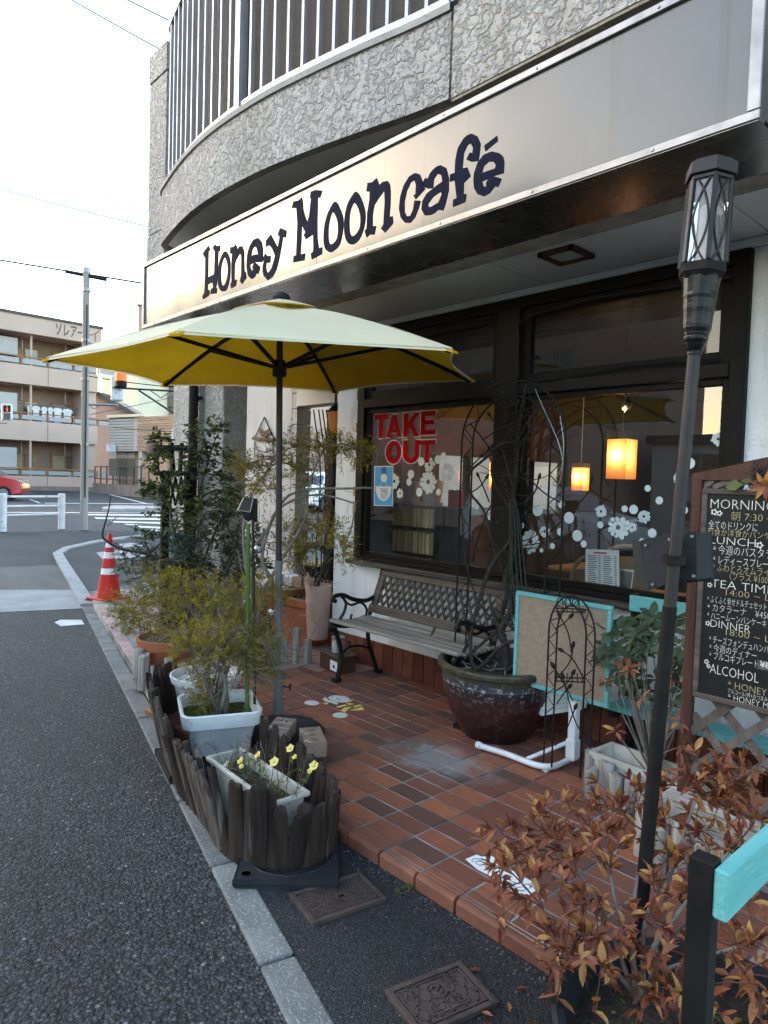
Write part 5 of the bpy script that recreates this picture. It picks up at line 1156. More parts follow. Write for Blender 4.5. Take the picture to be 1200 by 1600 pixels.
# ---- plank planter with troughs
pk = thing('plank_planter', (-2.6, 1.62, -.05), 'long planter fenced with dark leaning rough planks along the kerb', 'planter')
path = smooth_path([(-3.95, 1.95, 0), (-3.82, 1.77, 0), (-3.4, 1.61, 0), (-3.02, 1.495, 0), (-2.84, 1.465, 0), (-2.6, 1.425, 0), (-2.42, 1.385, 0), (-2.28, 1.385, 0), (-2.16, 1.43, 0), (-2.09, 1.53, 0), (-2.075, 1.645, 0), (-2.15, 1.735, 0), (-2.4, 1.78, 0), (-2.75, 1.85, 0), (-3.0, 1.93, 0)], 8)
acc2 = [0]
for a, b in zip(path[:-1], path[1:]): acc2.append(acc2[-1]+(b-a).length)
def on_path(s_):
    for i in range(1, len(path)):
        if acc2[i] >= s_: t = (s_-acc2[i-1])/(acc2[i]-acc2[i-1]); return path[i-1].lerp(path[i], t), (path[i]-path[i-1]).normalized()
    return path[-1], (path[-1]-path[-2]).normalized()
s_ = .02; pr_ = random.Random(5); total = acc2[-1]; k = 0
while s_ < total-.03:
    p, t = on_path(s_); wd = pr_.uniform(.055, .085); th = pr_.uniform(.022, .03); out_ = V((t.y, -t.x, 0)); fr_ = s_/total
    h = pr_.uniform(.275, .345) if fr_ < .62 else pr_.uniform(.20, .27)
    lean = pr_.uniform(.035, .075) if fr_ < .55 else pr_.uniform(-.01, .04)
    slant = pr_.uniform(-.12, -.04) if .12 < fr_ < .56 else pr_.uniform(-.02, .03)
    if .50 < fr_ < .545: slant = -.17
    a = V((p.x, p.y, -.045 if fr_ < .75 else -.005)); b = a+out_*lean+t*slant+V((0, 0, h))
    d = (b-a).normalized(); sd_ = (t-d*t.dot(d)).normalized(); nn = sd_.cross(d); m = MB(); o = 0
    # an irregular round-backed plank with a rough top
    sec = [(-wd/2, -.3*th), (-wd*.42, .45*th), (0, th*pr_.uniform(.6, .9)), (wd*.42, .45*th), (wd/2, -.3*th), (wd*.3, -th*.5), (-wd*.3, -th*.5)]
    n = len(sec)
    for q, sc2 in ((0, 1), (.5, pr_.uniform(.94, 1.05)), (.955, .98), (1, .90)):
        for i, (u_, v_) in enumerate(sec):
            jz = (pr_.uniform(-.014, .012) if q == 1 else 0); m.v.append(tuple(a+(b-a)*q+sd_*u_*sc2-nn*v_*sc2+V((0, 0, jz))))
    for r_ in range(3):
        for i in range(n): m.f.append((r_*n+i, r_*n+(i+1) % n, (r_+1)*n+(i+1) % n, (r_+1)*n+i))
    m.f.append(tuple(3*n+i for i in range(n))); m.f.append(tuple(reversed(range(n))))
    m.build('plank', 'plank_old' if (.12 < fr_ < .545 and pr_.random() < .55) or .50 < fr_ < .545 else 'plank', pk, bevel=.003)
    s_ += wd*.70; k += 1
# black rubber foot blocks under it
def foot_block(c, ang, label):
    t = thing('rubber_block', c, label, 'weight block', 'black rubber weight blocks'); m = MB(); R = R3(ang)
    q = [(-.19, -.19), (.19, -.19), (.19, .19), (-.19, .19)]; hole = [(.165*math.cos(2*PI*k/20), .165*math.sin(2*PI*k/20)) for k in range(20)]
    m.prism([[V(c)+R @ V((x, y, 0)) for x, y in q]], (0, 0, .022)); m.prism([[V(c)+R @ V((x, y, .0222)) for x, y in q], [V(c)+R @ V((x, y, .0222)) for x, y in reversed(hole)]], (0, 0, .018)); m.build('block', 'rubber', t, bevel=.004)
    m = MB(); m.lathe([(.024, .0), (.024, .003), (.018, .003), (.018, .0)], V(c)+R @ V((-.15, -.15, .0402)), 14); m.build('moulded_ring', 'rubber', t)
fl, fr2 = V((-2.148, 1.283, -.054)), V((-1.905, 1.573, -.054)); uu_ = (fr2-fl).normalized(); vv_ = V((-uu_.y, uu_.x, 0)); c_ = fl+uu_*.19+vv_*.19
foot_block(tuple(c_), math.atan2(uu_.y, uu_.x), 'black rubber block under the near round end of the plank planter')
foot_block((-3.24, 1.72, -.054), math.atan2(U.y, U.x), 'black rubber block half hidden under the far part of the plank planter')
# white square pot, white round pot, trough
wp = thing('square_white_pot', (-3.30, 1.86, 0), 'white square plastic pot with carrying slots and mossy soil', 'pot')
def round_sq(w_, r_, z, c, R, n=5):
    out = []
    for q, (sx, sy) in enumerate(((1, 1), (-1, 1), (-1, -1), (1, -1))):
        for k in range(n): a = q*PI/2+(PI/2)*k/(n-1); out.append(V(c)+R @ V((sx*(w_/2-r_)+r_*math.cos(a), sy*(w_/2-r_)+r_*math.sin(a), z)))
    return out
wc = V((-3.30, 1.86, .0)); WR = R3(math.atan2(wc.y, wc.x)+.12); m = MB(); lv = [(.30, .05, 0), (.36, .06, .15), (.37, .06, .155), (.40, .06, .155), (.42, .065, .225), (.41, .06, .232), (.385, .055, .228), (.355, .05, .15)]
rings = [round_sq(w_, r_, z, wc, WR) for w_, r_, z in lv]; n = len(rings[0])
for rg in rings: m.v += [tuple(p) for p in rg]
for i in range(len(lv)-1):
    for k in range(n): m.f.append((i*n+k, i*n+(k+1) % n, (i+1)*n+(k+1) % n, (i+1)*n+k))
m.f.append(tuple(reversed(range(n)))); m.build('pot', 'white_plastic', wp, smooth=True)
for sgn in (1, -1):
    m = MB(); m.box(wc+WR @ V((0, sgn*.206, .20)), (.13, .012, .022), WR); m.build('carrying_slot', 'soil', wp, bevel=.005)
m = MB(); rg = round_sq(.365, .05, .165, wc, WR); m.add(rg, [tuple(range(n))]); m.build('soil', 'moss', wp)
m = MB()
for k in range(60): m.lathe([(rnd(.01, .03), -.01), (rnd(.008, .02), .008), (0, .014)], wc+WR @ V((rnd(-.16, .16), rnd(-.16, .16), .166)), 6)
m.build('moss_cushions', 'moss', wp, kind='stuff')
rp = thing('round_white_pot', (-3.74, 2.02, 0), 'white round plastic pot behind the white square pot', 'pot')
m = MB(); m.lathe([(.15, 0), (.19, .19), (.205, .195), (.215, .235), (.205, .238), (.195, .20)], (-3.74, 2.02, .03), 30); m.build('pot', 'white_plastic', rp, smooth=True)
m = MB(); m.lathe([(.19, 0), (.001, .012)], (-3.74, 2.02, .22), 24); m.build('soil', 'soil', rp)
tg = thing('petunia_trough', (-2.36, 1.53, .0), 'grubby white oblong trough of yellow petunias inside the plank fence', 'planter')
tc_, td_ = V((-2.43, 1.545, -.02)), V((.985, -.04, 0)).normalized(); ts_ = V((-td_.y, td_.x, 0)); TR = Matrix((td_, ts_, V((0, 0, 1)))).transposed()
m = MB(); lv = [(.48, .12, .02), (.52, .15, .215), (.56, .18, .22), (.56, .18, .24), (.525, .145, .24), (.51, .13, .15)]
for a, b, z in lv:
    for x, y in ((-1, -1), (1, -1), (1, 1), (-1, 1)): m.v.append(tuple(tc_+TR @ V((x*a/2, y*b/2, z))))
for i in range(5):
    for k in range(4): m.f.append((i*4+k, i*4+(k+1) % 4, (i+1)*4+(k+1) % 4, (i+1)*4+k))
m.f.append((3, 2, 1, 0)); m.build('trough', 'old_plastic', tg, bevel=.006, seg=2)
m = MB(); m.box(tc_+V((0, 0, .18)), (.51, .13, .02), TR); m.build('soil', 'soil', tg)
# two hollow bricks
def hbrick(c, ang, label, roll=0, painted=False):
    t = thing('hollow_brick', c, label, 'brick', 'bricks on the parasol foot'); R = R3(ang, roll); L_, W_, H_ = .215, .11, .075
    q = [V((-L_/2, -W_/2, 0)), V((L_/2, -W_/2, 0)), V((L_/2, W_/2, 0)), V((-L_/2, W_/2, 0))]
    holes = [[V((cx+.019*math.cos(-2*PI*k/12), .019*math.sin(-2*PI*k/12), 0)) for k in range(12)] for cx in (-.065, 0, .065)]
    m = MB(); m.prism([[V(c)+R @ p for p in lp] for lp in [q]+holes], R @ V((0, 0, H_))); m.build('brick_body', 'brick', t, bevel=.004)
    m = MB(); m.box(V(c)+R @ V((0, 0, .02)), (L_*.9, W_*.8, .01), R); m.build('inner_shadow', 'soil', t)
    if painted:
        m = MB()
        for a, b in (((-.107, .0), (-.03, .0)), ((-.03, -.054), (-.03, .054)), ((.04, -.054), (.04, .054)), ((.04, .0), (.107, .0))): m.beam(V(c)+R @ V((a[0], a[1], H_+.0006)), V(c)+R @ V((b[0], b[1], H_+.0006)), .006, .0008)
        m.build('mortar_line', 'white_line', t)
hbrick((-3.02, 2.07, .065), rad(-50), 'grey brown brick with pale mortar lines, left of its pair on the parasol foot', -.05, True)
hbrick((-2.80, 2.12, .065), rad(-28), 'orange brown three hole brick, right of its pair on the parasol foot')
m = MB(); gr_ = random.Random(31)
for k in range(420):
    if k < 260: p = kp(gr_.uniform(-1, 3.5), gr_.choice((gr_.gauss(-.05, .05), gr_.gauss(.15, .03))), -.056)
    else: p = V((gr_.uniform(-2.1, -.6), 1.80-abs(gr_.gauss(0, .05)), -.053))
    r_ = gr_.uniform(.002, .0055); m.lathe([(r_*.8, -r_*.4), (r_, .0), (r_*.5, r_*.6)], p, 5, R3(gr_.uniform(0, 3)))
m.build('loose_grit', 'log_dark', None, kind='stuff', loc=(-1.5, 1.3, -.055))['label'] = 'loose grit scattered along the kerb and the foot of the tile step'
# ---- manhole covers
def manhole(pts, name, label, kind):
    c = sum(pts, V())/4; ex = (pts[1]-pts[0]); ey = (pts[3]-pts[0]); w_, h_ = ex.length, ey.length; ex.normalize(); ey = (ey-ex*ey.dot(ex)).normalized()
    R = Matrix((ex, ey, V((0, 0, 1)))).transposed(); t = thing(name, tuple(c), label, 'manhole cover')
    z0 = -.052; fw = .018
    m = MB()
    for a in (0, 1):
        for s2 in (-1, 1):
            m.box(c+R @ V((s2*(w_/2-fw/2), 0, .004) if a == 0 else (0, s2*(h_/2-fw/2), .004)), (fw, h_, .02) if a == 0 else (w_-2*fw-.0005, fw, .02), R)
    m.build('frame', 'rust_iron', t, bevel=.002)
    iw, ih = w_/2-fw-.004, h_/2-fw-.004
    m = MB(); m.box(c+V((0, 0, .001)), (iw*2, ih*2, .014), R); m.build('plate', 'rust_iron', t, bevel=.002)
    m = MB(); zt = .0085
    def bar(x, y, dx, dy, ang=0): m.box(c+R @ V((x, y, zt)), (dx, dy, .006), R @ R3(ang))
    if kind == 1:
        nx, ny = 11, 8; sx, sy = iw*1.84/nx, ih*1.84/ny
        for i in range(nx):
            for j in range(ny):
                x, y = -iw*.92+sx*(i+.5), -ih*.92+sy*(j+.5)
                if abs(x) < iw*.26 and abs(y) < ih*.2 or (i == 1 and j == 3): continue
                if (i+j) % 2: bar(x, y-.25*sy, sx*.85, sy*.22); bar(x, y+.25*sy, sx*.85, sy*.22)
                else: bar(x-.25*sx, y, sx*.22, sy*.85); bar(x+.25*sx, y, sx*.22, sy*.85)
        for s2 in (-1, 1): bar(0, s2*ih*.96, iw*1.9, .003); bar(s2*iw*.97, 0, .003, ih*1.9)
        m.build('relief', 'rust_iron', t, kind='stuff'); m = MB(); text(m, 'kM', c+V((0, 0, zt+.002))-ey*.014, ex, ey, .05, .02, center=True); m.build('lettering', 'rust_iron', t)
        m = MB(); m.lathe([(.011, 0), (.001, .0005)], c+R @ V((-iw*.72, -ih*.1, zt+.001)), 12); m.build('key_hole', 'soil', t)
    else:
        import itertools
        def clipline(x0, y0, x1, y1):
            t0, t1 = 0, 1
            for p, q in ((x0-x1, x0+iw*.94), (x1-x0, iw*.94-x0), (y0-y1, y0+ih*.92), (y1-y0, ih*.92-y0)):
                if abs(p) < 1e-9:
                    if q < 0: return None
                else:
                    r_ = q/p
                    if p < 0: t0 = max(t0, r_)
                    else: t1 = min(t1, r_)
            return None if t0 >= t1 else (x0+(x1-x0)*t0, y0+(y1-y0)*t0, x0+(x1-x0)*t1, y0+(y1-y0)*t1)
        for k in range(-9, 10):
            for sg_ in (1, -1):
                q = clipline(k*.042-.4, -.4*1.5*sg_, k*.042+.4, .4*1.5*sg_)
                if q:
                    for a, b in ((0, .5), (.5, 1)):
                        P0 = V((q[0]+(q[2]-q[0])*a, q[1]+(q[3]-q[1])*a, zt)); P1 = V((q[0]+(q[2]-q[0])*b, q[1]+(q[3]-q[1])*b, zt)); m.beam(c+R @ P0, c+R @ P1, .006, .004)
        for s2 in (-1, 1): bar(0, s2*ih*.95, iw*1.95, .004); bar(s2*iw*.97, 0, .004, ih*1.9)
        m.build('relief', 'rust_iron', t, kind='stuff')
        m = MB(); m.lathe([(.034, 0), (.034, .006), (.026, .006), (.026, 0)], c+R @ V((0, ih*.36, zt-.002)), 20); m.build('emblem_ring', 'rust_iron', t)
        m = MB(); m.tube(smooth_path([c+R @ V((x, ih*.36+y, zt+.002)) for x, y in ((-.014, .01), (0, .018), (.012, .006), (-.01, -.008), (.0, -.016), (.014, -.01))]), .004, 5); m.build('emblem', 'rust_iron', t)
        m = MB(); m.box(c+R @ V((.0, -ih*.42, zt)), (.13, .045, .006), R); m.build('name_plate', 'rust_iron', t)
        m = MB(); text(m, '止水栓', c+R @ V((0, -ih*.42-.014, zt+.0035)), ex, ey, .042, .0, center=True, width=.115); m.build('lettering', 'steel_dark', t)
        for x in (-.6, .6): m = MB(); m.box(c+R @ V((x*iw, ih*.74, zt)), (.012, .05, .006), R); m.build('hinge_slot', 'soil', t)
manhole([V((-1.79, 1.395, -.054)), V((-1.735, 1.685, -.054)), V((-1.955, 1.69, -.054)), V((-1.985, 1.41, -.054))], 'valve_cover', 'brown iron cover with a woven block pattern near the rubber block', 1)
manhole([V((-1.225, 1.34, -.054)), V((-1.165, 1.605, -.054)), V((-1.367, 1.617, -.054)), V((-1.42, 1.335, -.054))], 'stopcock_cover', 'brown iron cover with diamond pattern and round emblem at the bottom edge', 2)

# ================================================================== RIGHT HAND SIDE
# ---- big glazed pot with the bare vine
PC = V((-2.47, 3.21, 0))
gp_ = thing('glazed_pot', tuple(PC), 'huge dark red and olive glazed pot beside the bench', 'pot')
m = MB(); m.lathe([(.19, .0), (.20, .012), (.225, .05), (.285, .16), (.315, .26), (.322, .32), (.326, .325), (.322, .335), (.330, .365), (.332, .385), (.350, .395), (.356, .412), (.350, .428), (.325, .432), (.312, .42), (.306, .37)], PC, 48); m.build('pot_body', 'glazed_pot', gp_, smooth=True)
m = MB(); m.lathe([(.31, 0), (.001, .015)], PC+V((0, 0, .36)), 24); m.build('soil', 'soil', gp_)
m = MB()
for k in range(18):
    a = rnd(0, 6.28); r_ = rnd(.05, .27); p = PC+V((r_*math.cos(a), r_*math.sin(a), .375)); m.tube([p, p+V((rnd(-.1, .1), rnd(-.1, .1), rnd(.0, .06)))], .004, 4)
m.build('twigs', 'bark_grey', gp_, kind='stuff')
vn = thing('bare_vine', (-2.5, 3.25, .37), 'leafless climbing vine tied up in front of the window post', 'plant')
def vy(px, py, y=3.36): return Y(px, py, y)
trunk = [vy(795, 1058, 3.22), vy(790, 1010, 3.25), vy(783, 985, 3.28), vy(800, 950, 3.32), vy(790, 905, 3.40), vy(806, 850, 3.46), vy(800, 800, 3.47), vy(806, 745, 3.47), vy(808, 690, 3.46), vy(815, 640, 3.45), vy(822, 600, 3.45)]
m = MB(); m.tube(smooth_path(trunk, 5), [.026-.018*(k/50) for k in range(51)], 8); m.build('trunk', 'vine', vn, smooth=True)
m = MB()
for path, r_ in (([(792, 1050, 3.2), (830, 1010, 3.22), (790, 1005, 3.15), (745, 1045, 3.1), (735, 1000, 3.15), (748, 940, 3.25), (770, 880, 3.35), (812, 830, 3.45)], .012),
                 ([(783, 985, 3.28), (770, 950, 3.3), (812, 990, 3.25), (870, 1010, 3.2)], .012), ([(790, 905, 3.4), (770, 850, 3.4), (757, 800, 3.38), (735, 770, 3.36), (733, 740, 3.36), (760, 715, 3.38), (782, 695, 3.4), (808, 690, 3.45)], .008),
                 ([(800, 800, 3.46), (775, 760, 3.42), (768, 730, 3.42), (780, 700, 3.44), (815, 650, 3.46)], .009), ([(806, 700, 3.45), (818, 670, 3.42), (845, 635, 3.4), (870, 626, 3.38)], .007), ([(808, 720, 3.45), (815, 690, 3.44), (850, 655, 3.42), (872, 640, 3.4)], .006),
                 ([(800, 760, 3.45), (790, 720, 3.44), (780, 700, 3.42), (750, 712, 3.38)], .006), ([(803, 900, 3.4), (830, 950, 3.3), (850, 985, 3.25)], .010), ([(783, 985, 3.28), (760, 1000, 3.2), (725, 1030, 3.1)], .008), ([(783, 985, 3.28), (745, 935, 3.3), (727, 870, 3.36), (722, 800, 3.4)], .006)):
    m.tube(smooth_path([vy(*q) for q in path], 5), r_, 6)
m.build('stem', 'vine', vn, smooth=True)
m = MB(); vr = random.Random(8)
for k in range(80):
    py = vr.uniform(610, 1000); px = 803+vr.uniform(-14, 14); a = vy(px, py, 3.43); l = vr.uniform(.06, .32); th = vr.choice((-1, 1))*vr.uniform(.1, 1.35)
    b = a+V((math.sin(th)*l, vr.uniform(-.12, .02), math.cos(th)*l*vr.choice((1, 1, .3, -.4)))); P_ = curve(a, b, .12, 5); m.tube(P_, [.004, .0036, .003, .0025, .0016], 4)
    if vr.random() < .6: c_ = P_[3]; m.tube([c_, c_+V((vr.uniform(-.1, .1), vr.uniform(-.05, .02), vr.uniform(-.06, .12)))], .0016, 4)
    if vr.random() < .2: m.lathe([(0, -.01), (.006, 0), (0, .014)], b, 5)
m.build('twigs', 'vine', vn, kind='stuff')
m = MB(); vr = random.Random(3)
for k in range(5): a = vy(797+k*3, 775+vr.uniform(0, 25), 3.42); b = vy(800+k*7, 985+vr.uniform(-20, 10), 3.28); m.tube([a, a.lerp(b, .5)+V((vr.uniform(-.02, .02), 0, 0)), b], .005, 6)
m.build('support_cane', 'green_cane', vn, smooth=True)
m = MB(); m.tube(smooth_path([vy(836, 608, 3.3), vy(850, 640, 3.3), vy(872, 690, 3.3), (vy(879, 725, 3.3)), vy(870, 745, 3.3), vy(864, 757, 3.3), vy(875, 752, 3.3), vy(881, 700, 3.3), vy(875, 650, 3.3)], 5), .003, 5); m.build('loose_wire', 'tin', vn, smooth=True)
def arch_trellis(name, label, xs, yv, ztop, zspring, zfoot, r, rung, fx=0):
    """two nested arches with zigzag infill; xs = outer left, inner left, inner right, outer right"""
    cx = (xs[0]+xs[3])/2; t = thing(name, (cx, yv, max(0, zfoot)), label, 'trellis')
    for (a, b), dz, nm in (((xs[0], xs[3]), 0, 'outer_arch'), ((xs[1], xs[2]), -(xs[1]-xs[0]), 'inner_arch')):
        rad_ = (b-a)/2; P_ = [V((a, yv, zfoot)), V((a, yv, zspring))]+[V(((a+b)/2-rad_*math.cos(PI*k/14), yv, zspring+(ztop+dz-zspring)*math.sin(PI*k/14))) for k in range(1, 14)]+[V((b, yv, zspring)), V((b, yv, zfoot))]
        m = MB(); m.tube(P_, r, 6); m.build(nm, 'black_metal', t, smooth=True)
    m = MB()
    for a, b in ((xs[0], xs[1]), (xs[3], xs[2])):
        z = zfoot+.12; f = 0
        while z < zspring: m.tube([V((a if f else b, yv, z)), V((b if f else a, yv, z+rung))], r*.55, 4); z += rung; f = 1-f
    for k in range(12):
        u0, u1 = PI*k/12, PI*(k+1)/12; ro, ri = (xs[3]-xs[0])/2, (xs[2]-xs[1])/2; ho = ztop-zspring; hi = ho-(xs[1]-xs[0])
        po = lambda u: V((cx-ro*math.cos(u), yv, zspring+ho*math.sin(u))); pi_ = lambda u: V((cx-ri*math.cos(u), yv, zspring+hi*math.sin(u)))
        m.tube([po(u0), pi_(u1)] if k % 2 else [pi_(u0), po(u1)], r*.55, 4)
    m.build('zigzag', 'black_metal', t, smooth=True); return t, cx
yv = 3.30; t, cx = arch_trellis('arched_trellis', 'tall black wire arch trellis standing in the huge glazed pot', (Y(718, 800, yv).x, Y(735, 800, yv).x, Y(856, 800, yv).x, Y(879, 800, yv).x), yv, Y(800, 595, yv).z, Y(720, 690, yv).z, .38, .006, .085)
def scroll(t, yv, paths, r=.0045):
    for q in paths:
        m = MB(); P_ = smooth_path([Y(x, y, yv) for x, y in q], 4); m.tube(P_, r, 5); d = (P_[-1]-P_[-2]).normalized(); e = P_[-1]
        m.tube([e-d*.006, e+d*.008, e+d*.024, e+d*.036], [.003, .010, .008, .001], 6)
        m.build('scroll_stem', 'black_metal', t, smooth=True)
scroll(t, yv, [[(800, 690), (780, 670), (766, 650)], [(735, 662), (750, 680), (763, 698)], [(756, 686), (775, 672), (790, 645)], [(736, 770), (750, 760), (759, 748)], [(765, 785), (756, 763), (748, 745)], [(766, 790), (750, 830), (740, 870)], [(818, 790), (835, 770), (842, 748)], [(875, 785), (850, 770), (824, 745)], [(730, 735), (750, 715), (768, 698)]])
# ---- cork board on the white pipe stand
bdp = 3.13
st = thing('pipe_stand', (-1.95, 3.1, 0), 'white plastic pipe stand with square post carrying the cork board', 'stand')
post = Y(893, 1130, bdp).x
m = MB(); m.bx(post-.022, post+.022, bdp, bdp+.044, .03, .42); m.build('post', 'pvc', st, bevel=.003)
m = MB(); m.bx(post-.028, post+.028, bdp-.006, bdp+.05, .04, .14); m.build('post_socket', 'pvc', st, bevel=.004)
m = MB(); m.tube(smooth_path([G(752, 1166, .025), G(790, 1178, .025), G(840, 1196, .025), G(870, 1196, .025), G(896, 1182, .025), V((post, bdp+.02, .04))], 5), .016, 10); m.build('curved_foot', 'pvc', st, smooth=True)
m = MB(); m.tube([G(823, 1186, .03), V((post-.02, bdp+.03, .12))], .011, 8); m.build('foot_brace', 'pvc', st, smooth=True)
m = MB(); q = G(752, 1166, .025); m.tube([q, q+(G(745, 1163, .025)-q)*.9], .019, 10); q = G(853, 1200, .015); m.box(q, (.03, .03, .03)); m.build('foot_cap', 'white_plastic', st, smooth=False)
cbd = thing('cork_board', (-1.95, bdp-.02, .65), 'pin board of bare cork in a turquoise frame', 'notice board')
x0, x1 = Y(808, 1000, bdp).x, Y(958, 1000, bdp).x; z0, z1 = .365, .872
m = MB(); m.bx(x0+.02, x1-.02, bdp-.022, bdp-.008, z0+.02, z1-.02); m.build('cork', 'cork', cbd)
for a in ((x0, x1, z0, z0+.022), (x0, x1, z1-.022, z1), (x0, x0+.022, z0+.0225, z1-.0225), (x1-.022, x1, z0+.0225, z1-.0225)): m = MB(); m.bx(a[0], a[1], bdp-.03, bdp-.002, a[2], a[3]); m.build('frame_bar', 'turquoise', cbd, bevel=.003)
wpn = thing('perforated_panel', (-1.95, 3.3, .1), 'white plastic panel with rows of holes behind the pipe stand post', 'panel')
q = [Y(847, 1070, 3.22), Y(846, 1116, 3.22), Y(912, 1106, 3.42), Y(914, 1068, 3.42)]
m = MB(); m.prism([q], (.01, .012, 0)); m.build('sheet', 'white_plastic', wpn)
m = MB()
for i in range(12):
    for j in range(6):
        a = q[0].lerp(q[3], (i+.7)/12.6); b = q[1].lerp(q[2], (i+.7)/12.6); p = a.lerp(b, (j+.6)/6.4); m.box(p+V((-.003, -.004, 0)), (.006, .003, .008), R3(.8))
m.build('holes', 'frosted', wpn, kind='stuff')
m = MB(); m.beam(q[0]-V((.004, .004, 0)), q[1]-V((.004, .004, 0)), .016, .016, (0, 1, 0)); m.beam(q[1]-V((.004, .004, 0)), q[2]-V((.004, .004, 0)), .014, .014); m.build('rim', 'pvc', wpn)
yv = 2.98; t2, cx = arch_trellis('small_trellis', 'small black wire trellis with scrolls leaning in front of the cork board', (Y(855, 1050, yv).x, Y(868, 1050, yv).x, Y(914, 1040, yv).x, Y(928, 1040, yv).x), yv, Y(888, 930, yv).z, Y(860, 985, yv).z, .03, .0045, .048)
scroll(t2, yv, [[(912, 1060), (895, 1030), (880, 1018)], [(870, 1060), (890, 1035), (895, 1012)], [(893, 1020), (888, 990), (876, 965)], [(868, 982), (880, 975), (890, 965)], [(868, 1080), (885, 1068), (894, 1054)], [(885, 1075), (876, 1060), (867, 1044)], [(895, 1095), (885, 1075), (866, 1044)], [(925, 1160), (900, 1130), (880, 1060)], [(868, 1165), (885, 1140), (898, 1108)], [(870, 1100), (880, 1085), (888, 1075)]], .0035)
m = MB()
for py in (950, 955, 1058, 1064): m.tube([Y(866, py, yv), Y(915, py+2, yv)], .0035, 5)
for k in range(6): x = 870+k*8; m.tube([Y(x, 950, yv), Y(x, 956, yv)], .003, 4); m.tube([Y(x, 1052, yv), Y(x, 1066, yv)], .003, 4)
for a in (870, 882, 894): m.tube(smooth_path([Y(a+4, 948, yv), Y(a, 942, yv), Y(a+3, 935, yv), Y(a+9, 937, yv), Y(a+9, 946, yv)], 4), .003, 5)
m.build('cross_bar', 'black_metal', t2, smooth=True, kind='stuff')
# ---- turquoise benches on black steel frames
def turq_bench(label):
    t = thing('turquoise_bench', (0, 0, 0), label, 'bench', 'turquoise benches with black frames'); Ln = 1.12
    for x in (0, Ln):
        for z_, y0 in ((.88, .0),): m = MB(); m.bx(x-.018, x+.018, -.02, .02, 0, .89); m.build('rear_post', 'black_metal', t, bevel=.002)
        m = MB(); xx_ = x+(.16 if x == 0 else -.16); m.bx(xx_-.018, xx_+.018, -.23, -.195, 0, .295); m.build('front_leg', 'black_metal', t, bevel=.002)
        m = MB(); m.bx(x-.016, x+.016, -.215, -.021, .262, .295); m.build('seat_bracket', 'black_metal', t)
    for yy in (-.135,): m = MB(); m.bx(-.02, Ln+.02, yy-.08, yy+.08, .297, .33); m.build('seat_slat', 'turquoise', t, bevel=.004)
    for z0, z1 in ((.80, .885),): m = MB(); m.bx(-.016, Ln+.016, -.045, -.0205, z0, z1); m.build('back_slat', 'turquoise', t, bevel=.004)
    return t
tb1 = turq_bench('turquoise slatted bench on a black steel frame against the white wall'); tb1.location = (-1.79, 3.50, 0)
tb2 = copy_tree(tb1); tb2['label'] = 'turquoise bench cut off by the lower right corner, close to the camera'; tb2.location = (-.455, 1.195, -.054); tb2.rotation_euler = (0, 0, PI/2)
tb2.location = (-.46, 1.18, -.054)
# ---- chalk board on a lattice stand
by = 2.90
cs = thing('menu_board', (-1.0, by, 0), 'black chalk menu board framed on a dark brown lattice stand', 'menu board')
X0, X1 = Y(1075, 900, by).x, -.42
xl = Y(1096, 900, by).x
m = MB(); m.bx(X0, X0+.042, by-.01, by+.03, .03, 1.50); m.build('post', 'redwood', cs, bevel=.003)
m = MB(); m.bx(X1-.042, X1, by-.01, by+.03, .03, 1.50); m.build('post', 'redwood', cs, bevel=.003)
m = MB(); xm = (X0+X1)/2; m.prism([[V((X0, by-.012, 1.50)), V((X1, by-.012, 1.50)), V((X1, by-.012, 1.525)), V((xm+.08, by-.012, 1.60)), V((xm-.08, by-.012, 1.60)), V((X0, by-.012, 1.525))]], (0, .045, 0)); m.build('top_rail', 'redwood', cs, bevel=.003)
ZB0, ZB1 = Y(1098, 1088, by).z, Y(1092, 763, by).z
m = MB(); m.bx(xl+.022, X1-.06, by-.028, by-.012, ZB0+.022, ZB1-.022); m.build('board', 'chalkboard', cs)
for a in ((xl, X1-.04, ZB0, ZB0+.022), (xl, X1-.04, ZB1-.022, ZB1), (xl, xl+.022, ZB0+.0222, ZB1-.0222)): m = MB(); m.bx(a[0], a[1], by-.036, by-.011, a[2], a[3]); m.build('board_frame', 'bench_back', cs, bevel=.003)
def slat(a, b, off, nm='lattice_slat', w_=.034): m = MB(); m.beam(V((a[0], by+off, a[1])), V((b[0], by+off, b[1])), w_, .008, (0, 1, 0)); m.build(nm, 'old_wood', cs)
L0, L1, H0, H1 = X0+.043, X1-.043, .10, ZB0+.01
sp2 = .17; x = L0-(H1-H0)
while x < L1:
    for sg_, off in ((1, .004), (-1, .014)):
        a, b = [x, H0], [x+(H1-H0), H1]
        if a[0] < L0: a = [L0, H0+(L0-x)]
        if b[0] > L1: b = [L1, H0+(L1-x)]
        if sg_ < 0: a[0], b[0] = L0+L1-a[0], L0+L1-b[0]
        if b[1]-a[1] > .02: slat(a, b, off)
    x += sp2
x = L0-.1
while x < L1:
    for sg_, off in ((1, .004), (-1, .014)):
        a, b = [max(x, L0), ZB1+.005], [min(x+.07, L1), 1.498]
        if sg_ < 0: a[0], b[0] = L0+L1-a[0], L0+L1-b[0]
        slat(a, b, off, 'lattice_slat', .02)
    x += .07
for zz in (H0-.02,): m = MB(); m.bx(X0+.043, X1-.043, by-.008, by+.026, zz-.02, zz+.018); m.build('bottom_rail', 'old_wood', cs, bevel=.003)
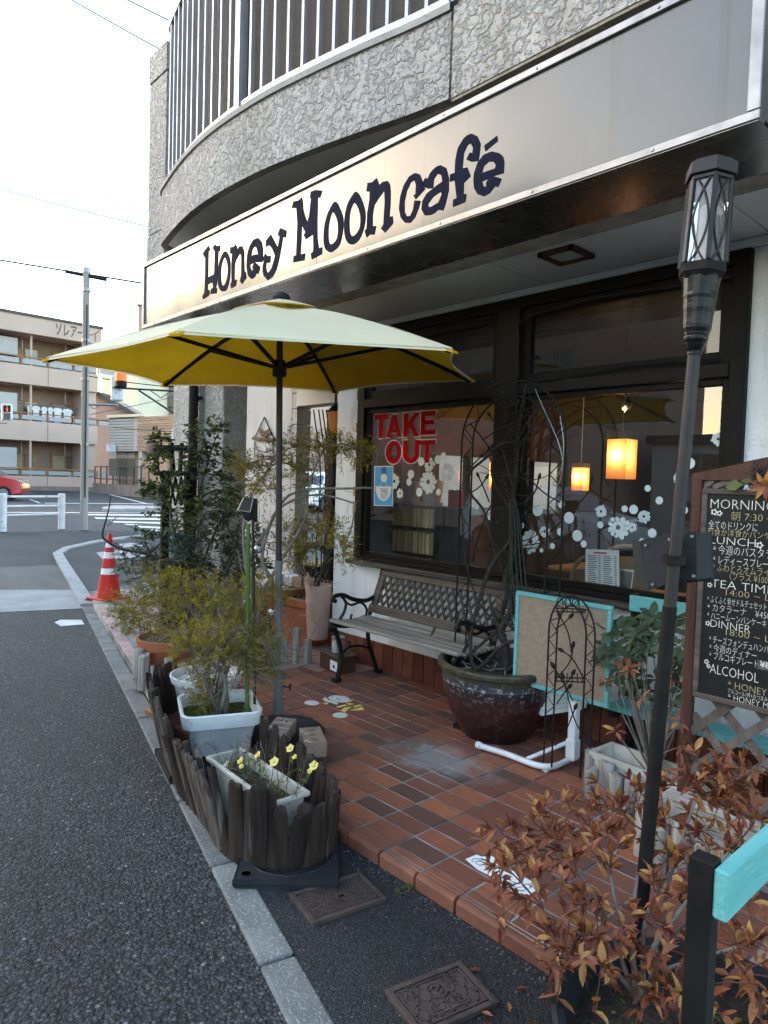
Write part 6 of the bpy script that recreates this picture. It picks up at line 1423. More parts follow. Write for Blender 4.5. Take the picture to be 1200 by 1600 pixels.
def chalk(txt, px, py, cap, mt_='chalk', off=.006, wpx=None, jp=False):
    o = Y(px, py, by-.0285); k = (Y(px, py-cap, by-.0285)-o).z; wv = (Y(px+wpx, py+wpx*.2, by-.0285)-o).x if wpx else None
    m = MB(); text(m, txt, o, V((1, 0, 0)), V((0, 0, 1)), k/(.80 if jp else .70), off, width=wv); m.build('chalk_line', mt_, cs)
for row in [('MORNING', 1110, 794, 15, 'chalk', 100), ('朝 7:30 ~ 11:00', 1142, 812, 11, 'chalk_gold', 110), ('全てのドリンクに', 1107, 825, 12, 'chalk', 76), ('和食か洋食かパンケーキ', 1105, 835, 10, 'chalk_gold', 122), ('LUNCH', 1110, 849, 12, 'chalk', 70),
            ('* 今週のパスタランチ', 1114, 864, 13, 'chalk', 118), ('* レディースプレート', 1114, 879, 12, 'chalk', 96), ('* ふわとろオムライス', 1113, 891, 12, 'chalk_gold', 100), ('（プラス ¥100 ランチ', 1140, 905, 11, 'chalk_gold', 95), ('TEA TIME', 1111, 917, 13, 'chalk', 97),
            ('14:00 ~ Last', 1134, 930, 10, 'chalk_gold', 92), ('* ふくふく幸せドルチェセット', 1105, 940, 10, 'chalk', 92), ('* カタラーナ    ¥450', 1105, 953, 10, 'chalk', 98), ('* ハニームーンパンケーキ', 1105, 965, 10, 'chalk', 92), ('DINNER', 1110, 979, 12, 'chalk', 62),
            ('18:00 ~ Last', 1134, 992, 10, 'chalk_gold', 92), ('* チーズフォンデュハンバーグ', 1108, 1003, 11, 'chalk', 110), ('* 今週のディナー', 1108, 1016, 11, 'chalk', 74), ('* プルコギプレート', 1108, 1028, 11, 'chalk', 76), ('ALCOHOL', 1109, 1051, 15, 'chalk', 76),
            ('* HONEY SET', 1137, 1074, 11, 'chalk_gold', 90), ('アルコール1杯+おつまみ', 1137, 1082, 7, 'chalk', 62), ('* HONEY MOON', 1137, 1093, 10, 'chalk', 95), ('アルコール2杯+おつまみ', 1137, 1101, 7, 'chalk', 60)]:
    chalk(*row[:5], off=-.016 if ord(row[0][-1]) < 256 else -.012, wpx=row[5], jp=ord(row[0][-1]) > 256)
m = MB(); o = Y(1185, 1043, by-.029); m.box(o+V((.05, 0, .012)), (.11, .002, .035)); m.build('price_tag', 'ink', cs)
m = MB(); text(m, '¥850', Y(1187, 1042, by-.0305), V((1, 0, 0)), V((0, 0, 1)), .034, .008); m.build('price_text', 'chalk', cs)
m = MB()
for px, py, r_ in ((1116, 800, 4), (1124, 802, 3.5), (1187, 852, 4), (1106, 974, 3), (1104, 1034, 3), (1107, 1041, 2.5), (1109, 914, 3)):
    c_ = Y(px, py, by-.0285); s_ = r_*.0026
    for k in range(5): a = 2*PI*k/5; m.add([c_+V((s_*.9*math.cos(a)+s_*.5*math.cos(a+q), 0, s_*.9*math.sin(a)+s_*.5*math.sin(a+q))) for q in (0, 1.2, 2.4, 3.6, 4.8)], [(0, 1, 2, 3, 4)])
m.build('chalk_flower', 'chalk', cs, kind='stuff')
wr = thing('dried_wreath', tuple(Y(1190, 745, by-.05)), 'sprig of dried berries, pale leaf and orange flower on top of the menu board', 'decoration')
m = MB(); m.leaf(Y(1160, 757, by-.05), V((-1, -.15, -.15)), V((0, -1, .4)), .065, .05, .1, .1); m.leaf(Y(1176, 752, by-.05), V((-1, -.3, .1)), V((0, -1, .4)), .04, .02); m.build('pale_leaf', 'young_leaf', wr)
m = MB()
for k in range(40): a = Y(1190+rnd(-14, 14), 735+rnd(-12, 26), by-.045); m.tube([a, a+V((rnd(-.05, .05), rnd(-.03, .0), rnd(-.05, .05)))], .0015, 4); m.lathe([(0, -.006), (.006, 0), (0, .006)], a, 5)
m.build('berry_sprig', 'bark_dark', wr, kind='stuff')
m = MB()
for k in range(9): a = 2*PI*k/9; m.leaf(Y(1196, 760, by-.055), V((math.cos(a), -.5, math.sin(a))), V((0, -1, 0)), .06, .02, .2, .3)
m.build('orange_flower', 'rust_leaf', wr)
# ---- planters at the foot of the board
wt = thing('white_trough', tuple(G(985, 1205)), 'weathered white plastic trough between log edging and lattice stand', 'planter')
def trough(t, c, ex, L_, W_, H_, mt_, dirt=True, wall=.02):
    ex = V(ex).normalized(); ey = V((-ex.y, ex.x, 0)); R = Matrix((ex, ey, V((0, 0, 1)))).transposed(); m = MB(); lv = [(L_*.90, W_*.8, .0), (L_*.97, W_*.95, H_-.03), (L_, W_, H_-.03), (L_, W_, H_), (L_-2*wall, W_-2*wall, H_), (L_*.93-2*wall, W_*.9-2*wall, H_-.1)]
    for a, b, z in lv:
        for x, y in ((-1, -1), (1, -1), (1, 1), (-1, 1)): m.v.append(tuple(V(c)+R @ V((x*a/2, y*b/2, z))))
    for i in range(5):
        for k in range(4): m.f.append((i*4+k, i*4+(k+1) % 4, (i+1)*4+(k+1) % 4, (i+1)*4+k))
    m.f.append((3, 2, 1, 0)); m.build('trough', mt_, t, bevel=.008, seg=2)
    m = MB(); m.box(V(c)+V((0, 0, H_-.07)), (L_*.93-2*wall, W_*.9-2*wall, .01), R); m.build('soil', 'soil', t); return R
trough(wt, (-1.44, 3.02, 0), (1, -.05, 0), .52, .20, .20, 'old_plastic')
pb = thing('wooden_planter', (-.85, 2.80, 0), 'peeling white wooden planter box below the menu board lattice', 'planter')
m = MB()
for k in range(3): pass
for z0, z1 in ((.0, .075), (.078, .15), (.153, .22)): m = MB(); m.bx(-1.19, -.40, 2.70, 2.722, z0, z1); m.build('board', 'grey_wood', pb, bevel=.003)
m = MB(); m.bx(-1.19, -1.168, 2.7225, 2.885, 0, .22); m.build('end_board', 'grey_wood', pb)
m = MB(); m.bx(-1.21, -.38, 2.685, 2.735, .222, .245); m.build('cap_rail', 'grey_wood', pb, bevel=.003)
m = MB(); m.bx(-1.166, -.4, 2.724, 2.884, .10, .18); m.build('soil', 'soil', pb)
logs('log_edging', [(-1.70, 2.96, .19), (-1.655, 2.90, .14), (-1.59, 2.90, .19), (-1.52, 2.88, .16), (-1.45, 2.87, .17), (-1.38, 2.85, .13)], 'weathered log edging in front of the white trough', .037)
logs('log_edging', [(-1.25, 2.60, .22), (-1.17, 2.57, .17), (-1.09, 2.56, .21), (-1.00, 2.55, .18), (-.92, 2.54, .2)], 'pale grey log edging in front of the wooden planter box', .04)
# ---- torch lantern on the leaning pole
lp0, lp1 = V((-.862, 1.765, .02)), Y(1096, 432, 1.86)
tl = thing('pole_lantern', (-.862, 1.765, .02), 'tall leaning dark pole with a six sided solar lantern on top', 'lantern')
pm = Y(1066, 545, 1.845); d_ = (lp1-lp0).normalized(); lp1 = lp0+d_*(lp1-lp0).length
m = MB(); m.tube([lp0, lp0+d_*1.9], [.0165, .0165], 16); m.build('pole', 'bronze', tl, smooth=True)
jn = lp0+d_*1.12
m = MB(); m.tube([lp0, jn], [.0185, .0185], 16); m.build('lower_pole', 'black_metal', tl, smooth=True)
base = Y(1088, 430, 1.86); tt = (base-(lp0+d_*1.84)); m = MB(); rng = random.Random(2)
prof = [(z*.9, r_*.76) for z, r_ in [(0, .024), (.012, .026), (.03, .034), (.045, .041), (.06, .043), (.075, .046), (.085, .049), (.12, .053), (.16, .056), (.19, .058), (.239, .068)]]
ax_ = d_; a0 = lp0+d_*((base-lp0).dot(d_)-.215); pts_, rs_ = [], []
for i, (z, r_) in enumerate(prof):
    for q in range(3):
        nz = prof[min(i+1, len(prof)-1)]; zz = z+(nz[0]-z)*q/3; pts_.append(a0+ax_*zz); rs_.append((r_+(nz[1]-r_)*q/3)*(1+rng.uniform(-.035, .035)))
m.tube(pts_, rs_, 18); m.build('tape_wrap', 'cable', tl, smooth=False)
MT['cable_tape'] = mat('tape', (.006, .006, .009), None, 9, .3, bump=.3, bscale=60)
tl.children[-1].data.materials[0] = MT['cable_tape']
def frame_of(d): x = d.cross(V((0, 1, 0))).normalized(); y = d.cross(x).normalized(); return x, y
ex_, ey_ = frame_of(d_); L0_ = a0+d_*.215; RT = Matrix((ex_, ey_, d_)).transposed()
toc = V((-L0_.x, -L0_.y, 0)).normalized(); phi = math.atan2(toc.dot(ey_), toc.dot(ex_))+rad(12)
def hexr(r, z, k, off=0): a = phi+PI/3*k+off; return L0_+d_*z+(ex_*math.cos(a)+ey_*math.sin(a))*r*HW
HT = .235
HW = .74
def hexplate(z0, z1, r0, r1, nm, mt_='bronze', bev=.002): m = MB(); lo = [hexr(r0, z0, k) for k in range(6)]; hi = [hexr(r1, z1, k) for k in range(6)]; m.add(lo+hi, [tuple(reversed(range(6))), tuple(range(6, 12))]+[(k, (k+1) % 6, 6+(k+1) % 6, 6+k) for k in range(6)]); m.build(nm, mt_, tl, bevel=bev)
hexplate(-.004, .022, .082, .082, 'base_plate', 'black_metal'); hexplate(-.018, -.0045, .066, .080, 'base_taper', 'black_metal')
hexplate(HT, HT+.012, .078, .078, 'collar'); hexplate(HT+.0125, HT+.046, .090, .088, 'cap'); hexplate(HT+.0465, HT+.056, .082, .068, 'cap_top')
for k in range(6):
    m = MB(); m.beam(hexr(.079, .0225, k), hexr(.074, HT-.0005, k), .011, .009, (ex_*math.cos(phi+PI/3*k)+ey_*math.sin(phi+PI/3*k))); m.build('corner_bar', 'bronze', tl)
    a, b, c_, e_ = hexr(.073, .0225, k), hexr(.073, .0225, k+1), hexr(.069, HT-.001, k+1), hexr(.069, HT-.001, k)
    m = MB(); m.add([a, b, c_, e_], [(0, 1, 2, 3)]); m.build('pane', 'glass_clear', tl)
    m = MB(); of = (a+b)/2-L0_; of = (of-d_*of.dot(d_)).normalized()*.003
    def pp_(u, v): return a.lerp(b, u).lerp(e_.lerp(c_, u), v)+of
    for s2 in (-1, 1):
        m.tube([pp_(.5+s2*.36*math.sin(PI*(v-.12)/.76)*(1 if 1 else 0) if .12 <= v <= .88 else .5+s2*.36*(v-.12)/.15 if v < .12 else .5+s2*.36*(.88-v)/.15, v) for v in [x/16 for x in range(17)]], .0028, 5)
    m.build('tracery', 'bronze', tl, smooth=True)
m = MB(); m.lathe([(.018, 0), (.018, .14), (.014, .15)], (0, 0, 0), 12); m.v = [tuple(L0_+RT @ (V(p)+V((0, 0, .03)))) for p in m.v]; m.build('inner_tube', 'frosted', tl, smooth=True)
# solar panel box strapped to that pole
sb = thing('solar_box', tuple(Y(1040, 880, 1.84)), 'dark grey solar panel box strapped to the leaning lantern pole', 'solar panel')
q = [Y(x, y, 1.86) for x, y in ((1003, 846), (1052, 835), (1056, 906), (1016, 920))]
m = MB(); m.prism([q], (.012, .05, .004)); m.build('left_shell', 'rubber', sb, bevel=.004, seg=2)
q = [Y(x, y, 1.88) for x, y in ((1046, 840), (1086, 832), (1090, 905), (1052, 909))]
m = MB(); m.prism([q], (.02, .05, 0)); m.build('right_shell', 'rubber', sb, bevel=.004, seg=2)
q = [Y(x, y, 1.87) for x, y in ((988, 846), (1001, 847), (1013, 918), (996, 913))]
m = MB(); m.prism([q], (.01, .05, 0)); m.build('panel_face', 'pole_grey', sb, bevel=.002)
m = MB()
for x, y in ((1009, 852), (1046, 843), (1050, 900), (1020, 913), (1058, 846), (1081, 838), (1084, 900)): p = Y(x, y, 1.857); m.lathe([(.004, -.003), (.004, .003)], p, 8, R3(0, PI/2))
m.build('screw', 'tin', sb)
m = MB(); p = lp0+d_*((Y(1040, 872, 1.84)-lp0).dot(d_)); m.lathe([(.026, -.012), (.030, -.012), (.030, .012), (.026, .012)], p, 14); m.build('strap', 'black_metal', sb)
# ================================================================== INSIDE THE SHOP
bc_ = thing('book_case', (-4.1, 4.15, .3), 'shelf packed with yellowed paperbacks behind the left window pane', 'bookcase')
xa, xb, yb_ = -4.36, -3.82, 4.08
m = MB(); m.bx(xa, xb, yb_+.02, yb_+.22, .30, .32); m.bx(xb-.02, xb, yb_, yb_+.22, .321, 1.24); m.bx(xa, xb-.021, yb_+.2, yb_+.22, .321, 1.24); m.build('case', 'frame_dark', bc_)
for k, z in enumerate((.42, .64, .86, 1.08)):
    if k: m = MB(); m.bx(xa, xb-.0205, yb_, yb_+.199, z-.02, z-.001); m.build('shelf', 'frame_brown', bc_)
    m = MB(); x = xa+.004; br = random.Random(k)
    while x < xb-.035: wd = br.uniform(.010, .017); m.bx(x, x+wd-.001, yb_+br.uniform(.005, .03), yb_+.17, z, z+br.uniform(.165, .185)); x += wd
    m.build('books', 'book', bc_, kind='stuff')
m = MB(); m.bx(xa, xb+.02, yb_-.01, yb_+.23, 1.2405, 1.262); m.build('top', 'frame_brown', bc_)
def ipot(c, r, h, mt_, label, ribs=False):
    t = thing('indoor_pot', c, label, 'pot'); m = MB(); n = 32; o = 0; lv = [(r*.72, .02), (r*.95, h*.9), (r, h*.9), (r, h), (r*.92, h)]
    for rr_, z in lv:
        for k in range(n): a = 2*PI*k/n; q = rr_*(1+(.02*(k % 2)) if ribs and z < h*.9 else 1); m.v.append((c[0]+q*math.cos(a), c[1]+q*math.sin(a), c[2]+z))
    for i in range(len(lv)-1):
        for k in range(n): m.f.append((i*n+k, i*n+(k+1) % n, (i+1)*n+(k+1) % n, (i+1)*n+k))
    m.build('pot', mt_, t); m = MB(); m.lathe([(r*.85, 0), (r*.95, .03), (r*.9, .03)], c, 24); m.build('saucer', mt_, t); m = MB(); m.lathe([(r*.9, 0), (.001, .01)], V(c)+V((0, 0, h*.88)), 16); m.build('soil', 'soil', t)
    m = MB()
    for k in range(7): m.tube(curve(V(c)+V((rnd(-.04, .04), rnd(-.04, .04), h*.9)), V(c)+V((rnd(-.1, .1), rnd(-.1, .1), h+rnd(.06, .2))), .15), .004, 4)
    m.build('stems', 'bark', t, kind='stuff')
ipot((-4.19, 4.15, 1.262), .095, .20, 'log', 'plain grey pot on the bookcase, left of the ribbed white pot')
ipot((-3.93, 4.14, 1.262), .10, .215, 'white_plastic', 'ribbed white pot with saucer on the bookcase behind the window', True)
t = thing('pink_box', (-3.72, 4.2, 1.2), 'small pink carton beside the ribbed white pot inside the window', 'box'); m = MB(); m.box((-3.72, 4.2, 1.33), (.10, .08, .14), R3(.3)); m.build('carton', 'red_vinyl', t); m = MB(); m.bx(-3.79, -3.64, 4.1, 4.3, 0, 1.258); m.build('stand', 'frame_dark', t)
def pendant(c, w_, h, label, power):
    power *= .05
    t = thing('pendant_lamp', c, label, 'pendant lamp', 'lit pendant lamps inside the cafe'); m = MB(); q = [(-1, -1), (1, -1), (1, 1), (-1, 1)]; c = V(c)
    m.tube([c+V((0, 0, h)), V((c.x, c.y, 2.59))], .004, 5); m.build('cord', 'white_plastic', t)
    m = MB(); lo = [c+V((x*w_/2, y*w_/2, 0)) for x, y in q]; hi = [c+V((x*w_/2, y*w_/2, h*.82)) for x, y in q]; m.add(lo+hi, [(k, (k+1) % 4, 4+(k+1) % 4, 4+k) for k in range(4)]); m.build('shade', 'lamp_paper', t)
    m = MB(); m.box(c+V((0, 0, h*.91)), (w_*1.05, w_*1.05, h*.17)); m.build('cap', 'wood_block', t)
    m = MB(); m.lathe([(0, -.03), (.025, 0), (0, .03)], c+V((0, 0, h*.5)), 12); m.build("bulb", "lamp_core", t, smooth=True)
    ld = bpy.data.lights.new('lamp_light', 'POINT'); ld.energy = power; ld.color = (1, .58, .25); ld.shadow_soft_size = .012; lo_ = bpy.data.objects.new('lamp_light', ld); COL.objects.link(lo_); lo_.parent = t; lo_.location = (0, -.04, h*.5)
pendant((-2.51, 4.6, 1.52), .15, .34, 'nearest and largest lit pendant lamp, right window pane', 9)
pendant((-3.70, 6.0, 1.42), .12, .27, 'small far lit pendant lamp left of the largest one', 9)
pendant((-3.72, 4.75, 1.40), .12, .30, 'lit pendant lamp seen beside the window post in the left pane', 16)
for k, (px, py) in enumerate(((978, 637), (1077, 653))):
    c_ = Y(px, py, 5.2+k*.6); t = thing('spot_lamp', tuple(c_), ('tiny bright ceiling spot left of the lantern pole, inside the shop', 'tiny bright ceiling spot right of the lantern pole, inside the shop')[k], 'spotlight')
    m = MB(); m.tube([c_, c_+V((0, .03, .05))], .035, 10); m.build('housing', 'frame_dark', t); m = MB(); m.lathe([(0, -.03), (.022, 0), (0, .03)], c_-V((0, .02, .01)), 10); m.build('bulb', 'lamp_core', t); ld = bpy.data.lights.new('spot_light', 'POINT'); ld.energy = 1.2; ld.color = (1, .72, .42); ld.shadow_soft_size = .02; lo_ = bpy.data.objects.new('spot_light', ld); COL.objects.link(lo_); lo_.parent = t; lo_.location = (0, -.08, -.06); m = MB(); m.tube([c_+V((0, .03, .05)), V((c_.x, c_.y+.03, 2.6))], .006, 5); m.build('stem', 'frame_dark', t)
def itable(c, label):
    t = thing('cafe_table', c, label, 'table', 'tables inside the cafe'); m = MB(); m.box(V(c)+V((0, 0, .71)), (.75, .6, .03)); m.build('table_top', 'wood_block', t, bevel=.005); m = MB(); m.tube([V(c)+V((0, 0, .02)), V(c)+V((0, 0, .69))], .03, 10); m.build('column', 'frame_dark', t); m = MB(); m.lathe([(.22, 0), (.2, .02), (.03, .03)], c, 16); m.build('foot', 'frame_dark', t)
itable((-1.95, 4.5, .012), 'small wooden cafe table inside, right behind the menu card'); itable((-3.2, 5.6, .012), 'wooden cafe table deeper inside the shop')
def ichair(c, ang, label):
    t = thing('cafe_chair', c, label, 'chair', 'chairs inside the cafe'); R = R3(ang); W = lambda x, y, z: V(c)+R @ V((x, y, z))
    m = MB(); m.box(W(0, 0, .45), (.42, .42, .04), R); m.build('seat', 'curtain', t, bevel=.01)
    for x in (-1, 1):
        for y in (-1, 1): m = MB(); m.tube([W(x*.19, y*.19, 0), W(x*.18, y*.18, .43)], .016, 6); m.build('leg', 'frame_brown', t)
    m = MB(); pts = [W(-.20, .2, .46), W(-.2, .24, .8), W(-.13, .25, .92), W(0, .25, .96), W(.13, .25, .92), W(.2, .24, .8), W(.2, .2, .46)]; m.tube(smooth_path(pts), .016, 6)
    m.build('back_hoop', 'curtain', t, smooth=True); m = MB(); m.box(W(0, .24, .72), (.36, .02, .3), R); m.build('back_panel', 'curtain', t)
ichair((-2.35, 4.35, .012), rad(80), 'pale round backed chair left of the menu card, inside'); ichair((-1.55, 4.9, .012), rad(-100), 'pale chair at the far side of the near table, inside'); ichair((-2.75, 5.2, .012), rad(30), 'pale chair by the deeper table, inside')
mc = thing('menu_card', tuple(Y(942, 890, 3.66)), 'white printed menu card standing inside the right window pane', 'menu')
q = [Y(x, y, 3.66) for x, y in ((915, 858), (967, 860), (968, 923), (914, 917))]
m = MB(); m.prism([q], (0, .004, 0)); m.build('card', 'paper', mc)
m = MB()
for c0, c1 in ((.08, .47), (.54, .93)):
    for k in range(15):
        v = .16+.052*k; a = q[0].lerp(q[3], v).lerp(q[1].lerp(q[2], v), c0); b = q[0].lerp(q[3], v).lerp(q[1].lerp(q[2], v), c0+(c1-c0)*rnd(.45, .75)); e_ = q[0].lerp(q[3], v).lerp(q[1].lerp(q[2], v), c1-.07); f_ = q[0].lerp(q[3], v).lerp(q[1].lerp(q[2], v), c1)
        m.beam(a-V((0, .001, 0)), b-V((0, .001, 0)), .0045, .0008, (0, 1, 0)); m.beam(e_-V((0, .001, 0)), f_-V((0, .001, 0)), .0045, .0008, (0, 1, 0))
m.build('print_rows', 'log_dark', mc, kind='stuff')
m = MB(); a = q[0].lerp(q[3], .08).lerp(q[1].lerp(q[2], .08), .25); b = q[0].lerp(q[3], .08).lerp(q[1].lerp(q[2], .08), .65); m.beam(a-V((0, .001, 0)), b-V((0, .001, 0)), .009, .001, (0, 1, 0)); m.build('title_bar', 'cone_red', mc)
pf = thing('photo_frame', tuple(Y(983, 905, 3.72)), 'small pale photo frame next to the white menu card inside', 'photo frame')
q = [Y(x, y, 3.72) for x, y in ((968, 888), (991, 891), (986, 927), (967, 922))]; m = MB(); m.prism([q], (0, .01, 0)); m.build('frame', 'white_plastic', pf)
m = MB(); c0 = sum(q, V())/4; m.prism([[c0+(p-c0)*.82-V((0, .002, 0)) for p in q]], (0, .001, 0)); m.build('picture', 'bark_grey', pf)
# blue takeaway poster on the glass
po = thing('takeaway_poster', tuple(Y(600, 760, SY)), 'blue TAKE OUT poster stuck on the lower left of the window', 'poster')
def pw(x, y, d=0): return Y(540+x/4, 560+y/4, SY-.001-d)
m = MB(); m.prism([[pw(*q) for q in ((180, 673), (298, 672), (296, 924), (176, 921))]], (0, .0008, 0)); m.build('border', 'white_vinyl', po)
m = MB(); m.prism([[pw(q[0], q[1], .0012) for q in ((185, 679), (293, 678), (291, 919), (181, 916))]], (0, .0005, 0)); m.build('sheet', 'blue_print', po)
m = MB(); m.prism([[pw(q[0], q[1], .002) for q in ((222, 680), (256, 680), (252, 722), (226, 722))]], (0, .0005, 0)); m.build('neck', 'blue_dark', po)
m = MB(); m.prism([[pw(239+20*math.cos(2*PI*k/18), 747+26*math.sin(2*PI*k/18), .0025) for k in range(18)]], (0, .0005, 0)); m.build('head', 'white_vinyl', po)
m = MB(); m.prism([[pw(187, 800, .0025)]+[pw(237+50*math.cos(PI-PI*k/14), 800+92*math.sin(PI*k/14), .0025) for k in range(15)]], (0, .0005, 0)); m.build('bag', 'white_vinyl', po)
m = MB(); m.tube([pw(222, 800, .003), pw(222, 785, .003), pw(228, 770, .003), pw(250, 770, .003), pw(256, 785, .003), pw(256, 800, .003)], .002, 5); m.build('handle', 'white_vinyl', po)
for wd, y, x in (('TAKE', 842, 239), ('OUT', 876, 238)): m = MB(); o = pw(x, y, .0035); text(m, wd, o, V((1, 0, 0)), V((0, 0, 1)), .052, .006, center=True, width=.088 if wd == 'TAKE' else .075); m.build('lettering', 'blue_dark', po)
wl = thing('wall_lantern', tuple(Y(530, 655, 3.72)), 'lit amber glass lantern on the end of the white wall by the entrance', 'lantern')
o = Y(524, 655, 3.80); m = MB(); m.lathe([(.02, -.12), (.05, -.10), (.07, .06), (.055, .065)], o, 8); m.build('glass_shade', 'lamp_paper', wl)
m = MB(); m.lathe([(.075, .066), (.05, .10), (.015, .13), (.001, .16)], o, 8); m.tube([o+V((0, 0, .15)), o+V((0, .0, .26)), o+V((.06, 0, .3)), o+V((.1, 0, .22))], .012, 6); m.build('bracket', 'iron', wl)

# ================================================================== PLANTS
def sprig(m, p, d, l, n, nl, nw, rg):
    d = V(d).normalized(); a = d.orthogonal().normalized(); b = d.cross(a)
    for k in range(n):
        t = rg.uniform(.1, 1); an = rg.uniform(0, 6.28); o = a*math.cos(an)+b*math.sin(an)
        nd = (d*rg.uniform(.45, 1.1)+o).normalized(); m.needle(V(p)+d*l*t, nd, nd.cross(d).normalized(), nl*rg.uniform(.7, 1.2), nw)
def twig_to(m, path, r0, r1, n=5, k=5):
    P_ = smooth_path(path, k); m.tube(P_, [r0+(r1-r0)*i/(len(P_)-1) for i in range(len(P_))], n)
def needle_plant(t, base, hubs, clusters, seed, leafm, barkm, n_sprig, nl=.024, nw=.0035, rfac=1.0, extra=None, leafy=None, per=15):
    rg = random.Random(seed); wood = MB(); fol = MB()
    for hub in hubs: twig_to(wood, [V(base)]+[V(h)+V((rg.uniform(-.02, .02), rg.uniform(-.02, .02), rg.uniform(-.02, .02))) for h in hub], .016, .005, 7)
    ends = [V(h[-1]) for h in hubs]+[V(h[len(h)//2]) for h in hubs]
    for c, r in clusters:
        c = V(c); e = min(ends, key=lambda q: (q-c).length); mid = e.lerp(c, .5)+V((rg.uniform(-.04, .04), rg.uniform(-.04, .04), rg.uniform(-.03, .05)))
        twig_to(wood, [e, mid, c], .008, .003, 5, 4)
        for k in range(n_sprig):
            v = V((rg.gauss(0, 1), rg.gauss(0, 1), rg.gauss(0, .8))); v = v.normalized()*r*rg.uniform(.25, 1.05)
            p = c+v; d = (v.normalized()*1.0+V((rg.uniform(-.6, .6), rg.uniform(-.6, .6), rg.uniform(-.3, .7)))); l = rg.uniform(.05, .10)*rfac
            if k % 2 == 0: wood.tube([c+v*.15, c+v*.65+V((0, 0, .01)), p+d.normalized()*l*.6], .0013, 3, False)
            if leafy:
                for q in range(per): an = rg.uniform(0, 6.28); o = V((math.cos(an), math.sin(an), rg.uniform(-.3, .5))); fol.leaf(p+d.normalized()*l*rg.uniform(0, 1), d.normalized()*rg.uniform(.2, .8)+o*.9, V((rg.uniform(-.5, .5), rg.uniform(-.5, .5), 1)), leafy[0]*rg.uniform(.7, 1.2), leafy[1]*rg.uniform(.8, 1.2))
            else: sprig(fol, p, d, l, per, nl, nw, rg)
    wood.build('branches', barkm, t, smooth=True); fol.build('foliage', leafm, t, kind='stuff'); return t
# olive needle shrub in the white square pot
b0 = wc+V((0, 0, .16)); dn = (b0-CO).dot(CF)
t = thing('needle_shrub', tuple(b0), 'olive green needle leaved shrub growing in the white square pot', 'shrub')
cl = [(D(x, y, dn+dz), r) for x, y, dz, r in [(208, 940, .45, .10), (238, 912, .45, .10), (262, 925, .35, .11), (300, 915, .3, .10), (335, 925, .3, .09), (218, 968, .3, .08), (262, 962, .2, .11), (300, 955, .15, .11), (340, 960, .1, .11), (372, 950, .2, .10), (285, 990, .0, .09), (325, 995, -.1, .11), (365, 990, -.05, .11), (400, 985, .1, .09), (300, 1015, -.1, .07), (345, 1018, -.15, .07), (385, 1020, -.1, .08), (412, 1012, .05, .07), (415, 1045, 0, .05), (318, 1090, .05, .045), (318, 1060, .05, .04), (195, 965, .4, .06), (405, 920, .3, .07)]]
needle_plant(t, b0, [[D(352, 1060, dn), D(345, 1020, dn), D(320, 985, dn+.1)], [D(352, 1060, dn), D(362, 1010, dn), D(385, 990, dn)], [D(345, 1060, dn), D(300, 1010, dn+.1), D(250, 975, dn+.25)]], cl, 21, 'needle', 'bark_grey', 62, .026, .0045, 1.1, per=17)
# bare pale twigs on its near side
m = MB(); rg = random.Random(6)
for k in range(170):
    a = D(rg.uniform(300, 440), rg.uniform(985, 1080), dn-.12+rg.uniform(-.1, .15)); m.tube(curve(a, a+rvec()*rg.uniform(.08, .22), .3, 7), .0014, 3)
m.build('bare_twigs', 'bark_grey', t, kind='stuff')
m = MB()
for k in range(5): a = b0+V((rnd(-.03, .03), rnd(-.03, .03), -.01)); twig_to(m, [a, a+V((rnd(-.02, .02), rnd(-.02, .02), .10)), D(350+rnd(-8, 8), 1040, dn)], .016, .01, 7)
twig_to(m, [b0+V((.02, .0, 0)), D(330, 1085, dn-.05), D(322, 1060, dn-.02), D(330, 1030, dn)], .012, .008, 7)
m.build('trunk', 'bark', t, smooth=True)
# twisted grey tree behind the parasol pole with thin olive foliage
b1 = V((-3.68, 2.20, .22)); d1 = (b1-CO).dot(CF)
t = thing('twisted_tree', tuple(b1), 'twisted grey branched small tree behind the parasol pole with sparse needles', 'tree')
cl = [(D(x, y, d1+dz), r) for x, y, dz, r in [(400, 740, .3, .10), (430, 715, .3, .10), (455, 700, .3, .09), (420, 765, .2, .08), (380, 725, .3, .07), (470, 735, .2, .07), (500, 700, .1, .08), (535, 700, .1, .07), (560, 706, .05, .05), (445, 830, .2, .08), (490, 820, .2, .08), (520, 830, .1, .07), (475, 855, .2, .07), (535, 860, .0, .05), (430, 930, .1, .06), (455, 870, .2, .06)]]
hubs = [[D(395, 1000, d1), D(398, 940, d1), D(392, 880, d1+.05), D(412, 825, d1+.05), D(445, 790, d1+.05), D(500, 770, d1), D(555, 790, d1-.05)],
        [D(395, 1000, d1), D(410, 930, d1), D(435, 880, d1+.05), D(470, 810, d1+.1), D(480, 760, d1+.1), D(505, 700, d1+.05)],
        [D(392, 960, d1), D(388, 880, d1+.05), D(385, 820, d1+.1), D(395, 770, d1+.2), D(420, 730, d1+.25)],
        [D(398, 940, d1), D(425, 910, d1-.05), D(405, 860, d1-.05), D(450, 775, d1-.05), D(560, 760, d1-.1), D(580, 765, d1-.1)]]
needle_plant(t, b1, hubs, cl, 5, 'needle', 'bark_grey', 46, .028, .0050, 1.2, per=17)
m = MB(); rg = random.Random(9)
for k in range(60):
    a = D(rg.uniform(400, 560), rg.uniform(690, 900), d1+rg.uniform(-.1, .2)); m.tube(curve(a, a+rvec()*rg.uniform(.06, .2), .3, 6), .0015, 3)
for q in ([(398, 940), (380, 900), (372, 860)], [(425, 910), (395, 960), (375, 1010)], [(440, 1010), (470, 960), (505, 985)], [(430, 1000), (470, 1015), (500, 965)]): m.tube(smooth_path([D(x, y, d1-.1) for x, y in q]), .003, 4)
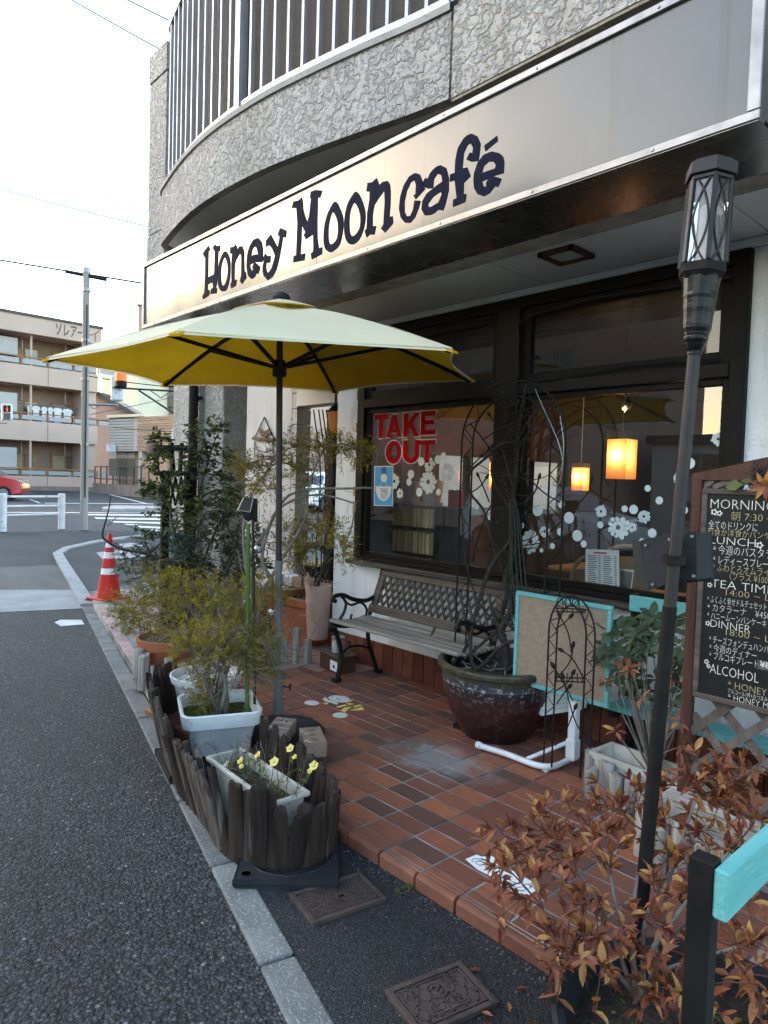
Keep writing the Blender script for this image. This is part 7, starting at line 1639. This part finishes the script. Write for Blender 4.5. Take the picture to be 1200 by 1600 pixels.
m.build('bare_twigs', 'bark_grey', t, kind='stuff')
# grey leaved shrub in the round terracotta pot
tpt = V((-4.66, 2.22, 0)); dt = (tpt-CO).dot(CF)
pt = thing('round_terracotta_pot', tuple(tpt), 'round terracotta pot half hidden below the needle shrub at the kerb', 'pot')
m = MB(); m.lathe([(.15, 0), (.20, .22), (.225, .225), (.232, .29), (.215, .292), (.20, .25)], tpt, 30); m.build('pot', 'terracotta', pt, smooth=True)
m = MB(); m.lathe([(.2, 0), (.001, .01)], tpt+V((0, 0, .27)), 20); m.build('soil', 'soil', pt)
b2 = tpt+V((.05, .1, .27)); d2 = dt+.15
t = thing('grey_leaved_shrub', tuple(b2), 'dark grey green narrow leaved shrub growing from the round terracotta pot', 'shrub')
cl = [(D(x, y, d2+dz), r) for x, y, dz, r in [(205, 875, .2, .10), (232, 850, .2, .12), (262, 840, .1, .13), (300, 820, .1, .13), (335, 825, .0, .13), (370, 840, .0, .12), (225, 900, .1, .11), (262, 885, 0, .13), (300, 870, 0, .13), (340, 870, -.1, .13), (380, 880, -.1, .11), (405, 850, .1, .10), (320, 905, 0, .11), (280, 915, 0, .1), (365, 910, -.05, .1), (345, 800, .1, .08), (400, 890, 0, .08)]]
needle_plant(t, b2, [[D(330, 960, d2), D(320, 900, d2), D(300, 850, d2)], [D(330, 960, d2), D(350, 890, d2), D(370, 850, d2)], [D(320, 950, d2), D(270, 890, d2), D(235, 865, d2+.1)]], cl, 31, 'grey_leaf', 'bark_dark', 22, leafy=(.072, .014), per=10)
m = MB(); twig_to(m, [b2, D(320, 945, d2-.1), D(285, 900, d2-.2), D(235, 868, d2-.25), D(190, 858, d2-.3), D(166, 845, d2-.3), D(160, 835, d2-.3), D(165, 815, d2-.3), D(171, 790, d2-.3), D(173, 774, d2-.3)], .016, .003, 7)
twig_to(m, [D(320, 945, d2-.1), D(350, 900, d2-.2), D(365, 870, d2-.2), D(395, 850, d2-.2)], .014, .004, 6)
twig_to(m, [D(168, 822, d2-.3), D(178, 812, d2-.3), D(185, 806, d2-.3)], .003, .002, 4); twig_to(m, [D(250, 875, d2-.25), D(300, 880, d2-.25), D(350, 900, d2-.2)], .008, .005, 5)
m.build('bare_branch', 'bark_dark', t, smooth=True)
# green broad leaved shrub by the pillar
b3 = V((-5.35, 2.62, .0)); d3 = (b3-CO).dot(CF)
t = thing('green_leaved_shrub', tuple(b3), 'bushy green leaved shrub standing in front of the stucco pillar', 'shrub')
cl = [(D(x, y, d3+dz), r) for x, y, dz, r in [(318, 680, 0, .10), (345, 668, 0, .08), (305, 705, 0, .11), (335, 710, 0, .12), (365, 735, 0, .09), (285, 740, 0, .12), (318, 745, 0, .13), (350, 765, 0, .12), (262, 765, 0, .11), (295, 780, 0, .13), (330, 790, -.1, .12), (375, 765, 0, .08), (245, 780, 0, .09), (270, 805, -.1, .11), (232, 762, 0, .05), (250, 690, 0, .05), (245, 720, 0, .05), (300, 815, -.1, .1), (350, 800, 0, .09)]]
needle_plant(t, b3, [[D(310, 930, d3), D(300, 850, d3), D(310, 780, d3), D(325, 720, d3)], [D(310, 930, d3), D(275, 840, d3), D(262, 780, d3), D(250, 735, d3), D(252, 695, d3)], [D(312, 900, d3), D(345, 815, d3), D(380, 800, d3)]], cl, 41, 'green_leaf', 'bark_dark', 17, leafy=(.054, .024), per=9)
# ground cover of mixed low foliage behind the log edging
t = thing('low_fern_shrub', (-4.75, 2.75, 0), 'low dark twiggy shrub between the log edging and the parasol pole', 'shrub')
cl = [(V((-4.6+rnd(-.35, .3), 2.75+rnd(-.2, .2), rnd(.15, .55))), .12) for k in range(12)]
needle_plant(t, (-4.6, 2.75, 0), [[V((-4.6, 2.75, .2)), V((-4.55, 2.75, .45))]], cl, 51, 'needle_dark', 'bark_grey', 26)
# plant stand in front of the pillar
dk = 6.15; ps_ = D(278, 790, dk); rk = thing('plant_rack', (ps_.x, ps_.y, 0), 'black wooden plant rack with lattice sides in front of the pillar', 'rack')
def dkp(x, y, dd=0): return D(x, y, dk+dd)
for x, dd in ((256, 0), (292, 0), (262, .35), (297, .35)): m = MB(); p = dkp(x, 735, dd); m.beam(V((p.x, p.y, 0)), V((p.x, p.y, D(x, 735, dk).z)), .035, .035, (0, 1, 0)); m.build('leg', 'frame_dark', rk)
m = MB(); a, b = dkp(252, 740, .17), dkp(300, 740, .17); m.beam(a, b, .42, .04); m.build('shelf', 'frame_dark', rk)
for k in range(4):
    for s_ in (0, 1): m = MB(); x = 256+k*9; m.beam(dkp(x, 745 if s_ else 790), dkp(x+9, 790 if s_ else 745), .02, .012, (0, 1, 0)); m.build('lattice_slat', 'frame_dark', rk)
for x in (270, 281): m = MB(); m.beam(dkp(x, 736, .2), dkp(x-3+(6 if x > 275 else 0), 692, .2), .05 if x < 275 else .03, .03, (0, 1, 0)); m.build('upright', 'frame_dark' if x < 275 else 'redwood', rk)
m = MB(); m.beam(dkp(240, 701, .2), dkp(290, 700, .2), .15, .05); m.build('top_shelf', 'frame_dark', rk)
m = MB(); c_ = dkp(236, 699, .15); m.lathe([(.02, -.06), (.045, -.03), (.06, .02), (.07, .05), (.06, .055)], c_, 14); tag(m.build('tiny_pot', 'terracotta_pale', None, smooth=True, loc=c_), 'tiny dusty pot at the left end of the black plant rack', 'pot')
bb = D(284, 815, 5.9); m = MB(); m.lathe([(.07, 0), (.08, .16), (.085, .17), (.08, .20)], V((bb.x, bb.y, .0))+V((0, 0, .75)), 16); bb_o = thing('blue_can', (bb.x, bb.y, .75), 'dark teal can on a block beside the drain pipe', 'can'); m.build('can_body', 'blue_bin', bb_o, smooth=True)
m = MB(); m.box((bb.x, bb.y, .375), (.2, .2, .748)); m.build('block', 'frame_dark', bb_o)
# solar spotlight on a green stake
d4 = dn-.02; st4 = thing('solar_spotlight', tuple(D(386, 1100, d4)), 'grey solar garden spotlight on a bright green cane beside the needle shrub', 'garden light')
m = MB(); m.tube([D(386, 1115, d4), D(387, 950, d4), D(388, 818, d4)], .011, 10)
for y in (880, 935, 1000): m.lathe([(.013, -.006), (.014, 0), (.013, .006)], D(387, y, d4), 10)
m.build('cane', 'green_stake', st4, smooth=True)
m = MB(); m.tube([D(398, 1100, d4+.03), D(395, 800, d4+.06)], .008, 7); m.build('dark_cane', 'green_cane', st4, smooth=True)
q = [D(x, y, d4-.02) for x, y in ((372, 797), (381, 778), (396, 778), (391, 800))]; q2 = [D(x, y, d4+.10) for x, y in ((382, 808), (396, 780), (403, 779), (403, 818))]
m = MB(); m.add(q+q2, [(0, 1, 2, 3), (3, 2, 6, 7), (0, 3, 7, 4), (1, 5, 6, 2), (0, 4, 5, 1), (4, 7, 6, 5)]); m.build('panel_housing', 'rubber', st4, bevel=.004)
m = MB(); c_ = sum(q, V())/4; nq = (q[1]-q[0]).cross(q[3]-q[0]).normalized(); nq = nq if nq.dot(CO-c_) > 0 else -nq
m.add([c_+(p-c_)*.84+nq*.0015 for p in q], [(0, 1, 2, 3)]); m.build('solar_cell', 'pole_grey', st4)
m = MB()
for a, b in zip(q, q[1:]+q[:1]): m.tube([a+nq*.002, b+nq*.002], .0035, 5)
m.build('cell_rim', 'aluminium', st4, smooth=True)
m = MB(); m.lathe([(.012, -.02), (.03, .0), (.034, .03), (.001, .032)], D(388, 808, d4+.03), 14); m.build('lamp_head', 'rubber', st4, smooth=True)
for k, (x, y, r_, lb) in enumerate([(404, 858, .023, 'largest clear glass crystal ball hanging in the twisted tree'), (425, 957, .021, 'lower clear glass crystal ball before the Served Here board'), (404, 833, .012, 'smaller glass crystal just under the solar spotlight')]):
    c_ = D(x, y, d4-.05); m = MB(); m.lathe([(r_*math.sin(PI*i/7), -r_*math.cos(PI*i/7)) for i in range(8)], c_, 9); t = thing('glass_crystal', tuple(c_), lb, 'ornament', 'glass crystals'); m.build('crystal', 'crystal', t); m = MB(); m.tube([c_+V((0, 0, r_)), c_+V((0, 0, .22))], .0008, 4); m.build('thread', 'cable', t)
# leaf meshes for individually built leaves
def leaf_mesh(name, mt_, l, w_, fold, droop): m = MB(); m.leaf((0, 0, 0), (0, 1, 0), (0, 0, 1), l, w_, fold, droop); return mesh_of(m, name, mt_, True)
def aim(d, up): d = V(d).normalized(); s_ = d.cross(V(up)); s_ = s_.normalized() if s_.length > 1e-3 else d.orthogonal().normalized(); return Matrix((s_, d, s_.cross(d))).transposed()
# rosette leaved shrub by the turquoise bench
rh = thing('rosette_shrub', (-1.42, 3.02, .14), 'shrub with oval dark green rosettes and a few red leaves before the turquoise bench', 'shrub')
gl = [leaf_mesh('leaf', 'gloss_leaf', .082, .038, .3, .12), leaf_mesh('leaf', 'gloss_leaf', .070, .034, .2, .25)]; rlm = [leaf_mesh('leaf', 'rust_leaf', .058, .02, .3, .15), leaf_mesh('leaf', 'rust_leaf', .045, .018, .4, .3)]
rg = random.Random(77); wood = MB(); rb0 = V((-1.42, 3.02, .13))
for x, y, yy, kind, nl_ in [(948, 1008, 3.1, 0, 8), (968, 985, 3.12, 0, 9), (985, 1000, 3.05, 0, 9), (962, 1022, 3.02, 0, 9), (1000, 1020, 3.05, 0, 8), (1015, 985, 3.1, 0, 8), (985, 1025, 3.0, 0, 8), (1000, 972, 3.15, 0, 7), (1045, 985, 3.1, 0, 7), (1062, 1008, 3.05, 0, 8), (1070, 965, 3.1, 0, 8), (1080, 995, 3.0, 0, 7), (1048, 1050, 3.1, 0, 8), (1066, 1080, 3.05, 0, 7), (1025, 1060, 3.1, 0, 7), (978, 1072, 3.05, 0, 7), (1000, 1080, 3.05, 0, 7), (1072, 1040, 3.08, 0, 7), (1040, 1020, 3.14, 0, 6), (958, 1060, 3.1, 0, 5),
                            (955, 985, 3.12, 0, 8), (995, 992, 3.0, 0, 9), (1012, 1008, 3.02, 0, 9), (940, 1030, 3.08, 0, 7), (975, 1045, 3.0, 0, 8), (1020, 965, 3.12, 0, 8), (1055, 1030, 3.02, 0, 8), (1040, 1100, 3.06, 0, 7), (990, 1060, 3.06, 0, 7), (985, 1045, 2.93, 1, 8), (972, 1035, 2.95, 1, 6), (945, 1064, 2.96, 1, 5), (1045, 1065, 2.95, 1, 6), (962, 1142, 2.9, 1, 6), (1062, 1128, 2.88, 1, 6), (1070, 1165, 2.85, 1, 4), (1002, 1090, 2.93, 1, 4)]:
    c_ = Y(x, y, yy); twig_to(wood, [rb0, rb0.lerp(c_, .5)+V((rg.uniform(-.04, .04), rg.uniform(-.03, .03), .02)), c_], .0045, .002, 5, 4); ph = rg.uniform(0, 6)
    ax_ = V((rg.uniform(-.5, .3), -.55+rg.uniform(-.3, .3), .8)).normalized(); a1 = ax_.orthogonal().normalized(); a2 = ax_.cross(a1)
    for k in range(nl_):
        an = ph+k*2.4; o = a1*math.cos(an)+a2*math.sin(an); d = o+ax_*rg.uniform(-.35, .6); piece(rg.choice(rlm if kind else gl), 'leaf', rh, c_+o*.006, aim(d, ax_), rg.uniform(.75, 1.2))
wood.build('stems', 'bark_grey', rh, smooth=True)
# rust coloured bush in the black tub at the lower right
tub = V((-.60, 1.62, -.054)); tb_ = thing('black_tub', tuple(tub), 'big round black plastic tub under the rust coloured bush', 'pot')
m = MB(); m.lathe([(.29, 0), (.335, .20), (.352, .205), (.356, .245), (.345, .25), (.325, .24), (.315, .17)], tub, 40); m.build('tub', 'rubber', tb_, smooth=True)
m = MB(); m.lathe([(.318, 0), (.2, .012), (.001, .02)], tub+V((0, 0, .17)), 30); m.build('soil', 'soil', tb_)
rb = thing('rust_leaved_bush', (-.80, 1.68, .13), 'bush of rust orange winter leaves in the black tub at lower right', 'shrub')
rg = random.Random(14); lm = [leaf_mesh('leaf', 'rust_leaf', .046, .018, .35, .12), leaf_mesh('leaf', 'rust_leaf', .040, .019, .2, .4), leaf_mesh('leaf', 'rust_leaf', .050, .017, .8, .1), leaf_mesh('leaf', 'rust_leaf', .034, .016, .3, -.2), leaf_mesh('leaf', 'rust_leaf', .044, .015, 1.1, .55), leaf_mesh('leaf', 'rust_leaf', .038, .020, .1, .2)]
b5 = V((-.80, 1.69, .11)); wood = MB(); thin = MB(); leaves = []
tips = [(760, 1330, 2.0), (790, 1290, 2.1), (815, 1330, 1.95), (840, 1255, 2.15), (850, 1300, 2.0), (870, 1280, 2.1), (885, 1240, 2.2), (800, 1400, 1.85), (840, 1380, 1.9), (880, 1350, 1.95), (915, 1290, 2.1), (925, 1250, 2.2), (850, 1450, 1.75), (885, 1420, 1.8), (860, 1505, 1.65), (890, 1490, 1.7), (920, 1460, 1.75), (930, 1400, 1.8), (955, 1350, 1.9), (970, 1290, 2.05), (995, 1250, 2.15), (1010, 1310, 1.95), (1040, 1280, 2.05), (1020, 1360, 1.85), (1050, 1330, 1.9), (1075, 1270, 2.05), (945, 1510, 1.65), (975, 1470, 1.7), (1010, 1500, 1.65), (1000, 1430, 1.75), (1035, 1450, 1.7), (1060, 1400, 1.8), (1090, 1350, 1.85), (1040, 1540, 1.6), (1075, 1500, 1.65), (1085, 1220, 2.1), (1110, 1205, 2.05), (1145, 1200, 2.0), (1170, 1225, 2.0), (1190, 1190, 2.0), (1120, 1250, 2.0), (1160, 1270, 1.95), (1185, 1260, 1.9), (1195, 1350, 1.8), (1170, 1410, 1.75), (1190, 1460, 1.65), (1150, 1470, 1.7), (1170, 1530, 1.55), (1190, 1570, 1.5), (1110, 1430, 1.75), (1010, 1570, 1.6), (1070, 1580, 1.55), (1130, 1590, 1.5), (965, 1240, 2.2), (910, 1330, 1.95), (1030, 1230, 2.2), (780, 1345, 1.9), (875, 1530, 1.62), (1100, 1300, 1.9), (1150, 1330, 1.85)]
mains = [[D(940, 1420, 1.85), D(880, 1330, 2.0)], [D(960, 1400, 1.85), D(950, 1310, 2.05)], [D(990, 1420, 1.8), D(1010, 1300, 2.05)], [D(1010, 1430, 1.8), D(1080, 1320, 1.95)], [D(1020, 1480, 1.7), D(1140, 1330, 1.85)], [D(930, 1480, 1.75), D(850, 1420, 1.8)], [D(1030, 1520, 1.65), D(1150, 1480, 1.65)], [D(1040, 1400, 1.85), D(1090, 1240, 2.05)]]
nodes_ = []
for q in mains: twig_to(wood, [b5+V((rg.uniform(-.02, .02), rg.uniform(-.02, .02), 0))]+q, .0065, .003, 6, 6); nodes_ += smooth_path([b5]+q, 4)[3:]
for x, y, dd in tips:
    c_ = D(x, y, dd); e = min(nodes_, key=lambda q: (q-c_).length+ (0 if q.z < c_.z+.05 else .2)); P_ = curve(e, c_, .14, 8); thin.tube(P_, [.003-.0018*i/7 for i in range(8)], 5)
    td = (P_[-1]-P_[-3]).normalized()
    for k in range(rg.randint(5, 8)): leaves.append((c_-td*rg.uniform(0, .05), td*.5+rvec()*.9))
    for i in (3, 4, 5, 6):
        for k in range(rg.randint(1, 2)): leaves.append((P_[i], td*.5+rvec()))
        if rg.random() < .8:
            s1 = P_[i]+(td*.5+rvec()*.8).normalized()*rg.uniform(.05, .12); thin.tube([P_[i], P_[i].lerp(s1, .5)+rvec()*.008, s1], .0013, 4); sdv = (s1-P_[i]).normalized()
            for k in range(rg.randint(3, 6)): leaves.append((s1-sdv*rg.uniform(0, .03), sdv*.6+rvec()*.8))
wood.build('stems', 'bark_grey', rb, smooth=True); thin.build('twigs', 'rust_stem', rb, kind='stuff')
leaves.sort(key=lambda q: (q[0]-CO).length); fol = MB()
for i, (p, d) in enumerate(leaves):
    d = d+V((0, 0, .15)); up = V((rg.uniform(-.6, .6), rg.uniform(-.6, .6), 1)); s_ = rg.uniform(.72, 1.2)
    if i < 295: piece(rg.choice(lm), 'leaf', rb, p, aim(d, up), s_*rg.choice((.6, .85, 1, 1, 1.15)))
    else: fol.leaf(p, d, up, .046*s_, .018*s_, rg.uniform(.2, .5), rg.uniform(-.1, .3))
fol.build('foliage', 'rust_leaf', rb, kind='stuff')
m = MB(); rg = random.Random(5)
for k in range(40): a = 6.28*rg.random(); r_ = rg.uniform(.02, .29); p = tub+V((r_*math.cos(a), r_*math.sin(a), .185)); m.leaf(p, rvec()+V((0, 0, .4)), (0, 0, 1), rg.uniform(.012, .03), rg.uniform(.01, .016))
m.build('weeds', 'young_leaf', tb_, kind='stuff')
m = MB()
for k in range(40): a = 6.28*rg.random(); r_ = rg.uniform(.02, .29); p = tub+V((r_*math.cos(a), r_*math.sin(a), .188)); d = rvec(); m.leaf(p, V((d.x, d.y, .05)), (0, 0, 1), .04, .016)
m.build('fallen_leaves', 'rust_leaf', tb_, kind='stuff')
m = MB(); rg = random.Random(23)
for k in range(34):
    p = V((rg.uniform(-1.55, -.55), rg.uniform(1.9, 2.75), .004)) if k < 24 else V((rg.uniform(-1.3, -.9), rg.uniform(1.5, 1.75), -.05)); d = rvec(); m.leaf(p+V((0, 0, .004)), V((d.x, d.y, rg.uniform(0, .2))), V((rg.uniform(-.3, .3), rg.uniform(-.3, .3), 1)), rg.uniform(.028, .045), .016, rg.uniform(.2, .7), rg.uniform(-.2, .2))
m.build('fallen_leaf_litter', 'rust_leaf', None, kind='stuff', loc=(-1.1, 2.3, 0))['label'] = 'scattered rust coloured leaves fallen on the tiles round the bush'
# yellow petunias
pe = thing('petunias', (-2.375, 1.525, .19), 'leggy yellow petunias in bloom in the white trough', 'flowers')
rg = random.Random(3); st_ = MB(); lf = MB(); dry = MB()
for k in range(52):
    a = tc_+TR @ V((rg.uniform(-.24, .25), rg.uniform(-.05, .05), .19)); b = a+V((rg.uniform(-.08, .08), rg.uniform(-.08, .08), rg.uniform(.03, .15))); P_ = curve(a, b, .25, 5); (st_ if k % 2 else dry).tube(P_, .0013, 4)
    if k % 2:
        for q in range(rg.randint(5, 10)): lf.leaf(P_[rg.randint(1, 4)]+rvec()*.006, rvec()+V((0, 0, .3)), (0, 0, 1), rg.uniform(.012, .022), rg.uniform(.006, .009))
    else:
        for q in range(3): dry.tube([P_[rg.randint(1, 4)], P_[4]+rvec()*.03], .0009, 3)
for fx, fy, yy, white in [(352, 1195, 1.50, 1), (375, 1188, 1.50, 0), (377, 1197, 1.48, 0), (402, 1179, 1.52, 0), (453, 1169, 1.55, 0), (460, 1182, 1.55, 0), (490, 1196, 1.58, 0), (484, 1204, 1.58, 0), (428, 1190, 1.53, 0)]:
    c_ = Y(fx, fy, yy); f = MB(); n_ = V((rg.uniform(-.3, .3)-.1, -.6, .6)).normalized(); a1 = n_.orthogonal().normalized(); a2 = n_.cross(a1); r_ = rg.uniform(.016, .022) if fx not in (377, 484, 460) else .011; ring = []
    for k in range(15): an = 2*PI*k/15; q = r_*(1+.13*math.cos(5*an)); ring.append(c_+(a1*math.cos(an)+a2*math.sin(an))*q+n_*(.002*math.cos(10*an)))
    mid = [c_+(p-c_)*.4-n_*.003 for p in ring]; f.add(ring+mid+[c_-n_*.016], [(k, (k+1) % 15, 15+(k+1) % 15, 15+k) for k in range(15)]+[(15+k, 15+(k+1) % 15, 30) for k in range(15)]); f.build('flower', 'petal_white' if white else 'petal_yellow', pe, smooth=True)
    g = tc_+TR @ V((max(-.25, min(.25, (c_-tc_).dot(td_))), 0, .19)); P_ = curve(g, c_-n_*.016, .15, 6); st_.tube(P_, .0014, 4)
    for q in range(7): lf.leaf(P_[rg.randint(2, 5)], rvec()+V((0, 0, .4)), (0, 0, 1), rg.uniform(.014, .024), .009)
st_.build('stems', 'young_leaf', pe, kind='stuff'); lf.build('foliage', 'young_leaf', pe, kind='stuff'); dry.build('dry_stems', 'bark_grey', pe, kind='stuff')
# weeds along the foot of the tile step
m = MB(); rg = random.Random(12)
for px, py, n_, sp_w in ((650, 1385, 60, 14), (672, 1378, 25, 10), (690, 1405, 22, 12), (636, 1368, 18, 6), (625, 1392, 20, 10), (560, 1308, 14, 8), (755, 1450, 8, 8)):
    for k in range(n_): p = G(px+rg.uniform(-sp_w, sp_w), py+rg.uniform(-4, 6), -.053); m.leaf(p, rvec()+V((0, 0, 1.0)), (0, 1, .2), rg.uniform(.008, .024), .005)
tag(m.build('weed_tufts', 'young_leaf', None, loc=tuple(G(660, 1385, -.053))), 'small weed tufts growing along the foot of the tile step', 'weeds', kind='stuff')
m = MB(); p = G(795, 1479, -.05); m.leaf(p, (1, .5, .1), (0, 0, 1), .022, .014); m.add([v for v in m.v], []); tag(m.build('fallen_leaf', 'terracotta_pale', None, loc=p), 'single pink fallen leaf on the asphalt near the tile step', 'leaf')
# entrance extras: bare climber, ring basket, stone planter, rooster hanger
bs = thing('bare_climber', tuple(G(505, 1000)), 'tangle of bare thin stems in the gap beside the white wall end', 'plant'); m = MB(); rg = random.Random(17); de = 6.35
for k in range(46):
    a = D(rg.uniform(480, 522), rg.uniform(680, 960), de+rg.uniform(-.2, .2)); b = a+V((rg.uniform(-.35, .12), rg.uniform(-.2, .2), rg.uniform(-.05, .5))); P_ = curve(a, b, .2, 6); m.tube(P_, [.004, .0035, .003, .0025, .002, .0015], 4)
for x0 in (498, 506, 512, 518): m.tube(smooth_path([D(x0, 980, de), D(x0-4, 860, de), D(x0+3, 740, de), D(x0-8, 640, de)]), .007, 5)
m.build('stems', 'bark_dark', bs, kind='stuff')
m = MB()
for k in range(70): p = D(rg.uniform(455, 525), rg.uniform(670, 860), de+rg.uniform(-.2, .2)); m.leaf(p, rvec(), rvec(), .045, .018)
m.build('foliage', 'green_leaf', bs, kind='stuff')
dr = 7.0; rbk = thing('ring_basket', tuple(D(491, 905, dr)), 'round wire ring basket holding yellow flowers in the entrance gap', 'basket'); m = MB(); c_ = D(491, 880, dr); R = Matrix((CR, CU, -CF)).transposed()
for k in range(6): r_ = .15+.012*k; m.tube([c_+R @ V((r_*math.cos(2*PI*i/20)*.85, r_*math.sin(2*PI*i/20), .03*math.sin(k*2+i*.3))) for i in range(21)], .006, 5)
m.build('ring', 'vine', rbk, smooth=True); m = MB(); m.lathe([(.03, -.12), (.09, -.06), (.11, 0), (.1, .005)], c_+V((0, 0, -.03)), 14); m.build('bowl', 'bark_dark', rbk, smooth=True)
m = MB()
for k in range(60): p = c_+V((rnd(-.1, .1), rnd(-.08, .08), rnd(-.03, .03))); m.leaf(p, rvec(), rvec(), .03, .022)
m.build('flowers', 'petal_yellow', rbk, kind='stuff')
z0b = D(491, 915, dr).z; sp = thing('stone_planter', tuple(G(468, 930, 0)), 'low whitewashed stone block planter in the entrance gap', 'planter'); g0 = D(463, 912, dr); rg = random.Random(4)
for r_ in range(int((z0b+.0)/.12)+1):
    for k in range(4): m = MB(); m.box((g0.x-.27+.17*k+.05*(r_ % 2), g0.y+.0, .06+.12*r_), (.155, .14+rg.uniform(0, .02), .108), R3(rg.uniform(-.05, .05))); m.build('stone', 'white_plastic' if k < 2 else 'brick', sp, bevel=.012)
m = MB(); m.box((g0.x, g0.y+.3, z0b/2), (.7, .4, z0b)); m.build('core', 'base_tile', sp)
ro = thing('rooster_hanger', tuple(Y(413, 690, 4.985)), 'dark metal rooster wall hanger on the pale porch wall', 'ornament'); m = MB(); Pw = lambda x, y: Y(x, y, 4.985)
m.tube([Pw(413, 652), Pw(397, 686)], .008, 5); m.tube([Pw(413, 652), Pw(428, 686)], .008, 5); m.tube([Pw(398, 690), Pw(398, 712), Pw(428, 714), Pw(427, 690)], .006, 5); m.build('chain', 'iron', ro, smooth=True)
m = MB(); m.beam(Pw(396, 685), Pw(429, 687), .04, .05, (0, 1, 0)); m.build('bar', 'redwood', ro)
m = MB(); m.prism([[Pw(x, y)-V((0, .012, 0)) for x, y in ((404, 671), (408, 669), (411, 673), (415, 674), (420, 670), (424, 674), (423, 681), (420, 677), (418, 681), (414, 684), (409, 682), (406, 677))]], (0, .01, 0)); m.build('rooster', 'iron', ro)
